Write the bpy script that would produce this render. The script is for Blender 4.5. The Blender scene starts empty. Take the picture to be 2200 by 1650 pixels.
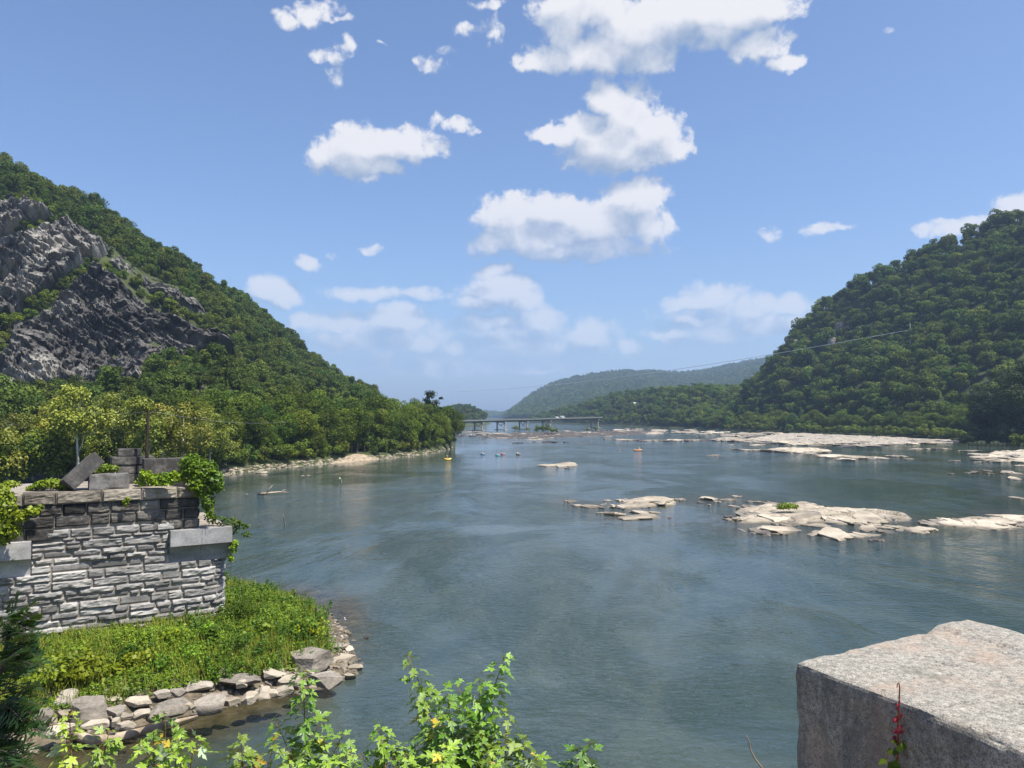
import bpy, math
import numpy as np

# ------------------------------------------------------------------ camera, sky, sun, exposure
SC = bpy.context.scene
COL = SC.collection
F, CX, CY, HOR, CAMH = 1652.0, 1100.0, 825.0, 893.0, 10.0      # photograph pixels
PITCH = math.atan((HOR - CY) / F)
cam_data = bpy.data.cameras.new("camera")
cam = bpy.data.objects.new("camera", cam_data)
COL.objects.link(cam)
cam.location = (0, 0, CAMH)
cam.rotation_euler = (math.pi / 2 + PITCH, 0, 0)
cam_data.sensor_width = 36.0
cam_data.lens = 36.0 * F / 2200.0
cam_data.clip_start = 0.05
cam_data.clip_end = 20000
SC.camera = cam

SUN_EL, SUN_AZ = math.radians(62), math.radians(117)             # azimuth clockwise from the view direction
sun_data = bpy.data.lights.new("sun", 'SUN')
sun_data.energy = 5.0
sun_data.angle = math.radians(0.5)
sun_data.color = (1.0, 0.94, 0.84)
sun = bpy.data.objects.new("sun", sun_data)
COL.objects.link(sun)
sun.location = (60, 0, 90)
sun.rotation_euler = (math.pi / 2 - SUN_EL, 0, -SUN_AZ + math.pi)
SUN_DIR = np.array([math.sin(SUN_AZ) * math.cos(SUN_EL), math.cos(SUN_AZ) * math.cos(SUN_EL), math.sin(SUN_EL)])
from mathutils import Vector
sun.rotation_euler = Vector(SUN_DIR).to_track_quat('Z', 'Y').to_euler()

SC.view_settings.view_transform = 'Standard'
SC.view_settings.look = 'None'
SC.view_settings.exposure = 0.75
SC.view_settings.gamma = 1.0
SC.view_settings.use_curve_mapping = False
SC.render.engine = 'CYCLES'
cy = SC.cycles
cy.use_denoising = True
try:
    cy.denoiser = 'OPENIMAGEDENOISE'
    cy.denoising_input_passes = 'RGB_ALBEDO_NORMAL'
except Exception:
    pass
cy.max_bounces = 5
cy.diffuse_bounces = 2
cy.glossy_bounces = 2
cy.transmission_bounces = 3
cy.volume_bounces = 0
cy.transparent_max_bounces = 6
cy.caustics_reflective = False
cy.caustics_refractive = False
cy.sample_clamp_indirect = 4.0
cy.use_adaptive_sampling = True
cy.adaptive_threshold = 0.012

CT, ST = math.cos(PITCH), math.sin(PITCH)


def ray(px, py):
    x, y = (px - CX) / F, (CY - py) / F
    return np.array([x, CT - y * ST, ST + y * CT])


def P(px, py, Y):
    d = ray(px, py)
    return np.array([0, 0, CAMH]) + d * (Y / d[1])


def G(px, py, z=0.0):
    d = ray(px, py)
    return np.array([0, 0, CAMH]) + d * ((z - CAMH) / d[2])


def pix(p):
    p = np.atleast_2d(p) - np.array([0, 0, CAMH])
    f = p[:, 1] * CT + p[:, 2] * ST
    u = -p[:, 1] * ST + p[:, 2] * CT
    f = np.where(np.abs(f) < 1e-6, 1e-6, f)
    return CX + F * p[:, 0] / f, CY - F * u / f, f


# ------------------------------------------------------------------ node helpers
class NT:
    def __init__(self, tree):
        self.t = tree
        self.n = tree.nodes
        self.l = tree.links

    def node(self, typ, ins=None, **props):
        nd = self.n.new(typ)
        for k, v in props.items():
            setattr(nd, k, v)
        for k, v in (ins or {}).items():
            self.set(nd.inputs[k], v)
        return nd

    def set(self, sock, v):
        if isinstance(v, bpy.types.NodeSocket):
            self.l.new(v, sock)
        else:
            if isinstance(v, (tuple, list)) and len(v) == 3 and sock.type == 'RGBA':
                v = (*v, 1.0)
            sock.default_value = v

    def math(self, op, a, b=None, c=None, clamp=False):
        nd = self.n.new('ShaderNodeMath')
        nd.operation = op
        nd.use_clamp = clamp
        for i, v in enumerate((a, b, c)):
            if v is not None:
                self.set(nd.inputs[i], v)
        return nd.outputs[0]

    def vmath(self, op, a, b=None, c=None):
        nd = self.n.new('ShaderNodeVectorMath')
        nd.operation = op
        for i, v in enumerate((a, b, c)):
            if v is not None:
                self.set(nd.inputs[i], v)
        return nd.outputs['Value'] if op in ('DOT_PRODUCT', 'LENGTH', 'DISTANCE') else nd.outputs['Vector']

    def noise(self, vec, scale, detail=4.0, rough=0.55, dist=0.0, dim='3D'):
        nd = self.n.new('ShaderNodeTexNoise')
        nd.noise_dimensions = dim
        self.set(nd.inputs['Vector'], vec)
        nd.inputs['Scale'].default_value = scale
        nd.inputs['Detail'].default_value = detail
        nd.inputs['Roughness'].default_value = rough
        nd.inputs['Distortion'].default_value = dist
        return nd.outputs[0]

    def ramp(self, fac, stops, interp='LINEAR'):
        nd = self.n.new('ShaderNodeValToRGB')
        self.set(nd.inputs[0], fac)
        cr = nd.color_ramp
        cr.interpolation = interp
        while len(cr.elements) < len(stops):
            cr.elements.new(0.5)
        for e, (p, c) in zip(cr.elements, stops):
            e.position = p
            e.color = (*c, 1.0) if len(c) == 3 else c
        return nd.outputs[0]

    def mix(self, fac, a, b, blend='MIX'):
        nd = self.n.new('ShaderNodeMix')
        nd.data_type = 'RGBA'
        nd.blend_type = blend
        nd.clamp_factor = True
        self.set(nd.inputs[0], fac)
        self.set(nd.inputs[6], a)
        self.set(nd.inputs[7], b)
        return nd.outputs[2]

    def smooth(self, x, lo, hi):
        nd = self.n.new('ShaderNodeMapRange')
        nd.interpolation_type = 'SMOOTHSTEP'
        self.set(nd.inputs[0], x)
        nd.inputs[1].default_value = lo
        nd.inputs[2].default_value = hi
        nd.inputs[3].default_value = 0.0
        nd.inputs[4].default_value = 1.0
        return nd.outputs[0]


def new_mat(name):
    m = bpy.data.materials.new(name)
    m.use_nodes = True
    m.node_tree.nodes.clear()
    t = NT(m.node_tree)
    out = t.node('ShaderNodeOutputMaterial')
    return m, t, out


# ------------------------------------------------------------------ the world: clear blue sky with fair-weather clouds
world = bpy.data.worlds.new("World")
SC.world = world
world.use_nodes = True
W = NT(world.node_tree)
W.n.clear()
wout = W.node('ShaderNodeOutputWorld')
bg = W.node('ShaderNodeBackground')
W.l.new(bg.outputs[0], wout.inputs[0])
sky = W.node('ShaderNodeTexSky', sky_type='NISHITA', sun_disc=False)
sky.sun_elevation = SUN_EL
sky.sun_rotation = SUN_AZ
sky.altitude = 100
sky.air_density = 1.0
sky.dust_density = 2.0
sky.ozone_density = 1.6
SKY_STRENGTH = 0.098
bg.inputs['Strength'].default_value = SKY_STRENGTH

# puffs: photo x, y, half width, half height, fullness -> direction (azimuth, elevation)
PUFFS = [
 (1250,20,100,60,1),(1180,130,75,32,.85),(1290,115,105,48,1),(1380,60,120,60,1),(1480,25,150,55,1),(1600,25,120,50,1),
 (1625,95,70,40,.9),(1690,130,45,20,.75),(1555,75,80,38,.85),(1395,125,65,45,.85),(1215,60,50,75,.95),(1370,195,55,35,.42),
 (1255,275,55,40,1),(1300,215,40,42,1),(1340,260,65,55,1),(1400,285,65,55,1.05),(1320,310,110,50,1.1),(1205,290,60,28,.9),(1435,320,55,40,.9),(1290,345,90,30,.8),(1360,340,100,35,.85),
 (1090,460,65,42,1.05),(1180,460,75,42,1.05),(1360,435,62,42,1.1),(1290,480,105,50,1.1),(1390,485,55,45,1),(1150,510,120,42,1),(1055,525,55,28,.9),(1300,530,115,28,.95),(1200,540,115,22,.85),
 (720,320,55,35,1),(780,310,75,45,1.05),(860,310,85,40,1),(930,320,45,26,.8),(820,360,60,24,.85),(800,382,36,14,.7),(690,340,36,36,.9),(760,345,80,35,.95),
 (980,268,45,17,.6),(930,258,28,18,.5),(1018,280,18,14,.5),
 (612,48,36,24,.75),(660,32,48,26,.75),(700,20,38,22,.75),(735,36,32,10,.5),
 (700,120,50,24,.5),(740,100,22,28,.5),(722,165,22,30,.38),
 (930,140,42,28,.5),(962,115,34,14,.5),(905,125,24,20,.45),
 (1000,60,46,26,.5),(1060,60,36,46,.4),(1050,5,44,18,.55),
 (580,620,48,26,.85),(610,642,28,22,.7),(555,606,28,17,.7),
 (797,537,26,10,.6),(665,565,22,14,.42),(712,552,18,12,.36),(820,100,16,7,.35),(1905,60,28,12,.32),
 (1760,485,56,17,.7),(1815,484,40,9,.55),(1655,500,26,17,.6),
 (2175,458,70,40,.9),(2060,490,85,20,.65),(1990,496,46,12,.5),(2120,478,60,24,.75),
 (1075,625,62,28,.85),(1060,583,42,17,.55),(1130,648,38,20,.65),(1030,648,40,17,.6),
 (1160,685,48,28,.75),(1060,690,66,24,.65),(1260,720,42,30,.72),(1110,738,170,20,.42),
 (850,682,68,24,.75),(740,690,76,24,.6),(655,690,40,17,.6),(720,725,66,21,.6),(910,735,44,24,.62),(980,745,28,22,.68),(820,768,38,30,.5),(930,795,38,24,.45),(840,728,190,28,.36),
 (800,722,230,52,.22),(1120,728,220,56,.22),(1560,690,180,50,.22),(1010,790,330,26,.16),
 (790,628,90,16,.5),(900,630,60,12,.4),
 (1530,640,62,25,.72),(1480,655,56,18,.58),(1690,655,56,21,.6),(1610,662,110,26,.46),(1500,690,58,9,.58),(1660,700,74,21,.62),(1440,715,66,13,.54),(1355,750,28,17,.46),(1560,716,110,24,.36),(1150,800,50,9,.42),
]
KANG = 10.0                                                     # angular units: tenths of a radian


def ang(px, py):
    d = ray(px, py)
    return math.atan2(d[0], d[1]) * KANG, math.atan2(d[2], math.hypot(d[0], d[1])) * KANG


def cloud_group():
    g = bpy.data.node_groups.new("cloud_field", 'ShaderNodeTree')
    g.interface.new_socket("Vector", in_out='INPUT', socket_type='NodeSocketVector')
    g.interface.new_socket("Field", in_out='OUTPUT', socket_type='NodeSocketFloat')
    g.interface.new_socket("Body", in_out='OUTPUT', socket_type='NodeSocketFloat')
    t = NT(g)
    gi, go = t.node('NodeGroupInput'), t.node('NodeGroupOutput')
    p0 = gi.outputs[0]
    wn = t.node('ShaderNodeTexNoise', {'Vector': p0, 'Scale': 2.2, 'Detail': 3.0, 'Roughness': 0.55})
    warp = t.vmath('MULTIPLY', t.vmath('SUBTRACT', wn.outputs['Color'], (0.5, 0.5, 0.5)), (0.42, 0.30, 0.0))
    p = t.vmath('ADD', p0, warp)
    best = None
    for (x, y, rx, ry, s) in PUFFS:
        a, e = ang(x, y)
        a2, _ = ang(x + rx, y)
        _, e2 = ang(x, y - ry)
        irx, iry = 1 / abs(a2 - a) / 1.2, 1 / abs(e2 - e) / 1.2
        q = t.vmath('MULTIPLY_ADD', p, (irx, iry, 0), (-a * irx, -e * iry, 0))
        if y > 560:
            s, rx, ry = s + 0.52, rx * 1.22, ry * 1.22
        gval = t.math('SUBTRACT', s, t.vmath('DOT_PRODUCT', q, q))
        best = gval if best is None else t.math('MAXIMUM', best, gval)
    best = t.math('MAXIMUM', best, -1.2)
    n1 = t.noise(p0, 5.5, 7.0, 0.62, 0.25)
    n2 = t.noise(p0, 1.6, 2.0, 0.5)
    body = t.math('MULTIPLY_ADD', t.math('SUBTRACT', n2, 0.5), 0.9, best)
    amp = t.math('MULTIPLY_ADD', t.math('MAXIMUM', best, 0.0), -0.9, 2.3)
    f = t.math('ADD', t.math('MULTIPLY', t.math('SUBTRACT', n1, 0.5), amp), body)
    t.l.new(f, go.inputs[0])
    t.l.new(t.math('MULTIPLY_ADD', t.math('SUBTRACT', n1, 0.5), 0.6, body), go.inputs[1])
    return g


tc = W.node('ShaderNodeTexCoord')
sep = W.node('ShaderNodeSeparateXYZ', {0: W.vmath('NORMALIZE', tc.outputs['Generated'])})
phi = W.math('MULTIPLY', W.math('ARCTAN2', sep.outputs[0], sep.outputs[1]), KANG)
elv = W.math('MULTIPLY', W.math('ARCSINE', sep.outputs[2]), KANG)
pv = W.node('ShaderNodeCombineXYZ', {0: phi, 1: elv, 2: 0.0}).outputs[0]
grp = cloud_group()


def field(vec):
    nd = W.n.new('ShaderNodeGroup')
    nd.node_tree = grp
    W.set(nd.inputs[0], vec)
    return nd.outputs


f1, b1 = field(pv)
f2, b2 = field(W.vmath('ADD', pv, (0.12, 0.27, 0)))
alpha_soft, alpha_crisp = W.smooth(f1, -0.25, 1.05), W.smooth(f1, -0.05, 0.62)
lit = W.math('MULTIPLY_ADD', W.math('SUBTRACT', b1, b2), 0.80, 0.50, clamp=True)  # painted shading: bright sunward tops and grey undersides in the cloud colour
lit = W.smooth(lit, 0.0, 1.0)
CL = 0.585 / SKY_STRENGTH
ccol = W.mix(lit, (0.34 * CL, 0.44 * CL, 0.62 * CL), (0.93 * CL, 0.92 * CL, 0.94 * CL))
# haze over low clouds painted in: blended towards the sky colour and thinned
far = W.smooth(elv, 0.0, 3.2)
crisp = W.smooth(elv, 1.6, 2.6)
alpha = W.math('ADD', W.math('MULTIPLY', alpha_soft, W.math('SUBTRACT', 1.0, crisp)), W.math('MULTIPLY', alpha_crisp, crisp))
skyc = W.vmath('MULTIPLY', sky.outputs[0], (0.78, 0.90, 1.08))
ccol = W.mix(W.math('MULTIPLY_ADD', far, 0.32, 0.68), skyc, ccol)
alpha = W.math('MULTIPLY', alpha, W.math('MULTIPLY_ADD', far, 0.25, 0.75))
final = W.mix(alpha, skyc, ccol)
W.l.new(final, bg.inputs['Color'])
world.cycles.sampling_method = 'MANUAL'
world.cycles.sample_map_resolution = 256

# ------------------------------------------------------------------ numpy noise


def _hash(ix, iy, iz, seed):
    h = (ix.astype(np.int64) * 374761393 + iy.astype(np.int64) * 668265263 + iz.astype(np.int64) * 2147483647 + seed * 974634777) & 0xFFFFFFFF
    h = ((h ^ (h >> 13)) * 1274126177) & 0xFFFFFFFF
    h = h ^ (h >> 16)
    return (h & 0xFFFFFF) / float(0xFFFFFF)


def vnoise(p, seed=0):
    p = np.asarray(p, float)
    i = np.floor(p).astype(np.int64)
    f = p - i
    w = f * f * f * (f * (f * 6 - 15) + 10)
    r = 0
    for dx in (0, 1):
        for dy in (0, 1):
            for dz in (0, 1):
                wt = (w[..., 0] if dx else 1 - w[..., 0]) * (w[..., 1] if dy else 1 - w[..., 1]) * (w[..., 2] if dz else 1 - w[..., 2])
                r = r + wt * _hash(i[..., 0] + dx, i[..., 1] + dy, i[..., 2] + dz, seed)
    return r * 2 - 1


def fbm(p, octaves=4, seed=0, gain=0.5, lac=2.03):
    a, s, tot = 1.0, 0.0, 0.0
    p = np.asarray(p, float)
    for o in range(octaves):
        s = s + a * vnoise(p, seed + o * 17)
        tot += a
        a *= gain
        p = p * lac + 13.7
    return s / tot


def ridged(p, octaves=3, seed=0):
    a, s, tot = 1.0, 0.0, 0.0
    p = np.asarray(p, float)
    for o in range(octaves):
        s = s + a * (1 - 2 * np.abs(vnoise(p, seed + o * 31)))
        tot += a
        a *= 0.5
        p = p * 2.07 + 5.3
    return s / tot


# ------------------------------------------------------------------ mesh building


class MB:
    """collects vertices and faces; build() links them as one mesh object"""

    def __init__(self):
        self.v, self.f3, self.f4, self.m3, self.m4, self.n, self.col = [], [], [], [], [], 0, []

    def add(self, v, f, mat=0, tint=None):
        v = np.asarray(v, float).reshape(-1, 3)
        f = np.asarray(f, np.int64)
        if f.size:
            if f.shape[1] == 3:
                self.f3.append(f + self.n)
                self.m3.append(np.broadcast_to(np.asarray(mat), (len(f),)))
            else:
                self.f4.append(f + self.n)
                self.m4.append(np.broadcast_to(np.asarray(mat), (len(f),)))
        self.v.append(v)
        self.col.append(np.full(len(v), 0.5) if tint is None else np.broadcast_to(np.asarray(tint, float), (len(v),)))
        self.n += len(v)

    def mesh(self, name, mats, smooth=False):
        me = bpy.data.meshes.new(name)
        V = np.concatenate(self.v) if self.v else np.zeros((0, 3))
        f3 = np.concatenate(self.f3) if self.f3 else np.zeros((0, 3), np.int64)
        f4 = np.concatenate(self.f4) if self.f4 else np.zeros((0, 4), np.int64)
        mi = np.concatenate(self.m3 + self.m4) if (self.m3 or self.m4) else np.zeros(0)
        me.vertices.add(len(V))
        me.vertices.foreach_set("co", V.astype(np.float32).ravel())
        loops = np.concatenate([f3.ravel(), f4.ravel()]).astype(np.int32)
        me.loops.add(len(loops))
        me.loops.foreach_set("vertex_index", loops)
        npoly = len(f3) + len(f4)
        me.polygons.add(npoly)
        ls = np.concatenate([np.arange(len(f3)) * 3, len(f3) * 3 + np.arange(len(f4)) * 4]).astype(np.int32)
        me.polygons.foreach_set("loop_start", ls)
        me.polygons.foreach_set("material_index", mi.astype(np.int32))
        me.polygons.foreach_set("use_smooth", np.full(npoly, bool(smooth)))
        at = me.attributes.new("tint", 'FLOAT', 'POINT')
        at.data.foreach_set("value", np.concatenate(self.col).astype(np.float32))
        for m in mats:
            me.materials.append(m)
        me.update(calc_edges=True)
        me.validate()
        return me

    def build(self, name, mats, parent=None, smooth=False):
        if not isinstance(mats, (list, tuple)):
            mats = [mats]
        o = bpy.data.objects.new(name, self.mesh(name, mats, smooth))
        COL.objects.link(o)
        if parent is not None:
            o.parent = parent
        return o


def tag(o, label=None, cat=None, group=None, kind=None):
    if label:
        o['label'] = label
    if cat:
        o['category'] = cat
    if group:
        o['group'] = group
    if kind:
        o['kind'] = kind
    return o


def empty(name, loc=(0, 0, 0), rz=0.0):
    o = bpy.data.objects.new(name, None)
    o.empty_display_size = 0.2
    COL.objects.link(o)
    o.location = loc
    o.rotation_euler = (0, 0, rz)
    return o


def copy_tree(o, parent=None):
    c = o.copy()
    COL.objects.link(c)
    if parent is not None:
        c.parent = parent
    for ch in o.children:
        copy_tree(ch, c)
    return c


def grid_faces(nu, nv):
    i = np.arange(nu - 1)[:, None] * nv + np.arange(nv - 1)[None, :]
    i = i.ravel()
    return np.stack([i, i + nv, i + nv + 1, i + 1], 1)


def tube(points, radii, sides=6, cap=True):
    pts = np.asarray(points, float)
    r = np.broadcast_to(np.asarray(radii, float), (len(pts),))
    d = np.gradient(pts, axis=0)
    d /= np.linalg.norm(d, axis=1, keepdims=True) + 1e-9
    ref = np.array([0.3, 0.9, 0.1]) if abs(d[0][2]) > 0.8 else np.array([0, 0, 1.0])
    vs = []
    a = np.linspace(0, 2 * np.pi, sides, endpoint=False)
    for k in range(len(pts)):
        u = np.cross(d[k], ref)
        u /= np.linalg.norm(u) + 1e-9
        w = np.cross(d[k], u)
        vs.append(pts[k] + r[k] * (np.cos(a)[:, None] * u + np.sin(a)[:, None] * w))
    v = np.concatenate(vs)
    f = []
    for k in range(len(pts) - 1):
        for s in range(sides):
            s2 = (s + 1) % sides
            f.append((k * sides + s, k * sides + s2, (k + 1) * sides + s2, (k + 1) * sides + s))
    if cap and sides == 4:
        f.append((3, 2, 1, 0)); f.append(tuple((len(pts) - 1) * 4 + i for i in range(4)))
    elif cap:
        c0, c1 = len(v), len(v) + 1
        v = np.concatenate([v, pts[:1], pts[-1:]])
        e = (len(pts) - 1) * sides
        for s in range(sides):
            s2 = (s + 1) % sides
            f.append((c0, s2, s, s)); f.append((c1, e + s, e + s2, e + s2))
        fa = np.array(f)
        return v, fa
    return v, np.array(f)


def add_tube(mb, points, radii, sides=6, mat=0, tint=None):
    v, f = tube(points, radii, sides, cap=False)
    mb.add(v, f, mat, tint)
    pts = np.asarray(points, float)
    e = (len(pts) - 1) * sides
    tri = [(0, i + 1, i) for i in range(1, sides - 1)] + [(e, e + i, e + i + 1) for i in range(1, sides - 1)]
    mb.f3.append(np.array(tri) + mb.n - len(v))
    mb.m3.append(np.full(len(tri), mat))


def box(mb, c, size, rot=None, mat=0, tint=None, taper=1.0):
    s = np.asarray(size, float) / 2
    v = np.array([[x, y, z] for z in (-1, 1) for y in (-1, 1) for x in (-1, 1)], float)
    v[4:, :2] *= taper
    v = v * s
    if rot is not None:
        v = v @ np.asarray(rot).T
    f = [(0, 2, 3, 1), (4, 5, 7, 6), (0, 1, 5, 4), (2, 6, 7, 3), (0, 4, 6, 2), (1, 3, 7, 5)]
    mb.add(v + np.asarray(c, float), f, mat, tint)


def rotz(a):
    c, s = math.cos(a), math.sin(a)
    return np.array([[c, -s, 0], [s, c, 0], [0, 0, 1.0]])


def rot_axis(ax, a):
    ax = np.asarray(ax, float) / np.linalg.norm(ax)
    K = np.array([[0, -ax[2], ax[1]], [ax[2], 0, -ax[0]], [-ax[1], ax[0], 0]])
    return np.eye(3) + math.sin(a) * K + (1 - math.cos(a)) * K @ K


def leaf_quads(c, n, L, Wd, rng, tang=None):
    """rhombic leaves at c facing n"""
    N = len(c)
    r = rng.normal(size=(N, 3)) if tang is None else tang + rng.normal(size=(N, 3)) * 0.15
    t = r - n * np.sum(r * n, 1, keepdims=True)
    t /= np.linalg.norm(t, axis=1, keepdims=True) + 1e-9
    b = np.cross(n, t)
    L = np.broadcast_to(L, (N,))[:, None]
    Wd = np.broadcast_to(Wd, (N,))[:, None]
    v = np.stack([c - t * L * 0.5, c + b * Wd * 0.5 + t * L * 0.08, c + t * L * 0.5, c - b * Wd * 0.5 + t * L * 0.08], 1)
    f = np.arange(N * 4).reshape(N, 4)
    return v.reshape(-1, 3), f


def unit(v):
    return v / (np.linalg.norm(v, axis=-1, keepdims=True) + 1e-9)


_ico = {}


def icosphere(sub):
    if sub in _ico:
        return _ico[sub]
    t = (1 + 5 ** 0.5) / 2
    v = [(-1, t, 0), (1, t, 0), (-1, -t, 0), (1, -t, 0), (0, -1, t), (0, 1, t), (0, -1, -t), (0, 1, -t), (t, 0, -1), (t, 0, 1), (-t, 0, -1), (-t, 0, 1)]
    v = [np.array(x) / np.linalg.norm(x) for x in v]
    f = [(0, 11, 5), (0, 5, 1), (0, 1, 7), (0, 7, 10), (0, 10, 11), (1, 5, 9), (5, 11, 4), (11, 10, 2), (10, 7, 6), (7, 1, 8), (3, 9, 4), (3, 4, 2), (3, 2, 6), (3, 6, 8), (3, 8, 9), (4, 9, 5), (2, 4, 11), (6, 2, 10), (8, 6, 7), (9, 8, 1)]
    for _ in range(sub):
        cache, nf = {}, []

        def mid(a, b):
            k = (min(a, b), max(a, b))
            if k not in cache:
                m = v[a] + v[b]
                v.append(m / np.linalg.norm(m))
                cache[k] = len(v) - 1
            return cache[k]
        for a, b, c in f:
            x, y, z = mid(a, b), mid(b, c), mid(c, a)
            nf += [(a, x, z), (b, y, x), (c, z, y), (x, y, z)]
        f = nf
    _ico[sub] = (np.array(v), np.array(f))
    return _ico[sub]


_rocks = {}


def rock_verts(seed, dims=(1, 1, 0.5), cuts=11, sub=3, rough=0.02, slab=0.0):
    key = (seed, cuts, sub, rough, slab)
    if key not in _rocks:
        _rocks[key] = _rock_unit(*key)
    v, f = _rocks[key]
    return v * np.asarray(dims, float) / 2, f


def _rock_unit(seed, cuts, sub, rough, slab):
    rng = np.random.default_rng(seed)
    v, f = icosphere(sub)
    v = v.copy() * 1.25
    nrm = unit(rng.normal(size=(cuts, 3)))
    off = rng.uniform(0.62, 0.95, cuts)
    base = np.array([[0, 0, 1.0], [0, 0, -1.0]])
    base[0] += rng.normal(size=3) * 0.07
    base = unit(base)
    nrm[:, 2] *= (1 - slab)
    nrm = np.concatenate([base, unit(nrm)])
    off = np.concatenate([[0.6, 0.6], off])
    for _ in range(2):
        for n, o in zip(nrm, off):
            d = v @ n - o
            v -= np.maximum(d, 0)[:, None] * n
    v += unit(v) * (fbm(v * 2.2 + seed, 3, seed)[:, None] * rough * 3 + fbm(v * 7 + seed, 2, seed + 5)[:, None] * rough)
    ext = np.ptp(v, axis=0) / 2
    v = (v - (v.max(0) + v.min(0)) / 2) / ext
    return v, f

# ------------------------------------------------------------------ materials


def leaf_mat(name, c1, c2, trans=0.28, gloss=0.25, tint_c=None):
    """foliage: colour varies from plant to plant and from leaf clump to leaf clump"""
    m, t, out = new_mat(name)
    oi = t.node('ShaderNodeObjectInfo')
    tcn = t.node('ShaderNodeTexCoord')
    at = t.node('ShaderNodeAttribute', attribute_name="tint")
    nz = t.noise(tcn.outputs['Object'], 0.45, 2.0)
    fac = t.math('ADD', t.math('MULTIPLY', oi.outputs['Random'], 0.62), t.math('MULTIPLY', nz, 0.42), clamp=True)
    fac = t.math('ADD', fac, t.math('MULTIPLY', t.math('SUBTRACT', at.outputs['Fac'], 0.5), 0.9), clamp=True)
    col = t.mix(fac, c1, c2)
    hv = t.node('ShaderNodeHueSaturation', {'Color': col})
    r2 = t.math('FRACT', t.math('MULTIPLY', oi.outputs['Random'], 17.31))
    t.l.new(t.math('MULTIPLY_ADD', r2, 0.046, 0.472), hv.inputs['Hue'])
    t.l.new(t.math('MULTIPLY_ADD', t.math('FRACT', t.math('MULTIPLY', oi.outputs['Random'], 53.7)), 0.65, 0.72), hv.inputs['Value'])
    col = hv.outputs[0]
    pb = t.node('ShaderNodeBsdfPrincipled', {'Base Color': col, 'Roughness': 0.5, 'Specular IOR Level': gloss})
    tr = t.node('ShaderNodeBsdfTranslucent', {'Color': t.mix(0.4, col, (0.16, 0.22, 0.015))})
    mx = t.node('ShaderNodeMixShader', {0: trans, 1: pb.outputs[0], 2: tr.outputs[0]})
    t.l.new(mx.outputs[0], out.inputs[0])
    return m


def bark_mat(name, c1, c2, scale=3.0):
    m, t, out = new_mat(name)
    tcn = t.node('ShaderNodeTexCoord')
    v = t.vmath('MULTIPLY', tcn.outputs['Object'], (1, 1, 0.3))
    nz = t.noise(v, scale, 5.0, 0.65)
    col = t.ramp(nz, [(0.35, c1), (0.65, c2)])
    pb = t.node('ShaderNodeBsdfPrincipled', {'Base Color': col, 'Roughness': 0.9, 'Specular IOR Level': 0.15})
    bp = t.node('ShaderNodeBump', {'Height': nz, 'Strength': 0.6, 'Distance': 0.05})
    t.l.new(bp.outputs[0], pb.inputs['Normal'])
    t.l.new(pb.outputs[0], out.inputs[0])
    return m


def rock_mat(name, cols, scale=1.2, fine=14.0, bump=0.05, speck=None, rnd=0.25, rough=0.85, streak=None, attr=None, wet=0.0):
    """cols: dark, mid, light"""
    m, t, out = new_mat(name)
    tcn = t.node('ShaderNodeTexCoord')
    geo = t.node('ShaderNodeNewGeometry')
    pos = geo.outputs['Position']
    oi = t.node('ShaderNodeObjectInfo')
    v = pos if streak is None else t.vmath('MULTIPLY', pos, streak)
    n1 = t.noise(v, scale, 6.0, 0.62, 0.3)
    n2 = t.noise(pos, fine, 4.0, 0.6)
    fac = t.math('ADD', t.math('MULTIPLY', n1, 0.75), t.math('MULTIPLY', n2, 0.35))
    fac = t.math('ADD', fac, t.math('MULTIPLY', t.math('SUBTRACT', oi.outputs['Random'], 0.5), rnd))
    if attr:
        at = t.node('ShaderNodeAttribute', attribute_name="tint")
        fac = t.math('ADD', fac, t.math('MULTIPLY', t.math('SUBTRACT', at.outputs['Fac'], 0.5), attr))
    col = t.ramp(fac, [(0.33, cols[0]), (0.54, cols[1]), (0.74, cols[2])])
    if wet:                                                      # the dark band the river leaves on stone
        zz = t.node('ShaderNodeSeparateXYZ', {0: pos}).outputs[2]
        zz = t.math('SUBTRACT', zz, t.math('MULTIPLY', t.math('SUBTRACT', n2, 0.35), 0.22))
        col = t.mix(t.math('MULTIPLY', t.math('SUBTRACT', 1.0, t.smooth(zz, 0.0, wet)), 0.72), col, tuple(c * 0.30 for c in cols[1]))
    if speck:
        sp = t.smooth(t.noise(pos, speck[0], 2.0, 0.5), speck[1], speck[1] + 0.06)
        col = t.mix(sp, col, speck[2])
    pb = t.node('ShaderNodeBsdfPrincipled', {'Base Color': col, 'Roughness': rough, 'Specular IOR Level': 0.25})
    h = t.math('ADD', t.math('MULTIPLY', n2, 0.4), n1)
    bp = t.node('ShaderNodeBump', {'Height': h, 'Strength': 0.8, 'Distance': bump})
    t.l.new(bp.outputs[0], pb.inputs['Normal'])
    t.l.new(pb.outputs[0], out.inputs[0])
    return m


def plain_mat(name, col, rough=0.6, spec=0.3, metal=0.0):
    m, t, out = new_mat(name)
    geo = t.node('ShaderNodeNewGeometry')
    nz = t.noise(geo.outputs['Position'], 6.0, 4.0, 0.6)
    c = t.mix(nz, tuple(x * 0.82 for x in col), tuple(min(1, x * 1.15) for x in col))
    pb = t.node('ShaderNodeBsdfPrincipled', {'Base Color': c, 'Roughness': rough, 'Specular IOR Level': spec, 'Metallic': metal})
    t.l.new(pb.outputs[0], out.inputs[0])
    return m


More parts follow.
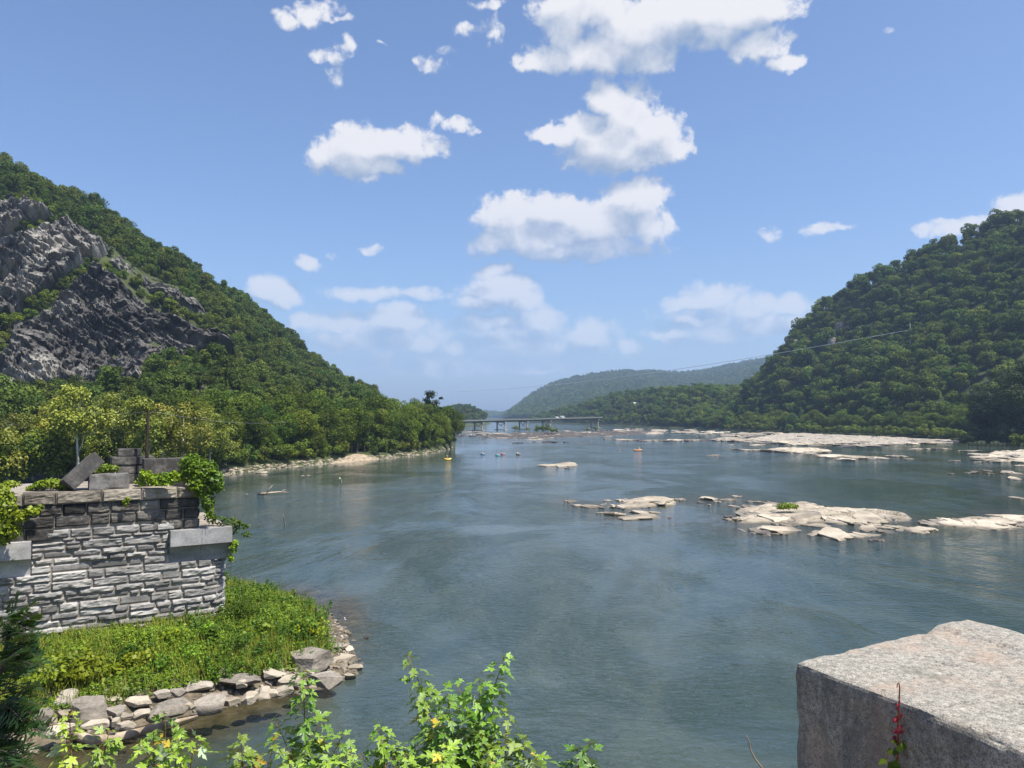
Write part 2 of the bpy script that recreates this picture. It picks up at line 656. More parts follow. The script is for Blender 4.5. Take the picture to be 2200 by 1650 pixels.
M = {}
M['hill_leaf'] = leaf_mat("hill_foliage", (0.028, 0.064, 0.014), (0.120, 0.170, 0.028), 0.24, 0.05)
M['hill_leaf_left'] = leaf_mat("left_hill_foliage", (0.028, 0.058, 0.013), (0.100, 0.138, 0.024), 0.2, 0.05)  # the left hill's own green, slightly deeper than the right hill's
M['bank_leaf'] = leaf_mat("bank_foliage", (0.026, 0.060, 0.010), (0.120, 0.165, 0.016), 0.27, 0.08)
M['shore_leaf'] = leaf_mat("shore_foliage", (0.040, 0.082, 0.012), (0.15, 0.20, 0.022), 0.27, 0.08)
M['syc_leaf'] = leaf_mat("sycamore_foliage", (0.10, 0.14, 0.016), (0.25, 0.265, 0.03), 0.25, 0.35)
M['bush_leaf'] = leaf_mat("bush_foliage", (0.055, 0.10, 0.012), (0.17, 0.21, 0.020), 0.28, 0.2)
M['dark_leaf'] = leaf_mat("shaded_foliage", (0.012, 0.028, 0.010), (0.028, 0.050, 0.014), 0.15, 0.15)  # shade of the right-edge trees is painted into this near-black green
M['vine_leaf'] = leaf_mat("vine_foliage", (0.09, 0.165, 0.010), (0.25, 0.32, 0.015), 0.3, 0.3)
M['weed_leaf'] = leaf_mat("weed_foliage", (0.045, 0.115, 0.012), (0.20, 0.30, 0.020), 0.3, 0.25)
M['bark'] = bark_mat("grey_bark", (0.045, 0.038, 0.03), (0.14, 0.12, 0.095))
M['white_bark'] = bark_mat("pale_sycamore_bark", (0.32, 0.29, 0.22), (0.72, 0.69, 0.60), 1.3)
M['drift'] = bark_mat("driftwood", (0.22, 0.17, 0.12), (0.46, 0.38, 0.29), 2.0)
M['ground'] = rock_mat("forest_floor", ((0.018, 0.024, 0.010), (0.032, 0.045, 0.014), (0.055, 0.066, 0.022)), 0.25, 3.0, 0.1)
M['cliff'] = rock_mat("dark_cliff_rock", ((0.026, 0.024, 0.022), (0.098, 0.092, 0.084), (0.26, 0.245, 0.215)), 0.16, 1.1, 0.55, attr=0.75, rough=0.75)
M['pale_rock'] = rock_mat("bleached_river_rock", ((0.12, 0.102, 0.08), (0.325, 0.28, 0.215), (0.49, 0.43, 0.34)), 0.8, 6.0, 0.06, rnd=0.22, streak=(0.5, 0.5, 2.2), wet=0.14)
M['grey_rock'] = rock_mat("grey_river_rock", ((0.08, 0.07, 0.057), (0.235, 0.208, 0.172), (0.40, 0.36, 0.30)), 1.2, 9.0, 0.04, rnd=0.2, streak=(0.6, 0.6, 2.0), wet=0.16)
M['dark_rock'] = rock_mat("dark_and_shaded_rock", ((0.022, 0.020, 0.020), (0.075, 0.066, 0.060), (0.21, 0.185, 0.155)), 0.7, 5.0, 0.05, rnd=0.25, streak=(0.5, 0.5, 2.2))  # dark stone, also used where a slab's shaded end is painted dark
M['shingle'] = rock_mat("pale_shingle", ((0.07, 0.06, 0.042), (0.20, 0.17, 0.125), (0.36, 0.31, 0.24)), 0.9, 4.0, 0.1)
M['soil'] = rock_mat("bank_soil", ((0.06, 0.05, 0.032), (0.16, 0.13, 0.09), (0.30, 0.25, 0.18)), 0.9, 7.0, 0.06)

# ------------------------------------------------------------------ the left bank and its hill (columns fan out from the near shore)
SHORE_PX = [-700, -354, 91, 304, 468, 600, 750, 850, 930, 962, 982]
SHORE_D = [62, 75, 95, 110, 128, 147.5, 166, 183.5, 206, 225, 254]


def sh_left(px):
    return np.interp(px, SHORE_PX, SHORE_D)


#           px    base(d, py)   clifftop(d, py)  sky(d, py)   back drop
L_PROF = [(-700, 150, 850, 225, 340, 340, 180),
          (-250, 165, 865, 230, 400, 335, 300),
          (0,    180, 868, 236, 437, 330, 372),
          (60,   182, 868, 236, 447, 330, 402),
          (120,  184, 862, 236, 476, 332, 447),
          (190,  186, 845, 237, 515, 336, 470),
          (240,  188, 828, 238, 540, 340, 496),
          (300,  192, 805, 240, 590, 345, 545),
          (380,  196, 790, 242, 625, 352, 578),
          (440,  202, 785, 244, 690, 360, 622),
          (500,  208, 800, 246, 738, 370, 655),
          (560,  215, 850, 260, 790, 378, 695),
          (620,  222, 868, 275, 822, 386, 742),
          (690,  232, 876, 290, 850, 398, 797),
          (740,  242, 882, 300, 870, 396, 838),
          (800,  250, 884, 305, 880, 370, 873),
          (900,  256, 886, 300, 885, 340, 882),
          (960,  268, 888, 300, 887, 330, 886),
          (982,  275, 889, 305, 889, 330, 889)]
L_PROF = np.array(L_PROF, float)


def zat(py, d):
    r0 = ray(0, py) if np.isscalar(py) else None
    y = (CY - np.asarray(py)) / F
    fy, fz = CT - y * ST, ST + y * CT
    return CAMH + fz / fy * np.asarray(d)


def left_point(px, t):
    """t: 0 water's edge, 1 shelf, 2 foot, 3 cliff top, 4 skyline, 5 behind"""
    px, t = np.asarray(px, float), np.asarray(t, float)
    c = [np.interp(px, L_PROF[:, 0], L_PROF[:, k]) for k in range(1, 7)]
    s = sh_left(px)
    db, dt, dk = c[0], c[2], c[4]
    zb, zt, zk = zat(c[1], db), zat(c[3], dt), zat(c[5], dk)
    D = np.stack([s - 3, s + 3.5, np.maximum(db, s + 8), np.maximum(dt, s + 14), np.maximum(dk, s + 22), np.maximum(dk, s + 22) + 160])
    Z = np.stack([0 * s - 1.3, 0 * s + 1.3, np.maximum(zb, 2.2), np.maximum(zt, 3), np.maximum(zk, 3.5), np.maximum(zk - 55, 1)])
    i = np.clip(np.floor(t).astype(int), 0, 4)
    f = t - i
    take = lambda A, k: np.take_along_axis(A, k[None], 0)[0]
    d = take(D, i) * (1 - f) + take(D, i + 1) * f
    z = take(Z, i) * (1 - f) + take(Z, i + 1) * f
    x = (px - CX) / F / CT * d                                   # far enough out that the pitch term is small
    return np.stack([x, d, z], -1)


def bumps(p, amp):
    return fbm(p / 22.0, 3, 7) * amp


pxs = np.concatenate([np.arange(-700, -60, 40), np.arange(-60, 984, 6.0)])
ts = np.concatenate([np.linspace(0, 1, 5)[:-1], np.linspace(1, 5, 60)])
PX, TS = np.meshgrid(pxs, ts, indexing='ij')
LP = left_point(PX, TS)
LP[..., 2] += bumps(LP, 2.6) * np.clip(TS - 1.3, 0, 1)
mb = MB()
mb.add(LP.reshape(-1, 3), grid_faces(len(pxs), len(ts)))
tag(mb.build("hill_and_left_bank", [M['ground']], smooth=True), kind='structure')

# the crag: bare dark rock standing out of that hill
CL_TOP = np.array([(-120, 400), (0, 436), (60, 446), (100, 462), (130, 476), (190, 512), (235, 536), (300, 588), (350, 612), (400, 640), (440, 690), (470, 715), (500, 748), (515, 790), (560, 830)], float)
CL_BOT = np.array([(-120, 880), (0, 872), (100, 866), (200, 860), (300, 842), (330, 800), (380, 775), (430, 765), (470, 775), (500, 785), (515, 790), (560, 820)], float)
cpx = np.arange(-110, 545, 1.7)
ct = np.linspace(1.75, 3.25, 250)
CPX, CTT = np.meshgrid(cpx, ct, indexing='ij')
CB = left_point(CPX, CTT)
_, cpy, _ = pix(CB.reshape(-1, 3))
cpy = cpy.reshape(CPX.shape)
jit = fbm(np.stack([CPX / 45, cpy / 45, 0 * CPX], -1), 3, 3) * 26
top = np.interp(CPX + jit, CL_TOP[:, 0], CL_TOP[:, 1])
bot = np.interp(CPX + jit, CL_BOT[:, 0], CL_BOT[:, 1])
inside = np.minimum(cpy + jit * 0.6 - top, bot - cpy)
# green gullies and ledges inside the crag: centre, size, slope
for (gx, gy, gl, gw, sl) in [(150, 615, 78, 9, -0.75), (60, 505, 46, 10, -0.35), (250, 602, 42, 5, 0.5), (75, 668, 34, 12, -0.6), (335, 657, 52, 5, 0.55), (12, 730, 18, 40, 0.0), (420, 700, 30, 4, .6)]:
    c, s = math.cos(math.atan(sl)), math.sin(math.atan(sl))
    q = (((CPX - gx) * c + (cpy - gy) * s) / gl) ** 2 + ((-(CPX - gx) * s + (cpy - gy) * c) / gw) ** 2
    inside = np.minimum(inside, (np.sqrt(q) - 1) * gw)
mask = np.clip(inside / 14.0, 0, 1)
mask = mask * mask * (3 - 2 * mask)
sd = np.array([0.52, 0.18, 0.83])                                # bedding planes dip down to the right
q = CB @ sd
wob = fbm(CB / 9.0, 3, 21)
lay = (q / 3.1 + wob * 0.75)
lay2 = (q / 1.15 + wob * 1.3 + 0.3)
saw = lambda a: (a - np.floor(a))
step = lambda a: np.where(saw(a) < 0.72, saw(a) / 0.72, (1 - saw(a)) / 0.28)
out_n = unit(np.array([0.42, -0.86, 0.30]))
big = fbm(CB / np.array([17.0, 17.0, 26.0]), 2, 11)
butt = ridged(CB / np.array([13.0, 13.0, 30.0]) + 4.0, 2, 44)
disp = 7.0 * big + 4.2 * butt + 1.9 * step(lay) + 0.75 * step(lay2) + 1.0 * ridged(CB / 4.2, 3, 5) + 0.35 * ridged(CB / 1.6, 2, 9)
blk = _hash(np.floor(q / 2.0 + wob), np.floor((CB[..., 0] * 0.8 - CB[..., 2] * 0.5) / 2.6 + wob * 1.4), np.zeros_like(q, dtype=int), 3)
disp += (blk - 0.5) * 2.6
blk2 = _hash(np.floor(q / 0.85 + wob * 2.2), np.floor((CB[..., 0] * 0.8 - CB[..., 2] * 0.5) / 1.15 + wob * 2.0), np.floor(CB[..., 1] / 3.0), 8)
disp += (blk2 - 0.5) * 1.0
CV = CB + out_n * (mask * (2.6 + disp) - (1 - mask) * 4.5)[..., None]
CV[..., 2] += mask * 0.5 * step(lay)
stain = fbm(CB / np.array([14.0, 14.0, 9.0]), 3, 63)
low = np.clip((cpy - 600) / 120.0, 0, 1) * np.clip((CPX - 90) / 60.0, 0, 1)
tint = np.clip(0.68 + 0.30 * stain - 0.15 * low, 0, 1)          # the lower overhang is blacker, water-stained rock
mb = MB()
fc = grid_faces(len(cpx), len(ct))
keep = mask.ravel()[fc].max(1) > 0.02
mb.add(CV.reshape(-1, 3), fc[keep], 0, tint.ravel())
tag(mb.build("cliff", [M['cliff']]), kind='structure')
CLIFF_MASK = (CPX, CTT, mask)

# ------------------------------------------------------------------ the right bank and its hill
R_PROF = np.array([(1560, 560, 905, 585, 893, 640, 893, 640, 893),
                   (1585, 545, 905, 560, 892, 590, 884, 600, 880),
                   (1600, 535, 905, 545, 889, 570, 868, 580, 858),
                   (1640, 510, 906, 520, 886, 545, 845, 560, 818),
                   (1660, 500, 907, 510, 884, 540, 820, 560, 790),
                   (1690, 480, 908, 492, 880, 530, 805, 560, 757),
                   (1720, 465, 908, 480, 876, 525, 790, 560, 716),
                   (1760, 445, 909, 462, 872, 515, 770, 555, 676),
                   (1800, 425, 910, 444, 868, 505, 760, 548, 648),
                   (1830, 410, 911, 430, 865, 498, 750, 545, 634),
                   (1900, 378, 912, 400, 862, 475, 735, 530, 597),
                   (2000, 345, 914, 370, 858, 445, 705, 515, 556),
                   (2100, 325, 915, 350, 855, 425, 680, 500, 518),
                   (2200, 312, 916, 335, 852, 405, 650, 485, 478),
                   (2500, 290, 920, 315, 840, 390, 580, 470, 390),
                   (3000, 280, 925, 300, 830, 380, 520, 460, 300)], float)


def right_point(px, t):
    px, t = np.asarray(px, float), np.asarray(t, float)
    c = [np.interp(px, R_PROF[:, 0], R_PROF[:, k]) for k in range(1, 9)]
    D = np.stack([c[0], c[2], c[4], c[6], c[6] + 90, c[6] + 220])
    Z = np.stack([zat(c[1], c[0]), zat(c[3], c[2]), zat(c[5], c[4]), zat(c[7], c[6]), zat(c[7], c[6]) - 12, zat(c[7], c[6]) * 0 + 2])
    i = np.clip(np.floor(t).astype(int), 0, 4)
    f = t - i
    take = lambda A, k: np.take_along_axis(A, k[None], 0)[0]
    d = take(D, i) * (1 - f) + take(D, i + 1) * f
    z = take(Z, i) * (1 - f) + take(Z, i + 1) * f
    return np.stack([(px - CX) / F / CT * d, d, z], -1)


rpx = np.concatenate([np.arange(1560, 2240, 8.0), np.arange(2240, 3001, 40)])
rt = np.linspace(0, 5, 60)
PX, TS = np.meshgrid(rpx, rt, indexing='ij')
RP = right_point(PX, TS)
RP[..., 2] += bumps(RP + 100, 3.0) * np.clip(TS - 0.2, 0, 1)
mb = MB()
mb.add(RP.reshape(-1, 3), grid_faces(len(rpx), len(rt)))
tag(mb.build("right_hill", [M['ground']], smooth=True), kind='structure')

# low flats along both shores and the wooded rise behind the far right shore (world heights)
RSH = np.array([(185, 150), (165, 205), (176, 236), (182, 262), (178, 300), (170, 345), (163, 400), (160, 450), (152, 520), (140, 580), (118, 680), (100, 800), (70, 980), (20, 1150), (-60, 1260)], float)  # right water's edge


def right_flat():
    ys = np.concatenate([np.arange(140, 700, 8.0), np.arange(700, 1300, 20)])
    xs0 = np.interp(ys, RSH[:, 1], RSH[:, 0])
    off = np.array([-9, -5, -1, 0, 2, 8, 20, 45, 80, 130, 200, 320, 600.0])
    X = xs0[:, None] + off[None, :]
    Y = np.broadcast_to(ys[:, None], X.shape).copy()
    rise = np.clip((Y - 540) / 150, 0, 1) * np.clip((off[None, :] - 8) / 40.0, 0, 1) * 25 * np.clip((1180 - Y) / 200, 0, 1)
    Z = np.interp(off, [-9, -1, 2, 20, 80, 600], [-1.4, -0.25, 0.7, 1.8, 3.0, 6.0])[None, :] + 0 * X + rise
    p = np.stack([X, Y, Z], -1)
    p[..., 2] += fbm(p / 14.0, 3, 4) * 0.5 * np.clip((off + 6) / 12, 0, 1)[None, :]
    return p, len(ys), len(off)


p, a, b = right_flat()
mb = MB()
mb.add(p.reshape(-1, 3), grid_faces(a, b)[:, ::-1])
tag(mb.build("right_bank", [M['ground']], smooth=True), kind='structure')


def flat_z(x, y):
    off = x - np.interp(y, RSH[:, 1], RSH[:, 0])
    rise = np.clip((y - 540) / 150, 0, 1) * np.clip((off - 8) / 40.0, 0, 1) * 25 * np.clip((1180 - y) / 200, 0, 1)
    return np.interp(off, [-9, -1, 2, 20, 80, 600], [-1.4, -0.25, 0.7, 1.8, 3.0, 6.0]) + rise


# far left bank behind the point, with the low wooded rise left of the bridge
ys = np.arange(275, 1420, 15.0)
LSH = np.array([(262, -24), (320, -27), (440, -36), (560, -50), (700, -52), (820, -36), (900, -24), (1000, -30), (1100, -42), (1260, -60), (1420, -60)], float)
xs0 = np.interp(ys, LSH[:, 0], LSH[:, 1])
off = np.array([6, 1, -2, -10, -25, -50, -90, -150, -300.0])
X = xs0[:, None] + off[None, :]
Y = np.broadcast_to(ys[:, None], X.shape).copy()


def leftfar_z(x, y):
    o = np.interp(y, LSH[:, 0], LSH[:, 1]) - x
    mound = 11.0 * np.exp(-(((y - 960) / 150) ** 2)) * np.clip(o / 25, 0, 1) * np.clip((90 - o) / 50, 0.2, 1)
    return np.interp(o, [-6, -1, 2, 10, 60, 300], [-1.5, -0.2, 0.8, 1.8, 3.5, 6]) + mound


mb = MB()
mb.add(np.stack([X, Y, leftfar_z(X, Y)], -1).reshape(-1, 3), grid_faces(len(ys), len(off)))
tag(mb.build("far_left_bank", [M['ground']], smooth=True), kind='structure')

# the long blue hill closing the valley, and the ridge seen in the gap beside it
D_PROF = np.array([(1000, 889), (1040, 886), (1062, 887), (1084, 889), (1100, 882), (1122, 864), (1150, 845), (1175, 831), (1200, 821), (1230, 813), (1260, 807), (1300, 802), (1340, 798),
                   (1400, 798), (1440, 801), (1480, 801), (1520, 795), (1560, 787), (1600, 779), (1640, 770), (1700, 758), (1800, 740), (2000, 720), (2400, 720)], float)
hpx = np.arange(1000, 2400, 7.0)
hu = np.linspace(0, 1.5, 44)
HPX, HU = np.meshgrid(hpx, hu, indexing='ij')
hd_top = np.interp(HPX, [1000, 1075, 1095, 1300, 2400], [3900, 3700, 2500, 2750, 2900])
hd_foot = np.interp(HPX, [1000, 1075, 1095, 1300, 2400], [3300, 3200, 1750, 1400, 1350])
hz_top = zat(np.interp(HPX, D_PROF[:, 0], D_PROF[:, 1] + 3.5), hd_top)
hd = hd_foot + (hd_top - hd_foot) * np.minimum(HU, 1) + np.maximum(HU - 1, 0) * 900
hz = 1.0 + (hz_top - 1.0) * np.where(HU < 1, np.minimum(HU, 1) ** 0.9, 1 - (HU - 1) * 1.9)
HP = np.stack([(HPX - CX) / F / CT * hd, hd, hz], -1)
HP[..., 2] += fbm(HP / 160.0, 3, 77) * 14 * np.clip(HU * 2, 0, 1) * np.clip((0.97 - HU) * 4, 0, 1)
mb = MB()
mb.add(HP.reshape(-1, 3), grid_faces(len(hpx), len(hu)))
tag(mb.build("distant_hill", [M['ground']], smooth=True), kind='structure')

# the bed of the river and the land around, one sheet to the horizon
mb = MB()
gx = np.concatenate([np.linspace(-6500, -400, 8), np.linspace(-300, 400, 12), np.linspace(500, 6500, 8)])
gy = np.concatenate([np.linspace(-800, -40, 5), np.linspace(0, 700, 12), np.linspace(900, 6800, 10)])
GX, GY = np.meshgrid(gx, gy, indexing='ij')
mb.add(np.stack([GX, GY, 0 * GX - 2.2], -1).reshape(-1, 3), grid_faces(len(gx), len(gy)))
tag(mb.build("ground", [M['soil']]), kind='structure')

# ------------------------------------------------------------------ trees


def make_crown(seed, R, H, lobes, leaves, lsize, base=0.35, flat=1.0, spread=0.62, droop=0.0, open_=0.0):
    """leaf-sized faces over many lobes; returns centres for limbs and (v, f, tint)"""
    rng = np.random.default_rng(seed)
    ch = H * (1 - base) / 2
    c = []
    while len(c) < lobes:
        p = rng.uniform(-1, 1, 3)
        r = np.linalg.norm(p)
        if 0.35 < r < 1.0 and (p[2] > -0.75):
            w = 1.0 if p[2] > -0.2 else 0.85
            c.append(p * np.array([spread * w, spread * w, 0.66]))
    c = np.array(c) * np.array([R, R, ch]) + np.array([0, 0, H * base + ch])
    lr = rng.uniform(0.20, 0.42, lobes) * R
    w = lr ** 2
    k = rng.choice(lobes, leaves, p=w / w.sum())
    d = unit(rng.normal(size=(leaves, 3)) + np.array([0, 0, 0.35]))
    rad = rng.uniform(0.62, 1.06, leaves) ** 0.8
    if open_:
        rad = rng.uniform(0.15, 1.1, leaves)
    pos = c[k] + d * (lr[k] * rad)[:, None] * np.array([1, 1, 0.78 * flat])
    pos[:, 2] -= droop * np.linalg.norm(pos[:, :2], axis=1) ** 2 / R
    n = unit(d * 0.75 + rng.normal(size=(leaves, 3)) * 0.5 + np.array([0, 0, 0.28]))
    L = lsize * rng.uniform(0.7, 1.4, leaves)
    v, f = leaf_quads(pos, n, L, L * rng.uniform(0.55, 0.85, leaves), rng)
    lt = 0.5 + rng.normal(size=lobes) * 0.16
    tint = np.repeat(np.clip(lt[k] + rng.normal(size=leaves) * 0.10, 0, 1), 4)
    return c, lr, v, f, tint


def add_trunk(mb, seed, H, r, base, cents, mat, lean=0.05, limbs=5):
    rng = np.random.default_rng(seed + 99)
    top = H * (base + (1 - base) * 0.62)
    k = np.linspace(0, 1, 7)
    lx, ly = rng.normal(size=2) * lean * H
    pts = np.stack([lx * k ** 1.5 + 0.15 * r * np.sin(5 * k), ly * k ** 1.5, top * k - 0.35 * (k == 0)], 1)
    add_tube(mb, pts, r * (1 - 0.75 * k) * np.where(k == 0, 1.35, 1), 7, mat)
    idx = rng.choice(len(cents), min(limbs, len(cents)), replace=False)
    for i in idx:
        u = rng.uniform(0.35, 0.8)
        a = np.array([np.interp(u, k, pts[:, j]) for j in range(3)])
        b = cents[i]
        m = (a + b) / 2 + np.array([0, 0, -0.08 * H * 0.5])
        add_tube(mb, [a, m, b], [r * 0.42 * (1 - 0.5 * u), r * 0.25, r * 0.08], 5, mat)


def tree_proto(name, seed, R, H, lobes, leaves, lsize, tr, leaf, bark, parts=False, base=0.35, limbs=5, **kw):
    c, lr, v, f, ti = make_crown(seed, R, H, lobes, leaves, lsize, base, **kw)
    if parts:
        root = empty(name)
        m1, m2 = MB(), MB()
        add_trunk(m1, seed, H, tr, base, c, 0, limbs=limbs)
        m1.build("trunk", [bark], root)
        m2.add(v, f, 0, ti)
        m2.build("crown", [leaf], root)
        return root
    m1 = MB()
    add_trunk(m1, seed, H, tr, base, c, 0, limbs=limbs)
    m1.add(v, f, 1, ti)
    return m1.build(name, [bark, leaf])


RNG = np.random.default_rng(12)
H_NOM = 10.0


def poisson(points, w, rad, n_max=100000):
    """greedy thinning of candidate points so that no two are nearer than rad"""
    order = RNG.permutation(len(points))
    cell = {}
    keep = []
    for i in order:
        p = points[i]
        r = rad[i] if np.ndim(rad) else rad
        k = tuple(np.floor(p / 12.0).astype(int))
        ok = True
        for dx in (-1, 0, 1):
            for dy in (-1, 0, 1):
                for dz in (-1, 0, 1):
                    for j in cell.get((k[0] + dx, k[1] + dy, k[2] + dz), ()):
                        if np.sum((points[j] - p) ** 2) < r * r:
                            ok = False
                            break
                    if not ok:
                        break
                if not ok:
                    break
            if not ok:
                break
        if ok:
            cell.setdefault(k, []).append(i)
            keep.append(i)
            if len(keep) >= n_max:
                break
    return np.array(keep)


def scatter(name, pts, scale, rot, protos, kind='stuff'):
    """one object of many instances (for masses nobody could count)"""
    me = bpy.data.meshes.new(name)
    me.vertices.add(len(pts))
    me.vertices.foreach_set("co", np.asarray(pts, np.float32).ravel())
    a = me.attributes.new("size", 'FLOAT', 'POINT'); a.data.foreach_set("value", np.asarray(scale, np.float32))
    a = me.attributes.new("turn", 'FLOAT', 'POINT'); a.data.foreach_set("value", np.asarray(rot, np.float32))
    a = me.attributes.new("pick", 'INT', 'POINT'); a.data.foreach_set("value", RNG.integers(0, len(protos), len(pts)).astype(np.int32))
    o = bpy.data.objects.new(name, me)
    COL.objects.link(o)
    g = bpy.data.node_groups.new(name, 'GeometryNodeTree')
    g.interface.new_socket("Geometry", in_out='INPUT', socket_type='NodeSocketGeometry')
    g.interface.new_socket("Geometry", in_out='OUTPUT', socket_type='NodeSocketGeometry')
    n, l = g.nodes, g.links
    gi, go = n.new('NodeGroupInput'), n.new('NodeGroupOutput')
    iop = n.new('GeometryNodeInstanceOnPoints')
    l.new(gi.outputs[0], iop.inputs['Points'])
    join = n.new('GeometryNodeJoinGeometry')
    for pr in protos:
        oi = n.new('GeometryNodeObjectInfo')
        oi.transform_space = 'ORIGINAL'
        oi.inputs['Object'].default_value = pr
        oi.inputs['As Instance'].default_value = True
        l.new(oi.outputs['Geometry'], join.inputs[0])
    l.new(join.outputs[0], iop.inputs['Instance'])
    iop.inputs['Pick Instance'].default_value = True

    def attr(nm, typ):
        x = n.new('GeometryNodeInputNamedAttribute')
        x.data_type = typ
        x.inputs[0].default_value = nm
        return x.outputs[0]
    l.new(attr("pick", 'INT'), iop.inputs['Instance Index'])
    l.new(attr("size", 'FLOAT'), iop.inputs['Scale'])
    cx = n.new('ShaderNodeCombineXYZ')
    l.new(attr("turn", 'FLOAT'), cx.inputs[2])
    l.new(cx.outputs[0], iop.inputs['Rotation'])
    l.new(iop.outputs[0], go.inputs[0])
    md = o.modifiers.new("scatter", 'NODES')
    md.node_group = g
    tag(o, kind=kind)
    return o


def place(proto, used, loc, scale, rz, label, cat, group, zs=1.0):
    o = proto if id(proto) not in used else copy_tree(proto)
    used.add(id(proto))
    o.location = tuple(loc)
    o.scale = (scale, scale, scale * zs)
    o.rotation_euler = (0, 0, rz)
    tag(o, label, cat, group)
    return o


# prototypes: rounded broadleaf crowns, one shape each
hillR = [tree_proto("hillside_tree", 100 + i, [4.4, 5.6, 3.7, 5.0, 6.0][i], [10.5, 10.0, 12.0, 11.5, 11.0][i], [16, 22, 14, 18, 26][i], [1500, 2000, 1300, 1700, 2200][i], 0.60, 0.28, M['hill_leaf'], M['bark'], base=0.22, spread=0.62, limbs=3) for i in range(5)]
hillL = [tree_proto("slope_tree", 200 + i, [4.0, 5.0, 3.4, 4.4, 5.4][i], [9.6, 9.2, 11.0, 10.0, 10.4][i], [14, 20, 13, 17, 24][i], [1700, 2100, 1400, 1800, 2400][i], 0.53, 0.26, M['hill_leaf_left'], M['bark'], base=0.2, spread=0.62, limbs=3) for i in range(5)]

# --- right hill
n = 16000
cpx_ = RNG.uniform(1568, 2330, n)
ctt_ = RNG.uniform(0.0, 3.25, n)
cand = right_point(cpx_, ctt_)
cand[:, 2] += bumps(cand + 100, 3.0) * np.clip(ctt_ - 0.2, 0, 1)
k = poisson(cand, None, 6.3)
pts, sc_ = cand[k], RNG.uniform(0.8, 1.4, len(k))
x_, y_, d_ = pix(pts + np.array([0, 0, 7.0]))
front = (ctt_[k] < 3.03) & (x_ < 2215) & (x_ > 1560)
score = np.where(front, sc_ / d_, 0)
sel = np.argsort(-score)[:240]
sel = sel[score[sel] > 0]
used = set()
for i in sel:
    pr = hillR[RNG.integers(5)]
    place(pr, used, pts[i] - np.array([0, 0, 0.6]), sc_[i] * RNG.choice([.8, 1, 1, 1.18]), RNG.uniform(0, 6.28), "dark green broadleaf tree in the closed forest covering the right hill", "tree", "trees on the right hill", RNG.uniform(.78, 1.18))
rest = np.setdiff1d(np.arange(len(k)), sel)
scatter("hillside_forest", pts[rest] - np.array([0, 0, 0.6]), sc_[rest], RNG.uniform(0, 6.28, len(rest)), hillR)

# --- left hill
n = 16000
cpx_ = RNG.uniform(-120, 800, n)
ctt_ = np.where(RNG.random(n) < 0.45, RNG.uniform(1.4, 3.0, n), RNG.uniform(2.9, 4.3, n))
cand = left_point(cpx_, ctt_)
cand[:, 2] += bumps(cand, 2.6) * np.clip(ctt_ - 1.3, 0, 1)
ix = np.clip(((cpx_ - cpx[0]) / 1.7).astype(int), 0, len(cpx) - 1)
iy = np.clip(((ctt_ - ct[0]) / (ct[1] - ct[0])).astype(int), 0, len(ct) - 1)
onrock = (mask[ix, iy] > 0.3) & (cpx_ < 545) & (ctt_ > 1.75) & (ctt_ < 3.25)
lowz = (ctt_ < 2.0) & (cpx_ < 420)
cand, cpx2, ctt2 = cand[~onrock], cpx_[~onrock], ctt_[~onrock]
k = poisson(cand, None, 4.4)
pts, sc_ = cand[k], RNG.uniform(0.6, 1.15, len(k))
sc_ *= np.where(ctt2[k] < 3.2, 0.82, 1.0) * np.where((cpx2[k] < 545) & (ctt2[k] > 2.0) & (ctt2[k] < 3.1), 0.62, 1)
x_, y_, d_ = pix(pts + np.array([0, 0, 6.0]))
front = (ctt2[k] < 4.05) & (x_ < 820) & (x_ > -25)
score = np.where(front, sc_ / d_, 0)
sel = np.argsort(-score)[:280]
sel = sel[score[sel] > 0]
used = set()
for i in sel:
    pr = hillL[RNG.integers(5)]
    above = ctt2[k][i] > 3.0
    lab = ("green broadleaf tree growing above the bare crag on the left hill" if above else "green broadleaf tree at the foot of and beside the bare crag")
    place(pr, used, pts[i] - np.array([0, 0, 0.6]), sc_[i], RNG.uniform(0, 6.28), lab, "tree", "trees above the crag" if above else "trees beside and below the crag", RNG.uniform(.75, 1.15))
rest = np.setdiff1d(np.arange(len(k)), sel)
scatter("slope_forest", pts[rest] - np.array([0, 0, 0.6]), sc_[rest], RNG.uniform(0, 6.28, len(rest)), hillL)

# --- riverbank trees: prototypes with trunk and crown
bankP = [tree_proto("riverbank_tree", 300 + i, [5.6, 5.0, 6.2, 4.6, 5.4][i], [15, 13.5, 16, 12, 14.5][i], [22, 18, 26, 16, 22][i], 6500, 0.36, 0.30, M['bank_leaf'], M['bark'], parts=True, base=[.02, .05, .0, .03, .05][i], limbs=6, spread=0.68) for i in range(5)]
used = set()
bank_spots = []
r = np.random.default_rng(5)
for px in np.arange(470, 985, 13.0):                             # first row at the water
    d = sh_left(px) + r.uniform(5, 8)
    bank_spots.append((px + r.uniform(-4, 4), d, r.uniform(0.62, 0.95)))
for px in np.arange(380, 960, 15.0):                             # higher second row
    d = sh_left(px) + r.uniform(14, 24)
    bank_spots.append((px + r.uniform(-6, 6), d, r.uniform(0.85, 1.15)))
for px in np.arange(440, 930, 21.0):
    d = sh_left(px) + r.uniform(30, 50)
    bank_spots.append((px + r.uniform(-6, 6), d, r.uniform(0.9, 1.2)))
for px, d, s in bank_spots:
    g = left_point(np.array([px]), np.array([1.2]))[0]
    x = (px - CX) / F * d
    z = 1.2 + (d - sh_left(px)) * 0.03
    lab = "dense leafy tree in the green wall of trees along the left riverbank"
    place(bankP[r.integers(5)], used, (x, d, z - 0.3), s, r.uniform(0, 6.28), lab, "tree", "trees along the left riverbank")
LEFT_USED = used

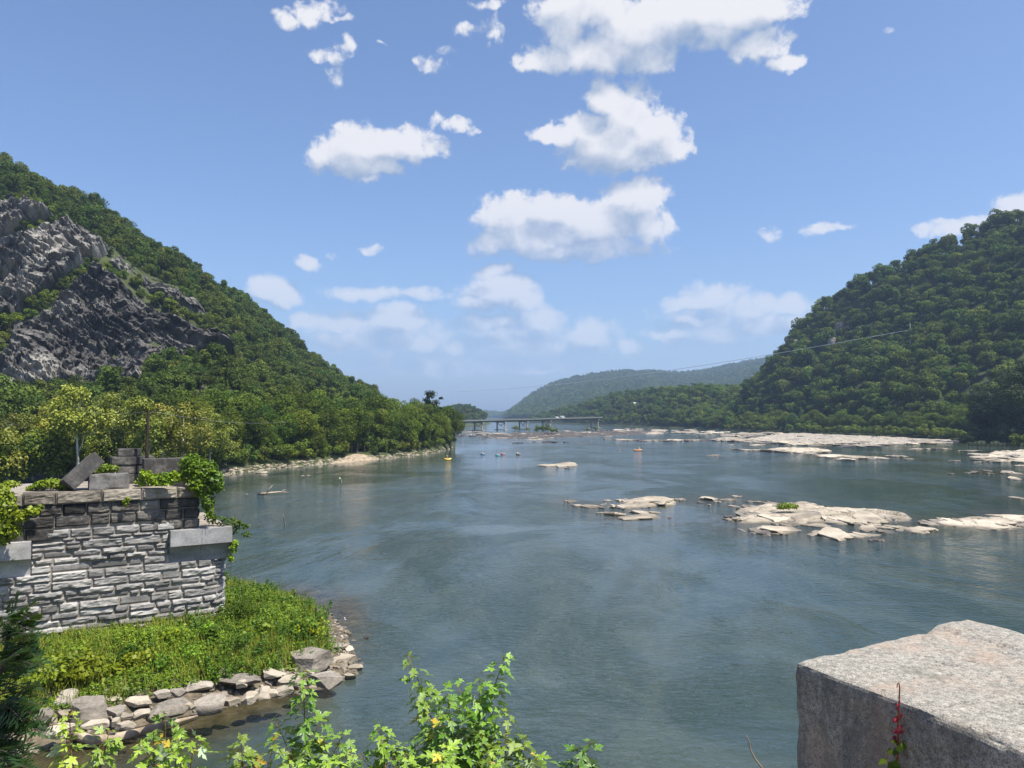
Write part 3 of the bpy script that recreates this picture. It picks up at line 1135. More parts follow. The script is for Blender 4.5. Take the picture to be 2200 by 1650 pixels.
# right bank trees, from the dark ones at the right edge out to the bend
used = set()
bankR = [tree_proto("shore_tree", 340 + i, [5.8, 5.2, 6.4, 5.0][i], [14, 12.5, 15, 12][i], [20, 17, 24, 18][i], 5200, 0.42, 0.32, M['shore_leaf'], M['bark'], parts=True, base=[.04, .08, .02, .06][i], limbs=5, spread=0.66) for i in range(4)]
spots = []
for px in np.arange(1440, 2075, 15.0):
    for row in range(3):
        y0 = np.interp(px, [1440, 1600, 1750, 1900, 2000, 2075], [640, 505, 425, 362, 325, 308]) + row * r.uniform(11, 17) + r.uniform(2, 6)
        spots.append((px + r.uniform(-9, 9), y0, r.uniform(0.6, 0.95) * (1.0 + 0.10 * row)))
for px, d, s in spots:
    x = (px - CX) / F * d
    place(bankR[r.integers(4)], used, (x, d, flat_z(x, d) - 0.3), s, r.uniform(0, 6.28), "rounded green tree on the flat between the right shore ledges and the hill", "tree", "trees along the right shore")

# big trees at the right edge, their deep shade put into dark leaf colour
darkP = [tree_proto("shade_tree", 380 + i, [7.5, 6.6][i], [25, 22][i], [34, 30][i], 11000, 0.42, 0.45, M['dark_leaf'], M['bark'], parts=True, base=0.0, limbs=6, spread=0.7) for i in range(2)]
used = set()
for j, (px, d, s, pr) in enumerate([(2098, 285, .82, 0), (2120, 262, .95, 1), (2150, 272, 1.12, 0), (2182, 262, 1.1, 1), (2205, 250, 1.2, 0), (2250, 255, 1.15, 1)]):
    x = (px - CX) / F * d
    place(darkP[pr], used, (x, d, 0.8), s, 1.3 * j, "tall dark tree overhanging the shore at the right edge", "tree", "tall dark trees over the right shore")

underP = [tree_proto("understory_shrub", 395 + i, 3.2, 4.6, 10, 1500, 0.34, 0.08, M['dark_leaf'], M['bark'], base=0.0, limbs=3, spread=0.75) for i in range(2)]  # fills the pale gap under the crowns; shade is in the leaf colour
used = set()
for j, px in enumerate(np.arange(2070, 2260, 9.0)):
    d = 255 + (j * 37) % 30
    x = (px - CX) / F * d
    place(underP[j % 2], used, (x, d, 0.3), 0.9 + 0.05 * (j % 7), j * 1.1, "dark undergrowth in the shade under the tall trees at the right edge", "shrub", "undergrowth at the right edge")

# shrubs in front of those trees along the right ledges
bushP = [tree_proto("bank_shrub", 400 + i, 2.6, 3.9, [9, 11, 8][i], 1500, 0.30, 0.08, M['bush_leaf'], M['bark'], parts=True, base=0.02, limbs=4, spread=0.72) for i in range(3)]
used = set()
for px in np.arange(1290, 2060, 13.0):
    d = np.interp(px, [1290, 1450, 1600, 1750, 1900, 2060], [860, 640, 492, 412, 350, 305]) + r.uniform(-4, 5)
    x = (px - CX) / F * d
    s = r.uniform(0.9, 1.8) * (1.0 if px > 1500 else 1.35)
    place(bushP[r.integers(3)], used, (x, d, max(flat_z(x, d), 0.6) - 0.15), s, r.uniform(0, 6.28), "yellow-green shrub at the edge of the pale ledges on the right shore", "shrub", "shrubs along the right shore ledges")
SHRUB_SRC = bushP
for px, d, s in [(2185, 226, 1.25), (2215, 224, 1.5)]:
    x = (px - CX) / F * d
    place(bushP[0], used, (x, d, 0.3), s, px, "bright yellow-green shrub on the flat rocks at the right edge", "shrub", "shrubs at the right edge")

# wooded rise behind the far right shore, the far left bank, and the hill beyond: masses of trees
n = 9000
yy = RNG.uniform(560, 1150, n)
oo = RNG.uniform(3, 190, n)
xx = np.interp(yy, RSH[:, 1], RSH[:, 0]) + oo
cand = np.stack([xx, yy, flat_z(xx, yy)], 1)
k = poisson(cand, None, 6.2)
scatter("far_shore_forest", cand[k] - np.array([0, 0, 0.5]), RNG.uniform(0.8, 1.35, len(k)) * np.interp(oo[k], [3, 14], [0.6, 1.0]), RNG.uniform(0, 6.28, len(k)), hillR)
n = 3000
yy = RNG.uniform(290, 1400, n)
oo = RNG.uniform(3, 120, n)
xx = np.interp(yy, LSH[:, 0], LSH[:, 1]) - oo
cand = np.stack([xx, yy, leftfar_z(xx, yy)], 1)
k = poisson(cand, None, 7.0)
scatter("far_left_forest", cand[k] - np.array([0, 0, 0.5]), RNG.uniform(0.8, 1.3, len(k)), RNG.uniform(0, 6.28, len(k)), hillL)
n = 26000
ii, jj = RNG.integers(0, len(hpx) - 1, n), RNG.integers(0, 31, n)
fu, fv = RNG.random(n)[:, None], RNG.random(n)[:, None]
cand = (HP[ii, jj] * (1 - fu) + HP[ii + 1, jj] * fu) * (1 - fv) + (HP[ii, jj + 1] * (1 - fu) + HP[ii + 1, jj + 1] * fu) * fv
x_, y_, d_ = pix(cand)
cand = cand[(x_ < 1760)]
scatter("distant_forest", cand - np.array([0, 0, 1.5]), RNG.uniform(1.0, 1.9, len(cand)), RNG.uniform(0, 6.28, len(cand)), hillR[:3])

# --- pale-barked sycamores behind the pier, catching the sun
syc = [tree_proto("sycamore_tree", 500 + i, [3.9, 3.5, 4.2][i], [13.5, 12.5, 14][i], [20, 18, 24][i], 6500, 0.29, 0.2, M['syc_leaf'], M['white_bark'], parts=True, base=[.14, .10, .04][i], limbs=5, spread=0.80, open_=1.0) for i in range(3)]
used = set()
for px, d, s, k_, lab in [(172, 98, 1.12, 0, "tallest pale-trunked sycamore behind the broken pier, thin yellow-green crown"),
                          (75, 100, .86, 1, "lower yellow-green sycamore at the left, in front of the dark cave mouth"),
                          (318, 99, 1.05, 1, "sycamore behind the wooden pole, crooked white trunk showing"),
                          (250, 106, .98, 2, "leafy yellow-green sycamore between the two white-trunked ones"),
                          (400, 101, .86, 2, "broad yellow-green sycamore right of the wooden pole"),
                          (455, 112, .82, 2, "small yellow-green sycamore where the left bank meets the water behind the pier"),
                          (120, 103, .92, 2, "leafy sycamore just left of the tallest pale-trunked one"),
                          (22, 97, .74, 2, "low leafy sycamore at the left edge above the yellow creeper"),
                          (352, 104, .92, 0, "yellow-green sycamore close behind the wooden pole on its right side")]:
    place(syc[k_], used, ((px - CX) / F * d, d, 1.0), s, px * 0.7, lab, "tree", "sycamores behind the pier")
lows = [tree_proto("thicket_tree", 540 + i, 3.6, 7.0, 14, 3400, 0.30, 0.14, [M['syc_leaf'], M['bush_leaf'], M['bush_leaf']][i], M['bark'], parts=True, base=0.04, limbs=5, spread=0.7) for i in range(3)]
used = set()
for px in np.arange(-40, 480, 17.0):
    for d in (88 + 0.03 * max(px, 0) + r.uniform(-2, 3), 112 + r.uniform(-3, 5)):
        d = max(d, sh_left(px) + 2.5)
        place(lows[r.integers(3)], used, ((px - CX) / F * d, d, 0.9), r.uniform(0.8, 1.25), r.uniform(0, 6.28), "bushy young tree in the thicket behind the broken pier", "tree", "thicket behind the pier")
# single trees one can tell apart
t = tree_proto("lone_tree", 560, 3.1, 13, 13, 900, 0.42, 0.2, M['dark_leaf'], M['bark'], parts=True, base=0.45, limbs=9, spread=0.85, open_=1.0)
x = (938 - CX) / F * 238
place(t, set(), (x, 226, 1.5), 1.28, 0.5, "thin dark tree rising above the end of the left bank's trees", "tree", None)

# shrubs and small plants on the crag's ledges and gullies
used = set(id(b) for b in bushP)
gsel = [(float(CPX[i_, j_]), float(cpy[i_, j_])) for i_, j_ in zip(r.integers(60, CPX.shape[0] - 10, 6000), r.integers(10, 235, 6000)) if mask[i_, j_] < 0.25 and inside[i_, j_] > -40 and cpy[i_, j_] > 440][:52]
gl = gsel + [(150, 620), (120, 640), (175, 600), (100, 655), (140, 600), (60, 505), (40, 500), (85, 490), (250, 600), (75, 670), (330, 655), (360, 665), (20, 700), (15, 740), (30, 760), (300, 640), (310, 720), (40, 820), (262, 690), (212, 588), (420, 700), (160, 592), (108, 622), (62, 690)]
for j, (px, py) in enumerate(gl):
    tt = np.linspace(1.8, 3.2, 60)
    pp = left_point(np.full(60, float(px)), tt)
    _, yy, _ = pix(pp)
    q = pp[np.argmin(np.abs(yy - py))]
    place(bushP[j % 3], used, q + out_n * 1.2 - np.array([0, 0, .6]), r.uniform(0.6, 1.2), j, "green shrub rooted on a ledge of the bare crag", "shrub", "shrubs on the crag")

# small outcrops among the right hill's trees
for j, (px, py, w) in enumerate([(1702, 722, 9), (1716, 742, 7), (1690, 742, 6), (1735, 760, 7), (1810, 706, 8), (1830, 700, 6), (1790, 735, 6), (1712, 765, 5)]):
    tt = np.linspace(0.5, 3.1, 120)
    pp = right_point(np.full(120, float(px)), tt)
    _, yy, _ = pix(pp)
    q = pp[np.argmin(np.abs(yy - py - 6))]
    v, f = rock_verts(700 + j, (w * 1.1, w * .8, w * 1.0), 14, 4, 0.06, slab=.3)
    mb = MB(); mb.add(v, f)
    o = mb.build("outcrop", [M['grey_rock']])
    o.location = q + np.array([-1.0, -2.5, 2.2])
    tag(o, "pale grey outcrop showing between the trees on the right hill's steep left end", "rock", "outcrops on the right hill")

# ------------------------------------------------------------------ the islet under the broken pier
OUT_PX = [(60, 1640, 0), (100, 1602, 0), (200, 1588, 0), (350, 1548, 0), (450, 1530, 0), (540, 1508, 0), (620, 1494, 0), (700, 1480, 0), (745, 1462, 0), (776, 1440, 0), (770, 1412, 0), (752, 1385, 0)]
ISL = [tuple(G(x, y, z)[:2]) for x, y, z in OUT_PX]
ISL += [(-7.6, 36.4), (-9.2, 39.5), (-13, 43), (-20, 46), (-30, 45), (-40, 38), (-38, 26), (-26, 21)]
ISL = np.array(ISL)


def poly_sd(xy, poly):
    """signed distance to a polygon, positive inside"""
    xy = np.asarray(xy, float)
    d = np.full(xy.shape[:-1], 1e9)
    ins = np.zeros(xy.shape[:-1], bool)
    n = len(poly)
    for i in range(n):
        a, b = poly[i], poly[(i + 1) % n]
        e, w = b - a, xy - a
        t = np.clip((w @ e) / (e @ e), 0, 1)
        d = np.minimum(d, np.linalg.norm(w - t[..., None] * e, axis=-1))
        c = (a[1] > xy[..., 1]) != (b[1] > xy[..., 1])
        with np.errstate(divide='ignore', invalid='ignore'):
            xi = (b[0] - a[0]) * (xy[..., 1] - a[1]) / (b[1] - a[1] if b[1] != a[1] else 1e-9) + a[0]
        ins ^= c & (xy[..., 0] < xi)
    return np.where(ins, d, -d)


def isl_z(xy):
    sd = poly_sd(xy, ISL)
    z = np.interp(sd, [-4, -1, 0, 1.2, 2.6, 5, 9], [-2.1, -0.55, -0.04, 0.42, 0.78, 1.0, 1.1])
    return z + 0.06 * vnoise(np.concatenate([np.asarray(xy) * 1.7, np.zeros(np.shape(xy)[:-1] + (1,))], -1), 3)


gx, gy = np.arange(-45, -2, 0.35), np.arange(17, 50, 0.35)
GX, GY = np.meshgrid(gx, gy, indexing='ij')
GZ = isl_z(np.stack([GX, GY], -1))
mb = MB()
mb.add(np.stack([GX, GY, GZ], -1).reshape(-1, 3), grid_faces(len(gx), len(gy)))
tag(mb.build("islet", [M['soil']], smooth=True), kind='structure')


def on_islet(px, py):
    p = G(px, py, 0.5)
    for _ in range(8):
        p = G(px, py, float(isl_z(p[None, :2])[0]))
    return p


# ------------------------------------------------------------------ the broken stone pier
M['ash'] = rock_mat("light_rough_ashlar", ((0.11, 0.107, 0.102), (0.205, 0.198, 0.187), (0.365, 0.352, 0.33)), 1.1, 9.0, 0.035, rnd=0.0, streak=(1, 1, 3.2), attr=0.62)
M['blackstone'] = rock_mat("soot_dark_ashlar", ((0.018, 0.017, 0.016), (0.062, 0.058, 0.053), (0.20, 0.185, 0.16)), 0.9, 8.0, 0.03, rnd=0.0, attr=0.5)
M['coping'] = rock_mat("weathered_brown_coping", ((0.035, 0.030, 0.025), (0.125, 0.108, 0.086), (0.30, 0.265, 0.215)), 0.9, 7.0, 0.03, rnd=0.2, attr=0.5, streak=(1, 1, .45))
M['dressed'] = rock_mat("dressed_grey_stone", ((0.14, 0.14, 0.14), (0.29, 0.285, 0.28), (0.46, 0.455, 0.445)), 0.7, 14.0, 0.012, rnd=0.1, streak=(1, 1, 2))
M['block'] = rock_mat("grey_cut_block", ((0.05, 0.048, 0.046), (0.115, 0.108, 0.10), (0.24, 0.23, 0.215)), 1.6, 12.0, 0.02, rnd=0.3)
M['mortar'] = rock_mat("mortar", ((0.14, 0.12, 0.095), (0.28, 0.245, 0.20), (0.42, 0.38, 0.32)), 1.4, 12.0, 0.02)

C0 = np.array([-12.55, 34.25])
U = np.array([0.845, 0.535])                                     # along the face, towards the river
NF = np.array([0.535, -0.845])                                   # out of the face
RC = 0.95                                                        # radius of the rounded end


def path_low(t):
    """t metres from the rounded end's start; negative runs left along the face, positive goes round and back"""
    t = np.asarray(t, float)
    cen = C0 - U * RC - NF * RC
    arc = RC * math.pi / 2
    a = np.clip(t, 0, arc) / RC
    n = np.cos(a)[..., None] * NF + np.sin(a)[..., None] * U
    xy = cen + n * RC
    xy = xy + np.minimum(t, 0)[..., None] * U - np.maximum(t - arc, 0)[..., None] * NF
    return xy, n


UP_S = 1.25                                                      # the upper courses stop short of the end
CU = C0 - U * UP_S


def path_front_up(t):
    t = np.asarray(t, float)
    return CU + t[..., None] * U - 0.0 * NF, np.broadcast_to(NF, t.shape + (2,))


def path_side_up(t):
    t = np.asarray(t, float)
    return CU - t[..., None] * NF, np.broadcast_to(U, t.shape + (2,))


def stone(mb, path, t0, t1, z0, z1, seed, bulge, tint, mat=0, proud=0.0, cleft=1.0, edge=0.038):
    nu = int(np.clip((t1 - t0) / 0.055, 5, 26))
    nz = int(np.clip((z1 - z0) / 0.045, 4, 14))
    u = np.linspace(0, 1, nu)
    w = np.linspace(0, 1, nz)
    Uu, Ww = np.meshgrid(u, w, indexing='ij')
    T, Z = t0 + Uu * (t1 - t0), z0 + Ww * (z1 - z0)
    de = np.minimum(np.minimum(Uu, 1 - Uu) * (t1 - t0), np.minimum(Ww, 1 - Ww) * (z1 - z0))
    e = np.clip(de / edge, 0, 1)
    prof = np.sqrt(e)
    p3 = np.stack([T * 1.6, Z * 5.0 + T * 0.8, np.full_like(T, seed * 3.1)], -1)
    nz_ = fbm(p3, 3, seed % 7) * cleft
    rd = ridged(np.stack([T * 2.3 + 9, Z * 9.0 - T * 1.5, np.full_like(T, seed * 1.7)], -1), 2, 3) * cleft
    tilt = (np.random.default_rng(seed).normal() * 0.25) * (Ww - 0.5) + 0.30 * (0.45 - np.abs(Ww - 0.45))
    out = -0.03 + prof * (0.03 + proud) + prof * bulge * (0.75 + 0.9 * nz_ + 0.45 * rd + tilt)
    xy, n = path(T + np.where(e < 0.5, fbm(p3 * 3, 2, 1) * 0.02, 0))
    v = np.concatenate([xy + n * out[..., None], Z[..., None]], -1)
    mb.add(v.reshape(-1, 3), grid_faces(nu, nz), mat, tint)


pier = empty("stone_pier", (C0[0] - 4, C0[1] - 1, 0.9))
tag(pier, "ruined masonry bridge pier, dark upper courses over pale rough stone", "bridge pier")
PO = np.array(pier.location)


def pbuild(mb, name, mats, smooth=False, parent=None):
    o = mb.build(name, mats, parent if parent is not None else pier, smooth)
    if parent is None:
        o.location = -PO
    return o


def prism(mb, poly, z0, z1, mat=0, tint=None):
    n = len(poly)
    v = np.concatenate([np.c_[poly, np.full(n, z0)], np.c_[poly, np.full(n, z1)]])
    q = [(i, (i + 1) % n, n + (i + 1) % n, n + i) for i in range(n)]
    mb.add(v, q, mat, tint)
    tri = [(0 + n, i + n, i + 1 + n) for i in range(1, n - 1)]
    mb.f3.append(np.array(tri) + mb.n - 2 * n)
    mb.m3.append(np.full(len(tri), mat))


rs = np.random.default_rng(77)
LEFT_T = -11.5
# core of mortar, a hand's breadth behind the faces
mb = MB()
tt = np.concatenate([[LEFT_T - 1.0], np.linspace(0, RC * math.pi / 2, 9), [RC * math.pi / 2 + 4.6]])
xy, nn = path_low(tt)
pl = np.concatenate([xy - nn * 0.02, [xy[0] - NF * 6.4]])
prism(mb, pl, 0.3, 5.14)
a = CU - U * 0.035 - NF * 0.035
pl = np.array([a + U * (LEFT_T), a, a - NF * 5.5, a + U * LEFT_T - NF * 5.5])
prism(mb, pl, 5.0, 6.93)
pbuild(mb, "core", [M['mortar']])

# rough ashlar below
mb = MB()
z = 0.45
courses = []
while z < 5.52:
    h = rs.uniform(0.21, 0.40)
    if 5.14 - z < 0.42 and z < 5.14:
        h = 5.14 - z
    h = min(h, 5.56 - z)
    if h < 0.1:
        break
    courses.append((z, z + h))
    z += h
sd_ = 0
for ci, (z0, z1) in enumerate(courses):
    upper = z0 >= 5.13
    t = LEFT_T - 0.4 + rs.uniform(-0.3, 0)
    tend = (-UP_S - 0.02 - (1.2 - 1.25)) if upper else RC * math.pi / 2 + 3.6
    while t < tend - 0.15:
        L = rs.uniform(0.42, 1.35) * (0.62 + 1.35 * (z1 - z0))
        if t > -0.5:
            L = min(L, 0.62)
        L = min(L, tend - t)
        if tend - (t + L) < 0.2:
            L = tend - t
        skip = (upper and t + L < -UP_S - 4.35)
        ta, tb = t, t + L
        if 3.72 < (z0 + z1) / 2 < 5.14:                          # stones are cut to the springers' sides
            if ta < -1.47 < tb:
                tb = -1.47
            elif ta < 1.3 < tb:
                ta = 1.3
            elif ta < -6.46 < tb:
                ta = -6.46
            if tb - ta < 0.1:
                skip = True
        # the springer stones take this place
        mid = (ta + tb) / 2
        if 3.72 < (z0 + z1) / 2 < 5.14 and (-1.47 < mid < 1.3 or mid < -6.46):
            skip = True
        if not skip:
            sd_ += 1
            g = 0.012
            tn = np.clip(rs.normal(0.56, 0.17), 0.12, 0.95)
            if rs.random() < 0.13:
                stone(mb, path_low, ta + g, tb - g, z0 + g, z1 - g, sd_, 0.018, tn - 0.2, cleft=0.35, edge=0.025)   # a squared repair stone
            elif z1 - z0 > 0.29 and rs.random() < 0.22:
                zm = z0 + (z1 - z0) * rs.uniform(0.4, 0.6)
                stone(mb, path_low, ta + g, tb - g, z0 + g, zm - g, sd_, rs.uniform(0.05, 0.11), tn)
                stone(mb, path_low, ta + g, tb - g, zm + g, z1 - g, sd_ + 500, rs.uniform(0.05, 0.11), np.clip(tn + rs.normal() * 0.1, 0, 1))
            else:
                stone(mb, path_low, ta + g, tb - g, z0 + g, z1 - g, sd_, rs.uniform(0.055, 0.115), tn)
        t += L
pbuild(mb, "pale_masonry", [M['ash']])
# soot-dark squared courses above, with their returns round the corner
mb = MB()
for ci, (z0, z1) in enumerate([(5.56, 6.03), (6.03, 6.47)]):
    t = -11.2 + 0.33 * ci
    while t < -0.05:
        L = rs.uniform(0.65, 1.25)
        if 0 - (t + L) < 0.45:
            L = -t
        sd_ += 1
        stone(mb, path_front_up, t + .012, t + L - .012 * (t + L < -.01), z0 + .012, z1 - .012, sd_, 0.045 + 0.03 * rs.random(), np.clip(rs.normal(0.42, 0.14), 0, 1), edge=0.04, cleft=0.8)
        t += L
    t = 0.0
    while t < 5.2:
        L = rs.uniform(0.7, 1.2)
        sd_ += 1
        stone(mb, path_side_up, t + .012 * (t > 0), t + L - .012, z0 + .012, z1 - .012, sd_, 0.04, np.clip(rs.normal(0.42, 0.14), 0, 1), edge=0.04, cleft=0.8)
        t += L
t = -9.9
for L in (1.0, 0.86, 0.78, 0.9, 1.0):                             # the extra low course at the left
    sd_ += 1
    stone(mb, path_front_up, t + .012, t + L - .012, 5.06, 5.545, sd_, 0.05, np.clip(rs.normal(0.38, 0.12), 0, 1), edge=0.04, cleft=0.8, proud=0.05)
    t += L
t = 0.0
while t < 4.5:                                                   # returns of the end wall down to the ledge
    sd_ += 1
    stone(mb, path_side_up, t + .012 * (t > 0), t + 0.9 - .012, 5.15, 5.55, sd_, 0.05, 0.45, edge=0.04)
    t += 0.9
# darker stones at the right of the front, down to the ledge
t = -1.85
for L in (0.62, 0.60, 0.63):
    sd_ += 1
    stone(mb, path_front_up, t + .012, min(t + L - .012, 0), 5.16, 5.545, sd_, 0.05, 0.62, edge=0.04, proud=0.02)
    t += L
pbuild(mb, "dark_masonry", [M['blackstone']])
# coping
mb = MB()
t = -11.4
while t < 0.05:
    L = rs.uniform(0.95, 1.7)
    if 0.1 - (t + L) < 0.6:
        L = 0.1 - t
    sd_ += 1
    tn = np.clip(rs.normal(0.5, 0.16), 0, 1)
    stone(mb, path_front_up, t + .014, t + L - .014, 6.485, 6.955, sd_, 0.07, tn, edge=0.05, proud=0.10, cleft=0.9)
    c = CU + U * (t + L / 2) - NF * 0.40
    box(mb, (c[0], c[1], 6.72), (L - 0.03, 0.98, 0.46), np.array([[U[0], -U[1], 0], [U[1], U[0], 0], [0, 0, 1.0]]), 0, tn)
    t += L
pbuild(mb, "coping", [M['coping']])


def springer(tc_, w, path_base, turn=False):
    """a projecting springing stone: squared block over a hollow-curved underside"""
    sp = MB()
    prof = [(0.40, 5.13), (0.40, 4.47)] + [(0.40 - 0.40 * math.sin(k * math.pi / 2) ** 0.85, 4.47 - 0.74 * (1 - math.cos(k * math.pi / 2)) ** 0.8) for k in np.linspace(0.08, 1, 9)] + [(-0.5, 3.73), (-0.5, 5.13)]
    prof = np.array(prof)
    n = len(prof)
    half = w / 2
    for s0, s1 in ((-half, 0.0 - 0.006), (0.006, half)):
        vv = []
        for s in (s0, s1):
            base = path_base(s)
            for o_, z_ in prof:
                vv.append((*(base[0] + base[1] * o_), z_))
        q = [(i, i + n, (i + 1) % n + n, (i + 1) % n) for i in range(n)]
        sp.add(vv, q)
        for off, flip in ((0, 1), (n, -1)):
            tri = [((0, i, i + 1) if flip > 0 else (0, i + 1, i)) for i in range(1, n - 1)]
            # star-shaped about the inner top corner
            c = n - 1
            tri = [((c, i, i + 1) if flip > 0 else (c, i + 1, i)) for i in range(0, n - 2)]
            sp.f3.append(np.array(tri) + off + sp.n - 2 * n)
            sp.m3.append(np.zeros(len(tri), int))
    return sp


pbuild(springer(0, 2.5, lambda s: (C0 - U * 1.16 + U * s - NF * 0.02, NF)), "springing_stone", [M['dressed']])
pbuild(springer(0, 3.6, lambda s: (C0 - U * 9.2 + U * s - NF * 0.02, NF)), "springing_stone", [M['dressed']])

# --- loose and standing blocks on top of the pier


def cut_block(name, dims, seed, mat, chip=0.03):
    """a quarried block with worn arrises: a subdivided box with eroded edges"""
    n = 9
    mb = MB()
    g = np.linspace(-1, 1, n)
    A, B = np.meshgrid(g, g, indexing='ij')
    faces = []
    for ax in range(3):
        for sg in (-1, 1):
            v = np.zeros(A.shape + (3,))
            v[..., ax] = sg
            v[..., (ax + 1) % 3] = A
            v[..., (ax + 2) % 3] = B
            faces.append((v.reshape(-1, 3), grid_faces(n, n) if sg > 0 else grid_faces(n, n)[:, ::-1]))
    h = np.asarray(dims, float) / 2
    for v, f in faces:
        p = v * h
        dist = np.sort(h - np.abs(p), 1)[:, 1]
        worn = np.clip(1 - dist / (chip * 2.2), 0, 1) * chip * (0.6 + 0.8 * fbm(p * 3 + seed, 3, seed))
        p = p - unit(p / h) * worn[:, None]
        p += unit(v) * (fbm(p * 2.1 + seed * 2, 3, seed)[:, None] * chip * 0.6)
        mb.add(p, f)
    return mb.build(name, [mat])


AX = np.array([[U[0], -U[1], 0], [U[1], U[0], 0], [0, 0, 1.0]])
from mathutils import Matrix


def set_rot(o, R):
    o.rotation_euler = Matrix([list(r_) for r_ in R]).to_euler()


def top_at(px, py_bottom, back):
    """point on the pier's top, `back` metres behind the face line, under photo column px"""
    best = None
    for s in np.linspace(-11, 0.3, 600):
        q = CU + U * s - NF * back
        x, y, _ = pix(np.array([q[0], q[1], 6.96]))
        if best is None or abs(x[0] - px) < best[0]:
            best = (abs(x[0] - px), q)
    return best[1]


q = top_at(234, 0, 0.62)
o = cut_block("stone_block", (1.50, 0.75, 0.62), 3, M['block'])
o.location = (q[0], q[1], 6.96 + 0.31); set_rot(o, AX)
tag(o, "grey cut block lying flat on the coping beside the tilted block", "stone block", "loose blocks on the pier")
q = top_at(176, 0, 0.75)
o = cut_block("stone_block", (1.62, 0.80, 0.60), 5, M['block'])
o.location = (q[0], q[1], 6.96 + 0.73); set_rot(o, AX @ rot_axis((0, 1, 0), -math.radians(44)) @ rot_axis((0, 0, 1), 0.25))
tag(o, "grey cut block tilted steeply on its corner against its neighbour", "stone block", "loose blocks on the pier")
# standing remnant of two courses
q = top_at(352, 0, 1.35)
rem = empty("parapet_remnant", (q[0], q[1], 6.95), math.atan2(U[1], U[0]))
tag(rem, "dark standing wall stub of two courses right of the wooden pole", "wall", "wall stubs on the pier")
for dims, loc in (((1.72, 0.8, 0.70), (0, 0, 0.80 + .02)), ((0.98, 0.8, 0.44), (-0.37, 0, 0.22)), ((0.70, 0.78, 0.44), (0.49, 0, 0.22))):
    b = cut_block("course_block", dims, int(dims[0] * 31), M['blackstone'], 0.02)
    b.parent = rem; b.location = loc
q = top_at(288, 0, 3.4)
rem = empty("parapet_remnant", (q[0], q[1], 6.95), math.atan2(U[1], U[0]))
tag(rem, "dark stepped wall stub of several courses behind the flat block", "wall", "wall stubs on the pier")
for dims, loc in (((1.6, 0.9, 0.42), (0.1, 0, 0.21)), ((0.75, 0.9, 0.40), (-0.33, 0, 0.63)), ((0.82, 0.9, 0.40), (0.47, 0, 0.63)), ((1.75, 0.95, 0.36), (-0.08, -.03, 1.02)), ((0.78, 0.8, 0.34), (-0.30, 0.05, 1.38)), ((0.40, 0.7, 0.33), (0.10, 0.15, 1.375))):
    b = cut_block("course_block", dims, int(dims[0] * 57) + 3, M['blackstone'], 0.025)
    b.parent = rem; b.location = loc

# wooden pole with its two wires, standing on the pier's back half
M['pole'] = bark_mat("weathered_pole_wood", (0.022, 0.017, 0.013), (0.06, 0.046, 0.036), 4.0)
M['wire'] = plain_mat("wire", (0.32, 0.32, 0.33), 0.4, 0.5)
q = top_at(316, 0, 2.3)
pole = empty("utility_pole", (q[0], q[1], 6.93))
tag(pole, "slim dark wooden pole leaning slightly behind the pier's blocks", "pole")
ptop = P(318.5, 881, q[1] + 0.1) - np.array(pole.location)
mb = MB(); add_tube(mb, [(0, 0, 0), ptop * .5 + np.array([-.03, 0, 0]), ptop], [0.085, 0.075, 0.06], 9); mb.build("shaft", [M['pole']], pole)
mb = MB(); add_tube(mb, [ptop + np.array([-.16, .0, -.07]), ptop + np.array([.16, 0.03, -.07])], 0.03, 6); mb.build("crosspiece", [M['pole']], pole)
for e, lab in ((P(160, 872, 60.0), 1), (P(620, 905, 70.0), 2)):
    a = ptop + np.array([0, 0, -.04]); b = e - np.array(pole.location)
    k = np.linspace(0, 1, 9)[:, None]
    pts = a * (1 - k) + b * k - np.array([0, 0, 1.0]) * (4 * k * (1 - k)) * 0.35
    mb = MB(); add_tube(mb, pts, 0.005, 4); mb.build("wire", [M['wire']], pole)

# ------------------------------------------------------------------ leafy things on and round the pier


def leaf_heap(seed, n, shape, lsize, jitter=0.5):
    """leaves on the outside of a union of ellipsoids: list of (centre, radii)"""
    rng = np.random.default_rng(seed)
    w = np.array([a[1] * b for (_, (a, b, c)) in [(s[0], (s[1], s[1][0], 0)) for s in []]]) if False else None
    vol = np.array([(s[1][0] * s[1][1] * s[1][2]) ** (2 / 3) for s in shape])
    k = rng.choice(len(shape), n, p=vol / vol.sum())
    d = unit(rng.normal(size=(n, 3)) + np.array([0.1, -0.25, 0.25]))
    cen = np.array([s[0] for s in shape])[k]
    rad = np.array([s[1] for s in shape])[k]
    pos = cen + d * rad * rng.uniform(0.6, 1.08, n)[:, None]
    nn_ = unit(d * 0.6 + rng.normal(size=(n, 3)) * jitter + np.array([0, 0, 0.35]))
    L = lsize * rng.uniform(0.65, 1.35, n)
    v, f = leaf_quads(pos, nn_, L, L * rng.uniform(0.6, 0.9, n), rng)
    return v, f, np.repeat(np.clip(0.5 + rng.normal(size=len(shape))[k] * 0.13 + rng.normal(size=n) * 0.13, 0, 1), 4)


def leafy(name, loc, shape, n, lsize, mat, label, cat, group=None, stems=(), seed=1, jitter=0.5):
    root = empty(name, loc)
    tag(root, label, cat, group)
    mb = MB()
    for pts, r_ in stems:
        add_tube(mb, pts, np.linspace(r_, r_ * 0.4, len(pts)), 5)
    if not stems:
        for i in range(4):
            c, _ = shape[i % len(shape)]
            add_tube(mb, [(0.05 * i, 0, -0.05), (c[0] * .5, c[1] * .5, c[2] * .4), c], [0.02, 0.015, 0.006], 5)
    mb.build("stems", [M['bark']], root)
    mb = MB(); mb.add(*leaf_heap(seed, n, shape, lsize, jitter)[:2], 0, leaf_heap(seed, n, shape, lsize, jitter)[2])
    mb.build("leaves", [mat], root)
    return root


def world_off(px, py, Y, base):
    return P(px, py, Y) - np.asarray(base)


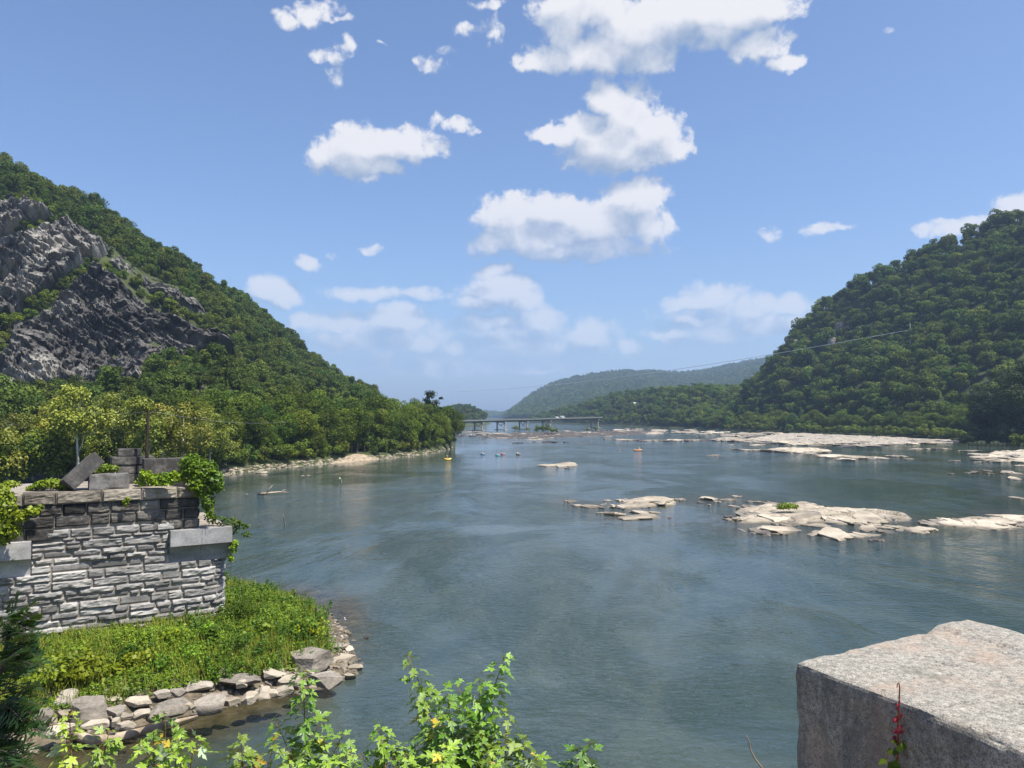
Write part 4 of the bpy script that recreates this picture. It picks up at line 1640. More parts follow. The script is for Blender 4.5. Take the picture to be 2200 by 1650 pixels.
def heap_px(base, spec, Y):
    """ellipsoids from photo positions at depth Y: (px, py, rx, ry in photo px)"""
    out = []
    for (x, y, rx, ry, *dy) in spec:
        yy = Y + (dy[0] if dy else 0)
        out.append((tuple(world_off(x, y, yy, base)), (rx / F * yy, 0.8 * (rx + ry) / 2 / F * yy, ry / F * yy)))
    return out


b = P(420, 1035, 33.6)
leafy("vine", b, heap_px(b, [(412, 1000, 26, 24), (436, 1012, 34, 26), (400, 1022, 22, 18), (455, 1030, 24, 24), (436, 1050, 22, 22), (446, 1075, 14, 22), (452, 1098, 8, 16), (418, 1042, 16, 14, -.35), (470, 1048, 10, 12)], 33.4), 2600, 0.15, M['vine_leaf'],
      "big bright green vine spilling over the pier's right top corner", "vine", None, seed=4,
      stems=[([(0, .2, 0), tuple(world_off(440, 1040, 33.2, b)), tuple(world_off(452, 1085, 33.2, b)), tuple(world_off(458, 1112, 33.2, b))], .02), ([(0, .2, 0), tuple(world_off(385, 1030, 33.2, b)), tuple(world_off(345, 1035, 32.9, b))], .015)])
b = P(345, 1036, 32.6)
leafy("vine", b, heap_px(b, [(312, 1024, 14, 14), (333, 1030, 16, 12), (355, 1028, 18, 13), (376, 1024, 12, 12), (300, 1038, 12, 8), (345, 1038, 30, 6)], 32.4), 900, 0.15, M['vine_leaf'],
      "low round-leaved vine along the coping in front of the wall stub", "vine", None, seed=5)
b = P(105, 1048, 31.2)
leafy("shrub", b, heap_px(b, [(110, 1040, 32, 11), (90, 1044, 22, 9), (135, 1044, 16, 9), (70, 1050, 14, 6)], 31.6), 1100, 0.13, M['vine_leaf'],
      "mound of yellow-green leaves on the pier's top left of the tilted block", "shrub", None, seed=6)
b = P(12, 1120, 29.0)
leafy("vine", b, heap_px(b, [(12, 1092, 22, 34), (10, 1130, 24, 26), (30, 1142, 16, 16), (2, 1060, 22, 16), (44, 1110, 16, 14), (68, 1098, 20, 9), (5, 1160, 18, 12), (-30, 1110, 30, 50), (-15, 1048, 26, 10), (25, 1040, 20, 8, 1.2)], 29.0), 2800, 0.15, M['vine_leaf'],
      "dense yellow-green creeper hanging down the pier at the left edge", "vine", None, seed=7)
b = P(236, 1018, 34.0)
leafy("shrub", b, heap_px(b, [(228, 1006, 18, 9), (245, 1008, 12, 8), (215, 1012, 12, 6)], 34.2), 420, 0.11, M['bush_leaf'],
      "wiry green tuft growing between the loose blocks on the pier", "shrub", None, seed=8)
b = P(300, 985, 36.2)
leafy("shrub", b, heap_px(b, [(296, 979, 12, 7), (303, 985, 9, 6)], 36.3), 220, 0.12, M['vine_leaf'],
      "small green sprig on top of the stepped wall stub", "shrub", None, seed=9)
b = P(470, 1128, 34.0)
leafy("shrub", b, heap_px(b, [(452, 1112, 14, 12), (470, 1118, 16, 10), (500, 1124, 20, 12, .4), (520, 1130, 16, 8, .6), (530, 1148, 10, 6, .6), (500, 1140, 14, 8, .4)], 34.2), 560, 0.12, M['bush_leaf'],
      "sparse shrub growing off the ledge at the pier's river end", "shrub", None, seed=10)
b = P(497, 1160, 34.2)
leafy("vine", b, heap_px(b, [(500, 1178, 9, 12), (505, 1168, 8, 8), (496, 1200, 6, 8), (493, 1196, 5, 6)], 34.1), 220, 0.13, M['vine_leaf'],
      "thin hanging vine below the river-end springing stone, yellow leaves", "vine", None, seed=11,
      stems=[([(0, 0, 0), tuple(world_off(497, 1210, 34.0, b)), tuple(world_off(494, 1260, 34.0, b)), tuple(world_off(495, 1285, 34.0, b))], .012), ([(0, 0, 0), tuple(world_off(515, 1180, 34.0, b)), tuple(world_off(520, 1200, 34.0, b))], .008)])
b = P(272, 1080, 31.9)
leafy("sprig", b, heap_px(b, [(271, 1076, 5, 6), (275, 1072, 5, 4), (269, 1083, 4, 5)], 31.75), 60, 0.12, M['vine_leaf'],
      "tiny bright green sprig rooted in a joint of the dark courses", "plant", None, seed=12)
b = P(80, 1098, 30.2)
leafy("vine", b, heap_px(b, [(60, 1100, 12, 6), (78, 1096, 10, 9), (88, 1090, 6, 8)], 30.0), 170, 0.12, M['syc_leaf'],
      "brownish creeper strand crossing the dark courses at the left", "vine", None, seed=13)

# --- weeds on the islet: a mass of stems and leaves, plus the plants one can tell apart


def weed_field(seed, n, region, hmin, hmax, leaf, nl, lean=0.15):
    rng = np.random.default_rng(seed)
    mb = MB()
    C = np.stack([rng.uniform(-24, -5.5, 60000), rng.uniform(20, 44, 60000)], 1)
    sd = poly_sd(C, ISL)
    s, dn = (C - C0) @ U, (C - C0) @ NF
    dens, tall = region(C, sd, s, dn)
    dens = np.where((dn < 0.1) & (s < 0.1) & (dn > -6), 0, dens)
    dens = np.where((dn < -1.5) & (s < 0.1), 0, dens)             # hidden behind the pier
    pick_ = np.nonzero(rng.random(len(C)) < dens)[0][:n]
    z_all = isl_z(C)
    for made, i in enumerate(pick_):
        xy, z0 = C[i], float(z_all[i])
        h = rng.uniform(hmin, hmax) * float(tall[i])
        top_ = np.array([*(rng.normal(size=2) * lean * h), h])
        k = int(nl * rng.uniform(0.6, 1.3) * (0.5 + h))
        u = rng.uniform(0.15, 1.0, k) ** 0.8
        ang_ = rng.uniform(0, 6.283, k)
        reach = leaf * rng.uniform(0.5, 1.6, k) * (1.25 - u)
        rad = np.stack([np.cos(ang_), np.sin(ang_), rng.uniform(-0.2, 0.7, k)], 1)
        pos = u[:, None] * top_ + rad * reach[:, None]
        nn_ = unit(np.stack([np.cos(ang_) * 0.5, np.sin(ang_) * 0.5, np.full(k, 0.9)], 1) + rng.normal(size=(k, 3)) * 0.4)
        L = leaf * rng.uniform(0.7, 1.3, k)
        v, f = leaf_quads(pos, nn_, L, L * rng.uniform(0.25, 0.6), rng, rad)
        mb.add(v + np.array([*xy, z0]), f, 0, np.clip(rng.normal(0.5, 0.22), 0, 1))
        if made % 3 == 0:
            add_tube(mb, [(*xy, z0 - .03), (*(xy + top_[:2] * .5), z0 + h * .55), (*(xy + top_[:2]), z0 + h)], [0.008, 0.006, 0.003], 3, 0, 0.7)
    return mb


def reg_low(xy, sd, s, dn):
    e = 0.5 + 0.5 * vnoise(np.c_[xy * .6, np.ones(len(xy))], 8)
    return np.where(sd < 1.0, 0, np.minimum(1, (sd - 1.0) * 1.6) * (0.8 + 0.2 * e)), (0.3 + 1.25 * e ** 1.6) * np.clip(0.35 + (sd - 1.0) * 0.32, 0.2, 1)


def reg_tall(xy, sd, s, dn):
    e = 0.5 + 0.5 * vnoise(np.c_[xy * .8, np.full(len(xy), 4.0)], 9)
    return np.where((sd > 0.9) & (s > -2.2), 0.9, 0), 0.6 + 0.75 * e


mb = weed_field(31, 9000, reg_low, 0.28, 0.66, 0.105, 24)
tag(mb.build("weeds", [M['weed_leaf']]), kind='stuff')
mb = weed_field(32, 700, reg_tall, 0.45, 0.88, 0.12, 34, 0.25)
tag(mb.build("tall_weeds", [M['weed_leaf']]), kind='stuff')
rg = np.random.default_rng(35)
C_ = np.stack([rg.uniform(-24, -5.5, 26000), rg.uniform(20, 44, 26000)], 1)
sd_c, s_c, d_c = poly_sd(C_, ISL), (C_ - C0) @ U, (C_ - C0) @ NF
den_, _t = reg_low(C_, sd_c, s_c, d_c)
C_ = C_[(rg.random(len(C_)) < den_ * .6 * (0.4 + 0.6 * (vnoise(np.c_[C_ * .9, np.full(len(C_), 9.0)], 4) > 0))) & ~((d_c < .1) & (s_c < .1))]
zc_ = isl_z(C_)
nb_ = 5
hh_ = rg.uniform(.35, .85, len(C_) * nb_) * np.repeat(np.clip(sd_c.min() * 0 + 1, 0, 1) * np.ones(len(C_)), nb_)
up_ = unit(np.stack([rg.normal(size=len(hh_)) * .28, rg.normal(size=len(hh_)) * .28, np.ones(len(hh_))], 1))
bs_ = np.repeat(np.c_[C_, zc_], nb_, 0) + np.c_[rg.normal(size=(len(hh_), 2)) * .06, np.zeros(len(hh_))]
nr_ = unit(np.cross(up_, rg.normal(size=(len(hh_), 3))))
v, f = leaf_quads(bs_ + up_ * hh_[:, None] * .5, nr_, hh_, rg.uniform(.012, .026, len(hh_)), rg, up_ * 20)
mb = MB(); mb.add(v, f, 0, np.repeat(np.clip(rg.normal(.55, .22, len(C_)), 0, 1), nb_ * 4))
M['grass'] = leaf_mat("long_grass", (0.07, 0.115, 0.018), (0.25, 0.29, 0.045), .25, .1)
tag(mb.build("grass", [M['grass']]), kind='stuff')
M['fluff'] = plain_mat("white_flower", (0.75, 0.74, 0.72), 0.8)


def young_plant(px, py, h, w, n, leaf, mat, label, cat, seed, group=None):
    p = on_islet(px, py)
    rng = np.random.default_rng(seed)
    sh = [((rng.normal() * w * .35, rng.normal() * w * .35, h * rng.uniform(.3, .85)), (w * .42, w * .42, h * .22)) for _ in range(7)]
    sh.append(((0, 0, h * .55), (w * .35, w * .35, h * .45)))
    return leafy("young_plant", p, sh, n, leaf, mat, label, cat, group, seed=seed)


young_plant(186, 1478, 1.35, 0.9, 620, 0.17, M['vine_leaf'], "bright yellow-green broad-leaved sapling standing at the rocks' left part", "plant", 41)
young_plant(110, 1478, 0.95, 1.5, 700, 0.15, M['vine_leaf'], "low bright yellow-green bush beside the dark fronds at the left", "plant", 42)
young_plant(290, 1452, 0.85, 0.8, 360, 0.15, M['vine_leaf'], "bright leafy plant in the middle of the weeds below the pier", "plant", 43)
young_plant(372, 1392, 0.75, 0.7, 240, 0.15, M['vine_leaf'], "small bright broad-leaved plant at the foot of the pier wall", "plant", 44)
young_plant(515, 1345, 1.0, 1.5, 900, 0.10, M['bank_leaf'], "round dark green bush at the pier's river-end corner", "shrub", 45)
young_plant(640, 1385, 1.15, 0.9, 420, 0.13, M['weed_leaf'], "leafy tall weed clump above the big grey slab", "plant", 46)
young_plant(345, 1452, 0.8, 1.1, 520, 0.09, M['weed_leaf'], "fine-leaved dark green weed clump hanging over the rocks' middle", "plant", 47)
for j in range(16):
    px, py = rs.uniform(90, 700), 0
    py = np.interp(px, [90, 300, 500, 700], [1455, 1440, 1410, 1375]) + rs.uniform(-28, 18)
    young_plant(px, py, rs.uniform(.5, 1.15), rs.uniform(.45, 1.0), int(rs.uniform(160, 420)), rs.uniform(.08, .17), M[['vine_leaf', 'weed_leaf', 'bank_leaf', 'weed_leaf'][j % 4]], "leafy weed standing taller than the rest in the growth below the pier", "plant", 60 + j, "taller weeds on the islet")
for j, (px, py) in enumerate([(720, 1372), (735, 1378), (700, 1362), (233, 1366), (566, 1368), (706, 1290), (741, 1330), (655, 1300)]):
    p = on_islet(px, min(py + 18, 1380))
    Y = p[1]
    hd = P(px, py, Y)
    root = empty("white_flower", (hd[0], Y, isl_z(np.array([[hd[0], Y]]))[0]))
    tag(root, "small white flower on a thin stem among the islet's weeds", "flower", "white flowers on the islet")
    h = max(hd[2] - root.location[2], 0.25)
    mb = MB(); add_tube(mb, [(0, 0, 0), (0.02, 0, h * .5), (0, 0, h)], 0.006, 4); mb.build("stem", [M['weed_leaf']], root)
    mb = MB(); v, f = leaf_quads(np.tile([[0, 0, h]], (8, 1)) + rs.normal(size=(8, 3)) * 0.02, unit(rs.normal(size=(8, 3))), 0.07, 0.05, rs); mb.add(v, f); mb.build("petals", [M['fluff']], root)

# --- the rocks along the islet's water edge
ISLET_ROCKS = [  # zoom boxes: x0 x1 y0 y1, material, tilt of the top, label
 (1670,1945,455,655,'g',.42,"largest grey slab at the islet's tip, tilted up to the right"),
 (1830,2005,605,755,'g',.25,"grey slab by the water right of the tip's big tilted slab"),
 (2050,2140,605,665,'p',.2,"pale rock farthest out at the islet's tip"),
 (2010,2100,660,715,'p',.1,"pale flat rock at the waterline of the islet's tip"),
 (1955,2090,550,610,'p',.15,None),(1940,2040,480,540,'g',.2,None),(2040,2080,495,565,'p',.4,None),
 (1525,1690,630,705,'p',.15,"tan slab at the edge of the weeds left of the big tilted slab"),
 (1290,1515,670,750,'g',.15,"long flat grey slab at the edge of the weeds"),
 (1420,1510,755,850,'p',.3,"pale rounded stone at the waterline, upright egg shape"),
 (1505,1590,710,825,'p',.2,None),(1600,1720,720,815,'p',.3,None),(1310,1410,820,870,'p',.1,None),
 (1140,1310,765,905,'g',.5,"wedge-shaped grey rock with dark wet side in the water"),
 (860,1080,815,935,'g',.3,"broad grey boulder with a cracked top by the driftwood log"),
 (720,900,700,785,'g',.2,"squared grey slab under the weeds' left part"),(720,880,805,872,'p',.12,None),
 (600,740,695,820,'g',.6,"thin grey slab leaning at a steep angle"),
 (400,590,770,945,'g',.5,"large smooth grey boulder at the left, facing the water"),
 (605,720,840,940,'g',.3,None),(480,620,920,1015,'p',.3,"pale angular boulder in the water below the smooth grey one"),
 (690,780,910,965,'p',.2,None),(680,790,960,1010,'p',.1,None),(310,420,750,880,'g',.6,None),(390,470,750,830,'g',.5,None),(560,640,705,780,'g',.5,None),
 (1090,1240,700,775,'g',.2,None),(1210,1320,640,700,'g',.2,None),(990,1090,750,815,'g',.3,None),(770,860,860,950,'p',.3,None),(600,700,780,860,'p',.4,None),
 (330,400,880,950,'p',.2,None),(250,400,930,1060,'p',.15,"very pale flat rock half behind the dark fronds"),(1720,1800,690,760,'p',.2,None),(1640,1760,690,740,'p',.2,None),
 (1080,1140,840,890,'p',.2,None),(1880,1980,570,640,'p',.2,None),(180,300,860,960,'g',.3,None),(1570,1640,770,820,'p',.3,None),(1790,1850,640,700,'p',.2,None),
 (1180,1250,860,900,'p',.2,None),(900,1000,770,820,'g',.2,None),(1390,1450,690,760,'p',.3,None),(640,700,930,990,'p',.2,None)]
for j, (x0, x1, y0, y1, mt, tl, lab) in enumerate(ISLET_ROCKS):
    cxp, y1p, y0p = (x0 + x1) / 2 / 2.75, 1200 + y1 / 2.75, 1200 + y0 / 2.75
    base = on_islet(cxp, y1p)
    Y = base[1]
    w = (x1 - x0) / 2.75 / F * Y * 1.08
    hpx_ = (y1p - y0p) / F * Y
    dep = max(w * 0.6, hpx_ * 1.0)
    th = max(0.20, hpx_ * (0.36 + 0.32 * tl))
    v, f = rock_verts(900 + j, (w, dep, th), 9, 4 if w > 1.2 else 3, 0.012, slab=0.6)
    a = (rs.normal() * .06, tl * rs.uniform(.5, .8), rs.normal() * 0.5)
    v = v @ (rot_axis((1, 0, 0), a[1]) @ rot_axis((0, 1, 0), -a[1] * .35 + a[0])).T
    v = v @ rot_axis((0, 0, 1), a[2] * .4).T
    mb = MB(); mb.add(v, f)
    o = mb.build("bank_rock", [M['grey_rock'] if mt == 'g' else M['pale_rock']])
    o.location = (base[0], Y + dep * 0.35, base[2] + th * 0.30 + 0.02)
    tag(o, lab or ("pale tan stone in the heap along the islet's water edge" if mt == 'p' else "grey slab in the heap along the islet's water edge"), "rock", "pale stones along the islet" if mt == 'p' else "grey slabs along the islet")
# small rubble between them
mb = MB()
for j in range(520):
    i = rs.integers(0, 13)
    u = rs.random()
    e0, e1 = ISL[i], ISL[i + 1]
    q = e0 * (1 - u) + e1 * u
    nrm_ = np.array([-(e1 - e0)[1], (e1 - e0)[0]]); nrm_ /= np.linalg.norm(nrm_)
    q = q + nrm_ * rs.uniform(-0.15, 1.5)
    z0 = float(isl_z(q[None])[0])
    s = rs.uniform(0.08, 0.3)
    v, f = rock_verts(2000 + j % 40, (s, s * rs.uniform(.6, 1.1), s * rs.uniform(.35, .7)), 9, 2, 0.02)
    mb.add(v @ rotz(rs.uniform(0, 6.28)).T + np.array([q[0], q[1], z0 + s * .1]), f, 0, rs.random())
tag(mb.build("rubble", [M['pale_rock']]), kind='stuff')
# driftwood on the islet's edge
mb = MB()
dl = [G(150, 1562, .35), G(172, 1582, .22), G(200, 1592, .16), G(260, 1583, .16), (G(320, 1568, .18)), G(375, 1552, .2), G(425, 1538, .12)]
add_tube(mb, dl, [.13, .15, .15, .14, .12, .08, .03], 10)
o = mb.build("driftwood_log", [M['drift']], smooth=True)
tag(o, "curved bleached log lying along the islet's water edge", "driftwood")
mb = MB()
add_tube(mb, [G(255, 1570, .2), G(245, 1553, .45), G(238, 1540, .5)], [.03, .03, .02], 6)
o = mb.build("driftwood_stick", [M['drift']]); tag(o, "short stick leaning on the curved log", "driftwood")

# --- driftwood and stakes standing in the river
mb = MB()
add_tube(mb, [G(553, 1062), G(575, 1060, .25), G(600, 1057, .3), G(622, 1058, .05)], [.13, .16, .10, .04], 7)
add_tube(mb, [G(572, 1061, .2), P(579, 1050, 97), P(586, 1042, 97)], [.08, .06, .02], 5)
add_tube(mb, [G(556, 1061, .1), P(562, 1053, 97)], [.07, .03], 5)
add_tube(mb, [G(603, 1058, .25), P(610, 1052, 99), P(616, 1053, 99)], [.06, .04, .02], 5)
o = mb.build("driftwood_tree", [M['drift']], smooth=True)
tag(o, "bare drifted branch with upturned limbs stranded in the left channel", "driftwood")
mb = MB(); add_tube(mb, [G(613, 1132, -.2), G(608, 1109, .0) * 0 + P(608.5, 1108, G(612, 1130)[1])], [.07, .045], 7)
tag(mb.build("stake", [M['drift']]), "pale stake standing in the water right of the pier", "stake")
mb = MB(); add_tube(mb, [G(733, 1037, -.2), P(730, 1027, G(732, 1036)[1])], [.16, .11], 7)
tag(mb.build("stake", [M['white_bark']]), "short white stake leaning in the water off the left bank", "stake")
o = None
for px, py, w, lab in [(530, 1063, 7, "small pale stone beside the drifted branch"), (650, 1024, 9, "pale stone just awash nearest the left bank's shingle"), (663, 1023, 10, "pale stone awash beside another off the left bank"), (562, 1017, 24, "flat pale rock lying off the left bank's shingle"), (787, 1372, 12, "small dark rock awash off the islet's tip")]:
    p = G(px, py)
    ww = w / F * p[1]
    v, f = rock_verts(1200 + px, (ww, ww * .7, ww * .35), 9, 3, 0.02)
    mb = MB(); mb.add(v, f); o = mb.build("river_stone", [M['pale_rock'] if px != 787 else M['dark_rock']]); o.location = (p[0], p[1], 0.05)
    tag(o, lab, "rock")

# pale shingle along the left bank, with a sandy landing
mb = MB()
for j in range(620):
    px = rs.uniform(455, 978)
    d = sh_left(px) + rs.uniform(-1.2, 2.2)
    s = rs.uniform(0.2, 0.75)
    v, f = rock_verts(2100 + j % 30, (s * 1.3, s, s * .5), 8, 1, 0.02)
    zz = np.interp(d - sh_left(px), [-3, 3.5], [-1.3, 1.3])
    mb.add(v @ rotz(rs.uniform(0, 6.28)).T + np.array([(px - CX) / F * d, d, max(zz, -.1) + .05]), f, 0, rs.random())
tag(mb.build("shingle", [M['shingle']]), kind='stuff')
v = []
for px in np.linspace(715, 815, 16):
    for e in np.linspace(0, 1, 8):
        wv = math.sin((px - 715) / 100 * math.pi) ** .7
        d = sh_left(px) - 2.2 + e * (5 + 5 * wv)
        v.append(((px - CX) / F * d, d, np.interp(d - sh_left(px), [-3, 3.5, 9], [-.8, 1.36, 1.75]) * (0.45 + .55 * wv)))
mb = MB(); mb.add(v, grid_faces(16, 8))
M['sand'] = rock_mat("bank_sand", ((0.16, 0.12, 0.08), (0.30, 0.235, 0.165), (0.42, 0.34, 0.25)), .8, 6.0, .04)
tag(mb.build("sand_bank", [M['sand']], smooth=True), kind='structure')
used = set(id(b_) for b_ in SHRUB_SRC)
for j, px in enumerate(np.arange(472, 980, 15.0)):
    d = sh_left(px) + 3.4 + (j % 3) * .8
    if 735 < px < 800:
        d += 6
    place(SHRUB_SRC[j % 3], used, ((px - CX) / F * d, d, 0.9), 0.75 + 0.6 * ((j * 7) % 5) / 5, j * 1.3, "low green shrub at the foot of the left riverbank's trees", "shrub", "shrubs along the left riverbank")

# ------------------------------------------------------------------ slabs and ledges standing in the river
slabP = {}
for key, mt, n0 in (('p', 'pale_rock', 0), ('g', 'grey_rock', 20), ('d', 'dark_rock', 40)):
    L_ = []
    for i in range(7):
        mb = MB()
        rr = np.random.default_rng(3000 + n0 + i)
        layers = rr.integers(1, 3)
        nb_ = rr.integers(2, 5) if i > 1 else 1
        cuts_ = np.sort(np.concatenate([[-.5, .5], rr.uniform(-.4, .4, nb_ - 1)]))
        for q_ in range(nb_):                                    # joints part the bed into blocks of uneven height
            w_ = max(cuts_[q_ + 1] - cuts_[q_], .2)
            v, f = rock_verts(5100 + n0 * 10 + i * 7 + q_, (w_ * 1.15, rr.uniform(.55, .8), rr.uniform(.45, 1.0)), 10, 3, 0.03, slab=0.4)
            v = v @ rotz(rr.normal() * .25).T + np.array([(cuts_[q_] + cuts_[q_ + 1]) / 2, rr.normal() * .10, 0])
            mb.add(v, f, 0, rr.uniform(.25, .75))
        for k in range(layers):                                  # a few beds, each stepped back from the one below
            sz = 1 - 0.20 * k
            v, f = rock_verts(3100 + n0 * 10 + i * 5 + k, (sz * .8, 0.6 * sz, 0.62), 10, 3, 0.03, slab=0.45)
            v = v * [1, 1, 1.0] + np.array([rr.normal() * .10 * k, rr.normal() * .08 * k, 0.13 * k])
            mb.add(v, f, 0, rr.uniform(.3, .7))
        zmax = max(a_[:, 2].max() for a_ in mb.v)
        for a_ in mb.v:
            a_[:, 2] *= 1.0 / zmax
        L_.append(mb.mesh("slab", [M[mt]]))
    slabP[key] = L_
ROCK_XY = []


def slab(px, py, wpx, hpx_, mt, label, group, name="river_rock", rng=rs):
    """py: photo row of the waterline in front"""
    p = G(px, py)
    Y = p[1]
    w = max(wpx / F * Y, 0.25)
    h = max(hpx_ / F * Y * 0.38, 0.10)
    dep = min(max(hpx_ / F * Y * Y / (CAMH * 1.2), 0.38 * w), 1.7 * w)
    o = bpy.data.objects.new(name, slabP[mt][rng.integers(7)])
    COL.objects.link(o)
    o.location = (p[0], Y + dep * 0.36, -0.10 * h)
    o.scale = (w * 1.12, dep / 0.75, h)
    o.rotation_euler = (rng.normal() * .03, rng.normal() * .055 * min(1, 3.0 / w), rng.normal() * .12 + (math.pi if rng.random() < .5 else 0))
    tag(o, label, "rock", group, "thing")
    ROCK_XY.append((p[0], Y + dep * .36, max(w, dep) * .5))
    return o




def shelf(poly_px, hmax, label, seed, mat='pale_rock', stepm=0.45):
    """bare bedrock barely clear of the water: tilted beds broken into steps"""
    poly = np.array([G(x, y)[:2] for x, y in poly_px])
    lo, hi = poly.min(0) - 1, poly.max(0) + 1
    nx, ny = int((hi[0] - lo[0]) / stepm), int((hi[1] - lo[1]) / (stepm * 1.3))
    X_, Y_ = np.meshgrid(np.linspace(lo[0], hi[0], nx), np.linspace(lo[1], hi[1], ny), indexing='ij')
    p3 = np.stack([X_, Y_, np.full_like(X_, seed * 7.0)], -1)
    sd_q = poly_sd(np.stack([X_, Y_], -1), poly) + fbm(p3 / 3.0, 3, seed) * 1.3
    dip = (X_ * .8 + Y_ * .35) / 4.2 + fbm(p3 / 5.0, 3, seed + 3) * 1.1
    bed = dip - np.floor(dip)
    blk_ = _hash(np.floor(dip), np.floor((Y_ - X_ * .3) / 3.1 + fbm(p3 / 4.0, 2, seed + 9)), np.zeros(X_.shape, int), seed)
    d2 = (X_ * .75 - Y_ * .45) / 1.9 + fbm(p3 / 2.2, 2, seed + 13) * .9
    blk2_ = _hash(np.floor(d2), np.floor((Y_ * .8 + X_ * .5) / 2.3 + fbm(p3 / 2.6, 2, seed + 17) * 1.2), np.ones(X_.shape, int), seed)
    crack = np.minimum(np.minimum(bed, 1 - bed) * 4.2, np.minimum(d2 - np.floor(d2), 1 - d2 + np.floor(d2)) * 1.9)
    z = hmax * (-0.25 + 0.30 * bed + 0.80 * blk_ + 0.70 * blk2_ + 0.35 * fbm(p3 / 1.1, 3, seed + 5) + 0.9 * fbm(p3 / 7.0, 2, seed + 21))
    z -= 0.10 * np.clip(1 - crack / (stepm * .9), 0, 1)
    z = np.minimum(z, np.interp(sd_q, [-.5, 0, .35, 1.6], [-.45, -.12, .25 * hmax, 1.4 * hmax]))
    fc_ = grid_faces(nx, ny)
    keep_ = (z.ravel()[fc_].max(1) > -.25)
    mb = MB(); mb.add(np.stack([X_, Y_, z], -1).reshape(-1, 3), fc_[keep_])
    o = mb.build("rock_shelf", [M[mat]])
    tag(o, label, "rock", None, "thing")


shelf([(1562, 1113), (1600, 1092), (1640, 1081), (1740, 1079), (1800, 1091), (1870, 1095), (1935, 1105), (1955, 1119), (1870, 1129), (1800, 1119), (1740, 1129), (1660, 1125), (1600, 1123)], .34, "broad low bedrock shelf underlying the large mid-river cluster", 3, stepm=.2)
shelf([(1315, 1089), (1345, 1077), (1400, 1066), (1452, 1072), (1458, 1085), (1400, 1089), (1350, 1095)], .30, "low bedrock shelf underlying the smaller mid-river cluster", 5, stepm=.2)
shelf([(2000, 1126), (2030, 1116), (2090, 1110), (2260, 1106), (2260, 1138), (2120, 1136), (2060, 1132)], .34, "low bedrock shelf running in at the right edge below the middle", 7, stepm=.2)
shelf([(1600, 947), (1640, 938), (1700, 932), (1800, 934), (1900, 938), (2045, 946), (2050, 952), (1940, 954), (1860, 957), (1760, 954), (1660, 951)], .5, "wide bedrock shelf between the water and the shrubs of the right shore", 9, 'grey_rock', .5)
shelf([(2105, 985), (2140, 969), (2260, 968), (2260, 992), (2160, 993)], .38, "low bedrock shelf under the flat rocks of the right edge", 11, stepm=.35)
shelf([(1635, 968), (1680, 961), (1750, 964), (1795, 969), (1700, 974)], .40, "bedrock back of the broadest slab off the right-shore shelf", 13, stepm=.4)
shelf([(1020, 939), (1120, 930), (1260, 929), (1400, 926), (1440, 929), (1330, 935), (1200, 940), (1100, 942)], .42, "low brown bedrock bar of the far reef before the bridge", 15, 'dark_rock', 1.0)
# cluster left of the middle of the river
GA = "pale slabs of the smaller cluster in mid-river"
for (x, y, w, h, m_, lab) in [(1228,1079,24,7,'p',"pale stone at the left end of the smaller mid-river cluster"),(1242,1089,18,8,'p',None),(1270,1091,42,9,'p',None),(1306,1077,16,5,'p',None),(1298,1085,12,4,'p',None),(1318,1090,24,9,'d',None),(1332,1077,20,8,'p',None),(1352,1079,34,9,'p',None),(1405,1085,92,20,'p',"largest slab of the smaller mid-river cluster, low and pale"),(1412,1076,34,12,'g',"grey hump on top of the smaller cluster's largest slab"),(1345,1092,48,10,'p',None),(1385,1092,28,6,'p',None),(1378,1104,42,11,'p',None),(1408,1103,24,4,'p',None),(1290,1103,16,3,'p',None),(1372,1116,86,10,'p',"long low slab nearest the viewer in the smaller mid-river cluster"),(1332,1116,10,4,'d',None),(1440,1114,8,2,'p',None)]:
    slab(x, y, w, h, m_, lab or ("dark stone in the smaller cluster in mid-river" if m_ == 'd' else "pale flat stone in the smaller cluster in mid-river"), GA)
slab(1465, 1076, 22, 12, 'g', "dark-sided pointed rock just right of the smaller mid-river cluster", None)
GB = "stones between the two mid-river clusters"
for (x, y, w, h, m_) in [(1530,1073,38,8,'p'),(1507,1081,14,5,'d'),(1545,1080,14,3,'p'),(1570,1076,38,6,'p'),(1585,1068,18,3,'p'),(1578,1089,20,4,'p'),(1626,1080,28,4,'p'),(1525,1086,9,2,'p')]:
    slab(x, y, w, h, m_, "low stone awash between the two mid-river rock clusters", GB)
mb = MB(); add_tube(mb, [G(1299, 1103, .12), G(1322, 1104, .2), G(1345, 1107, .08)], [.16, .18, .14], 8)
tag(mb.build("driftwood_log", [M['drift']]), "straight dark log lying in the water by the smaller cluster", "driftwood")
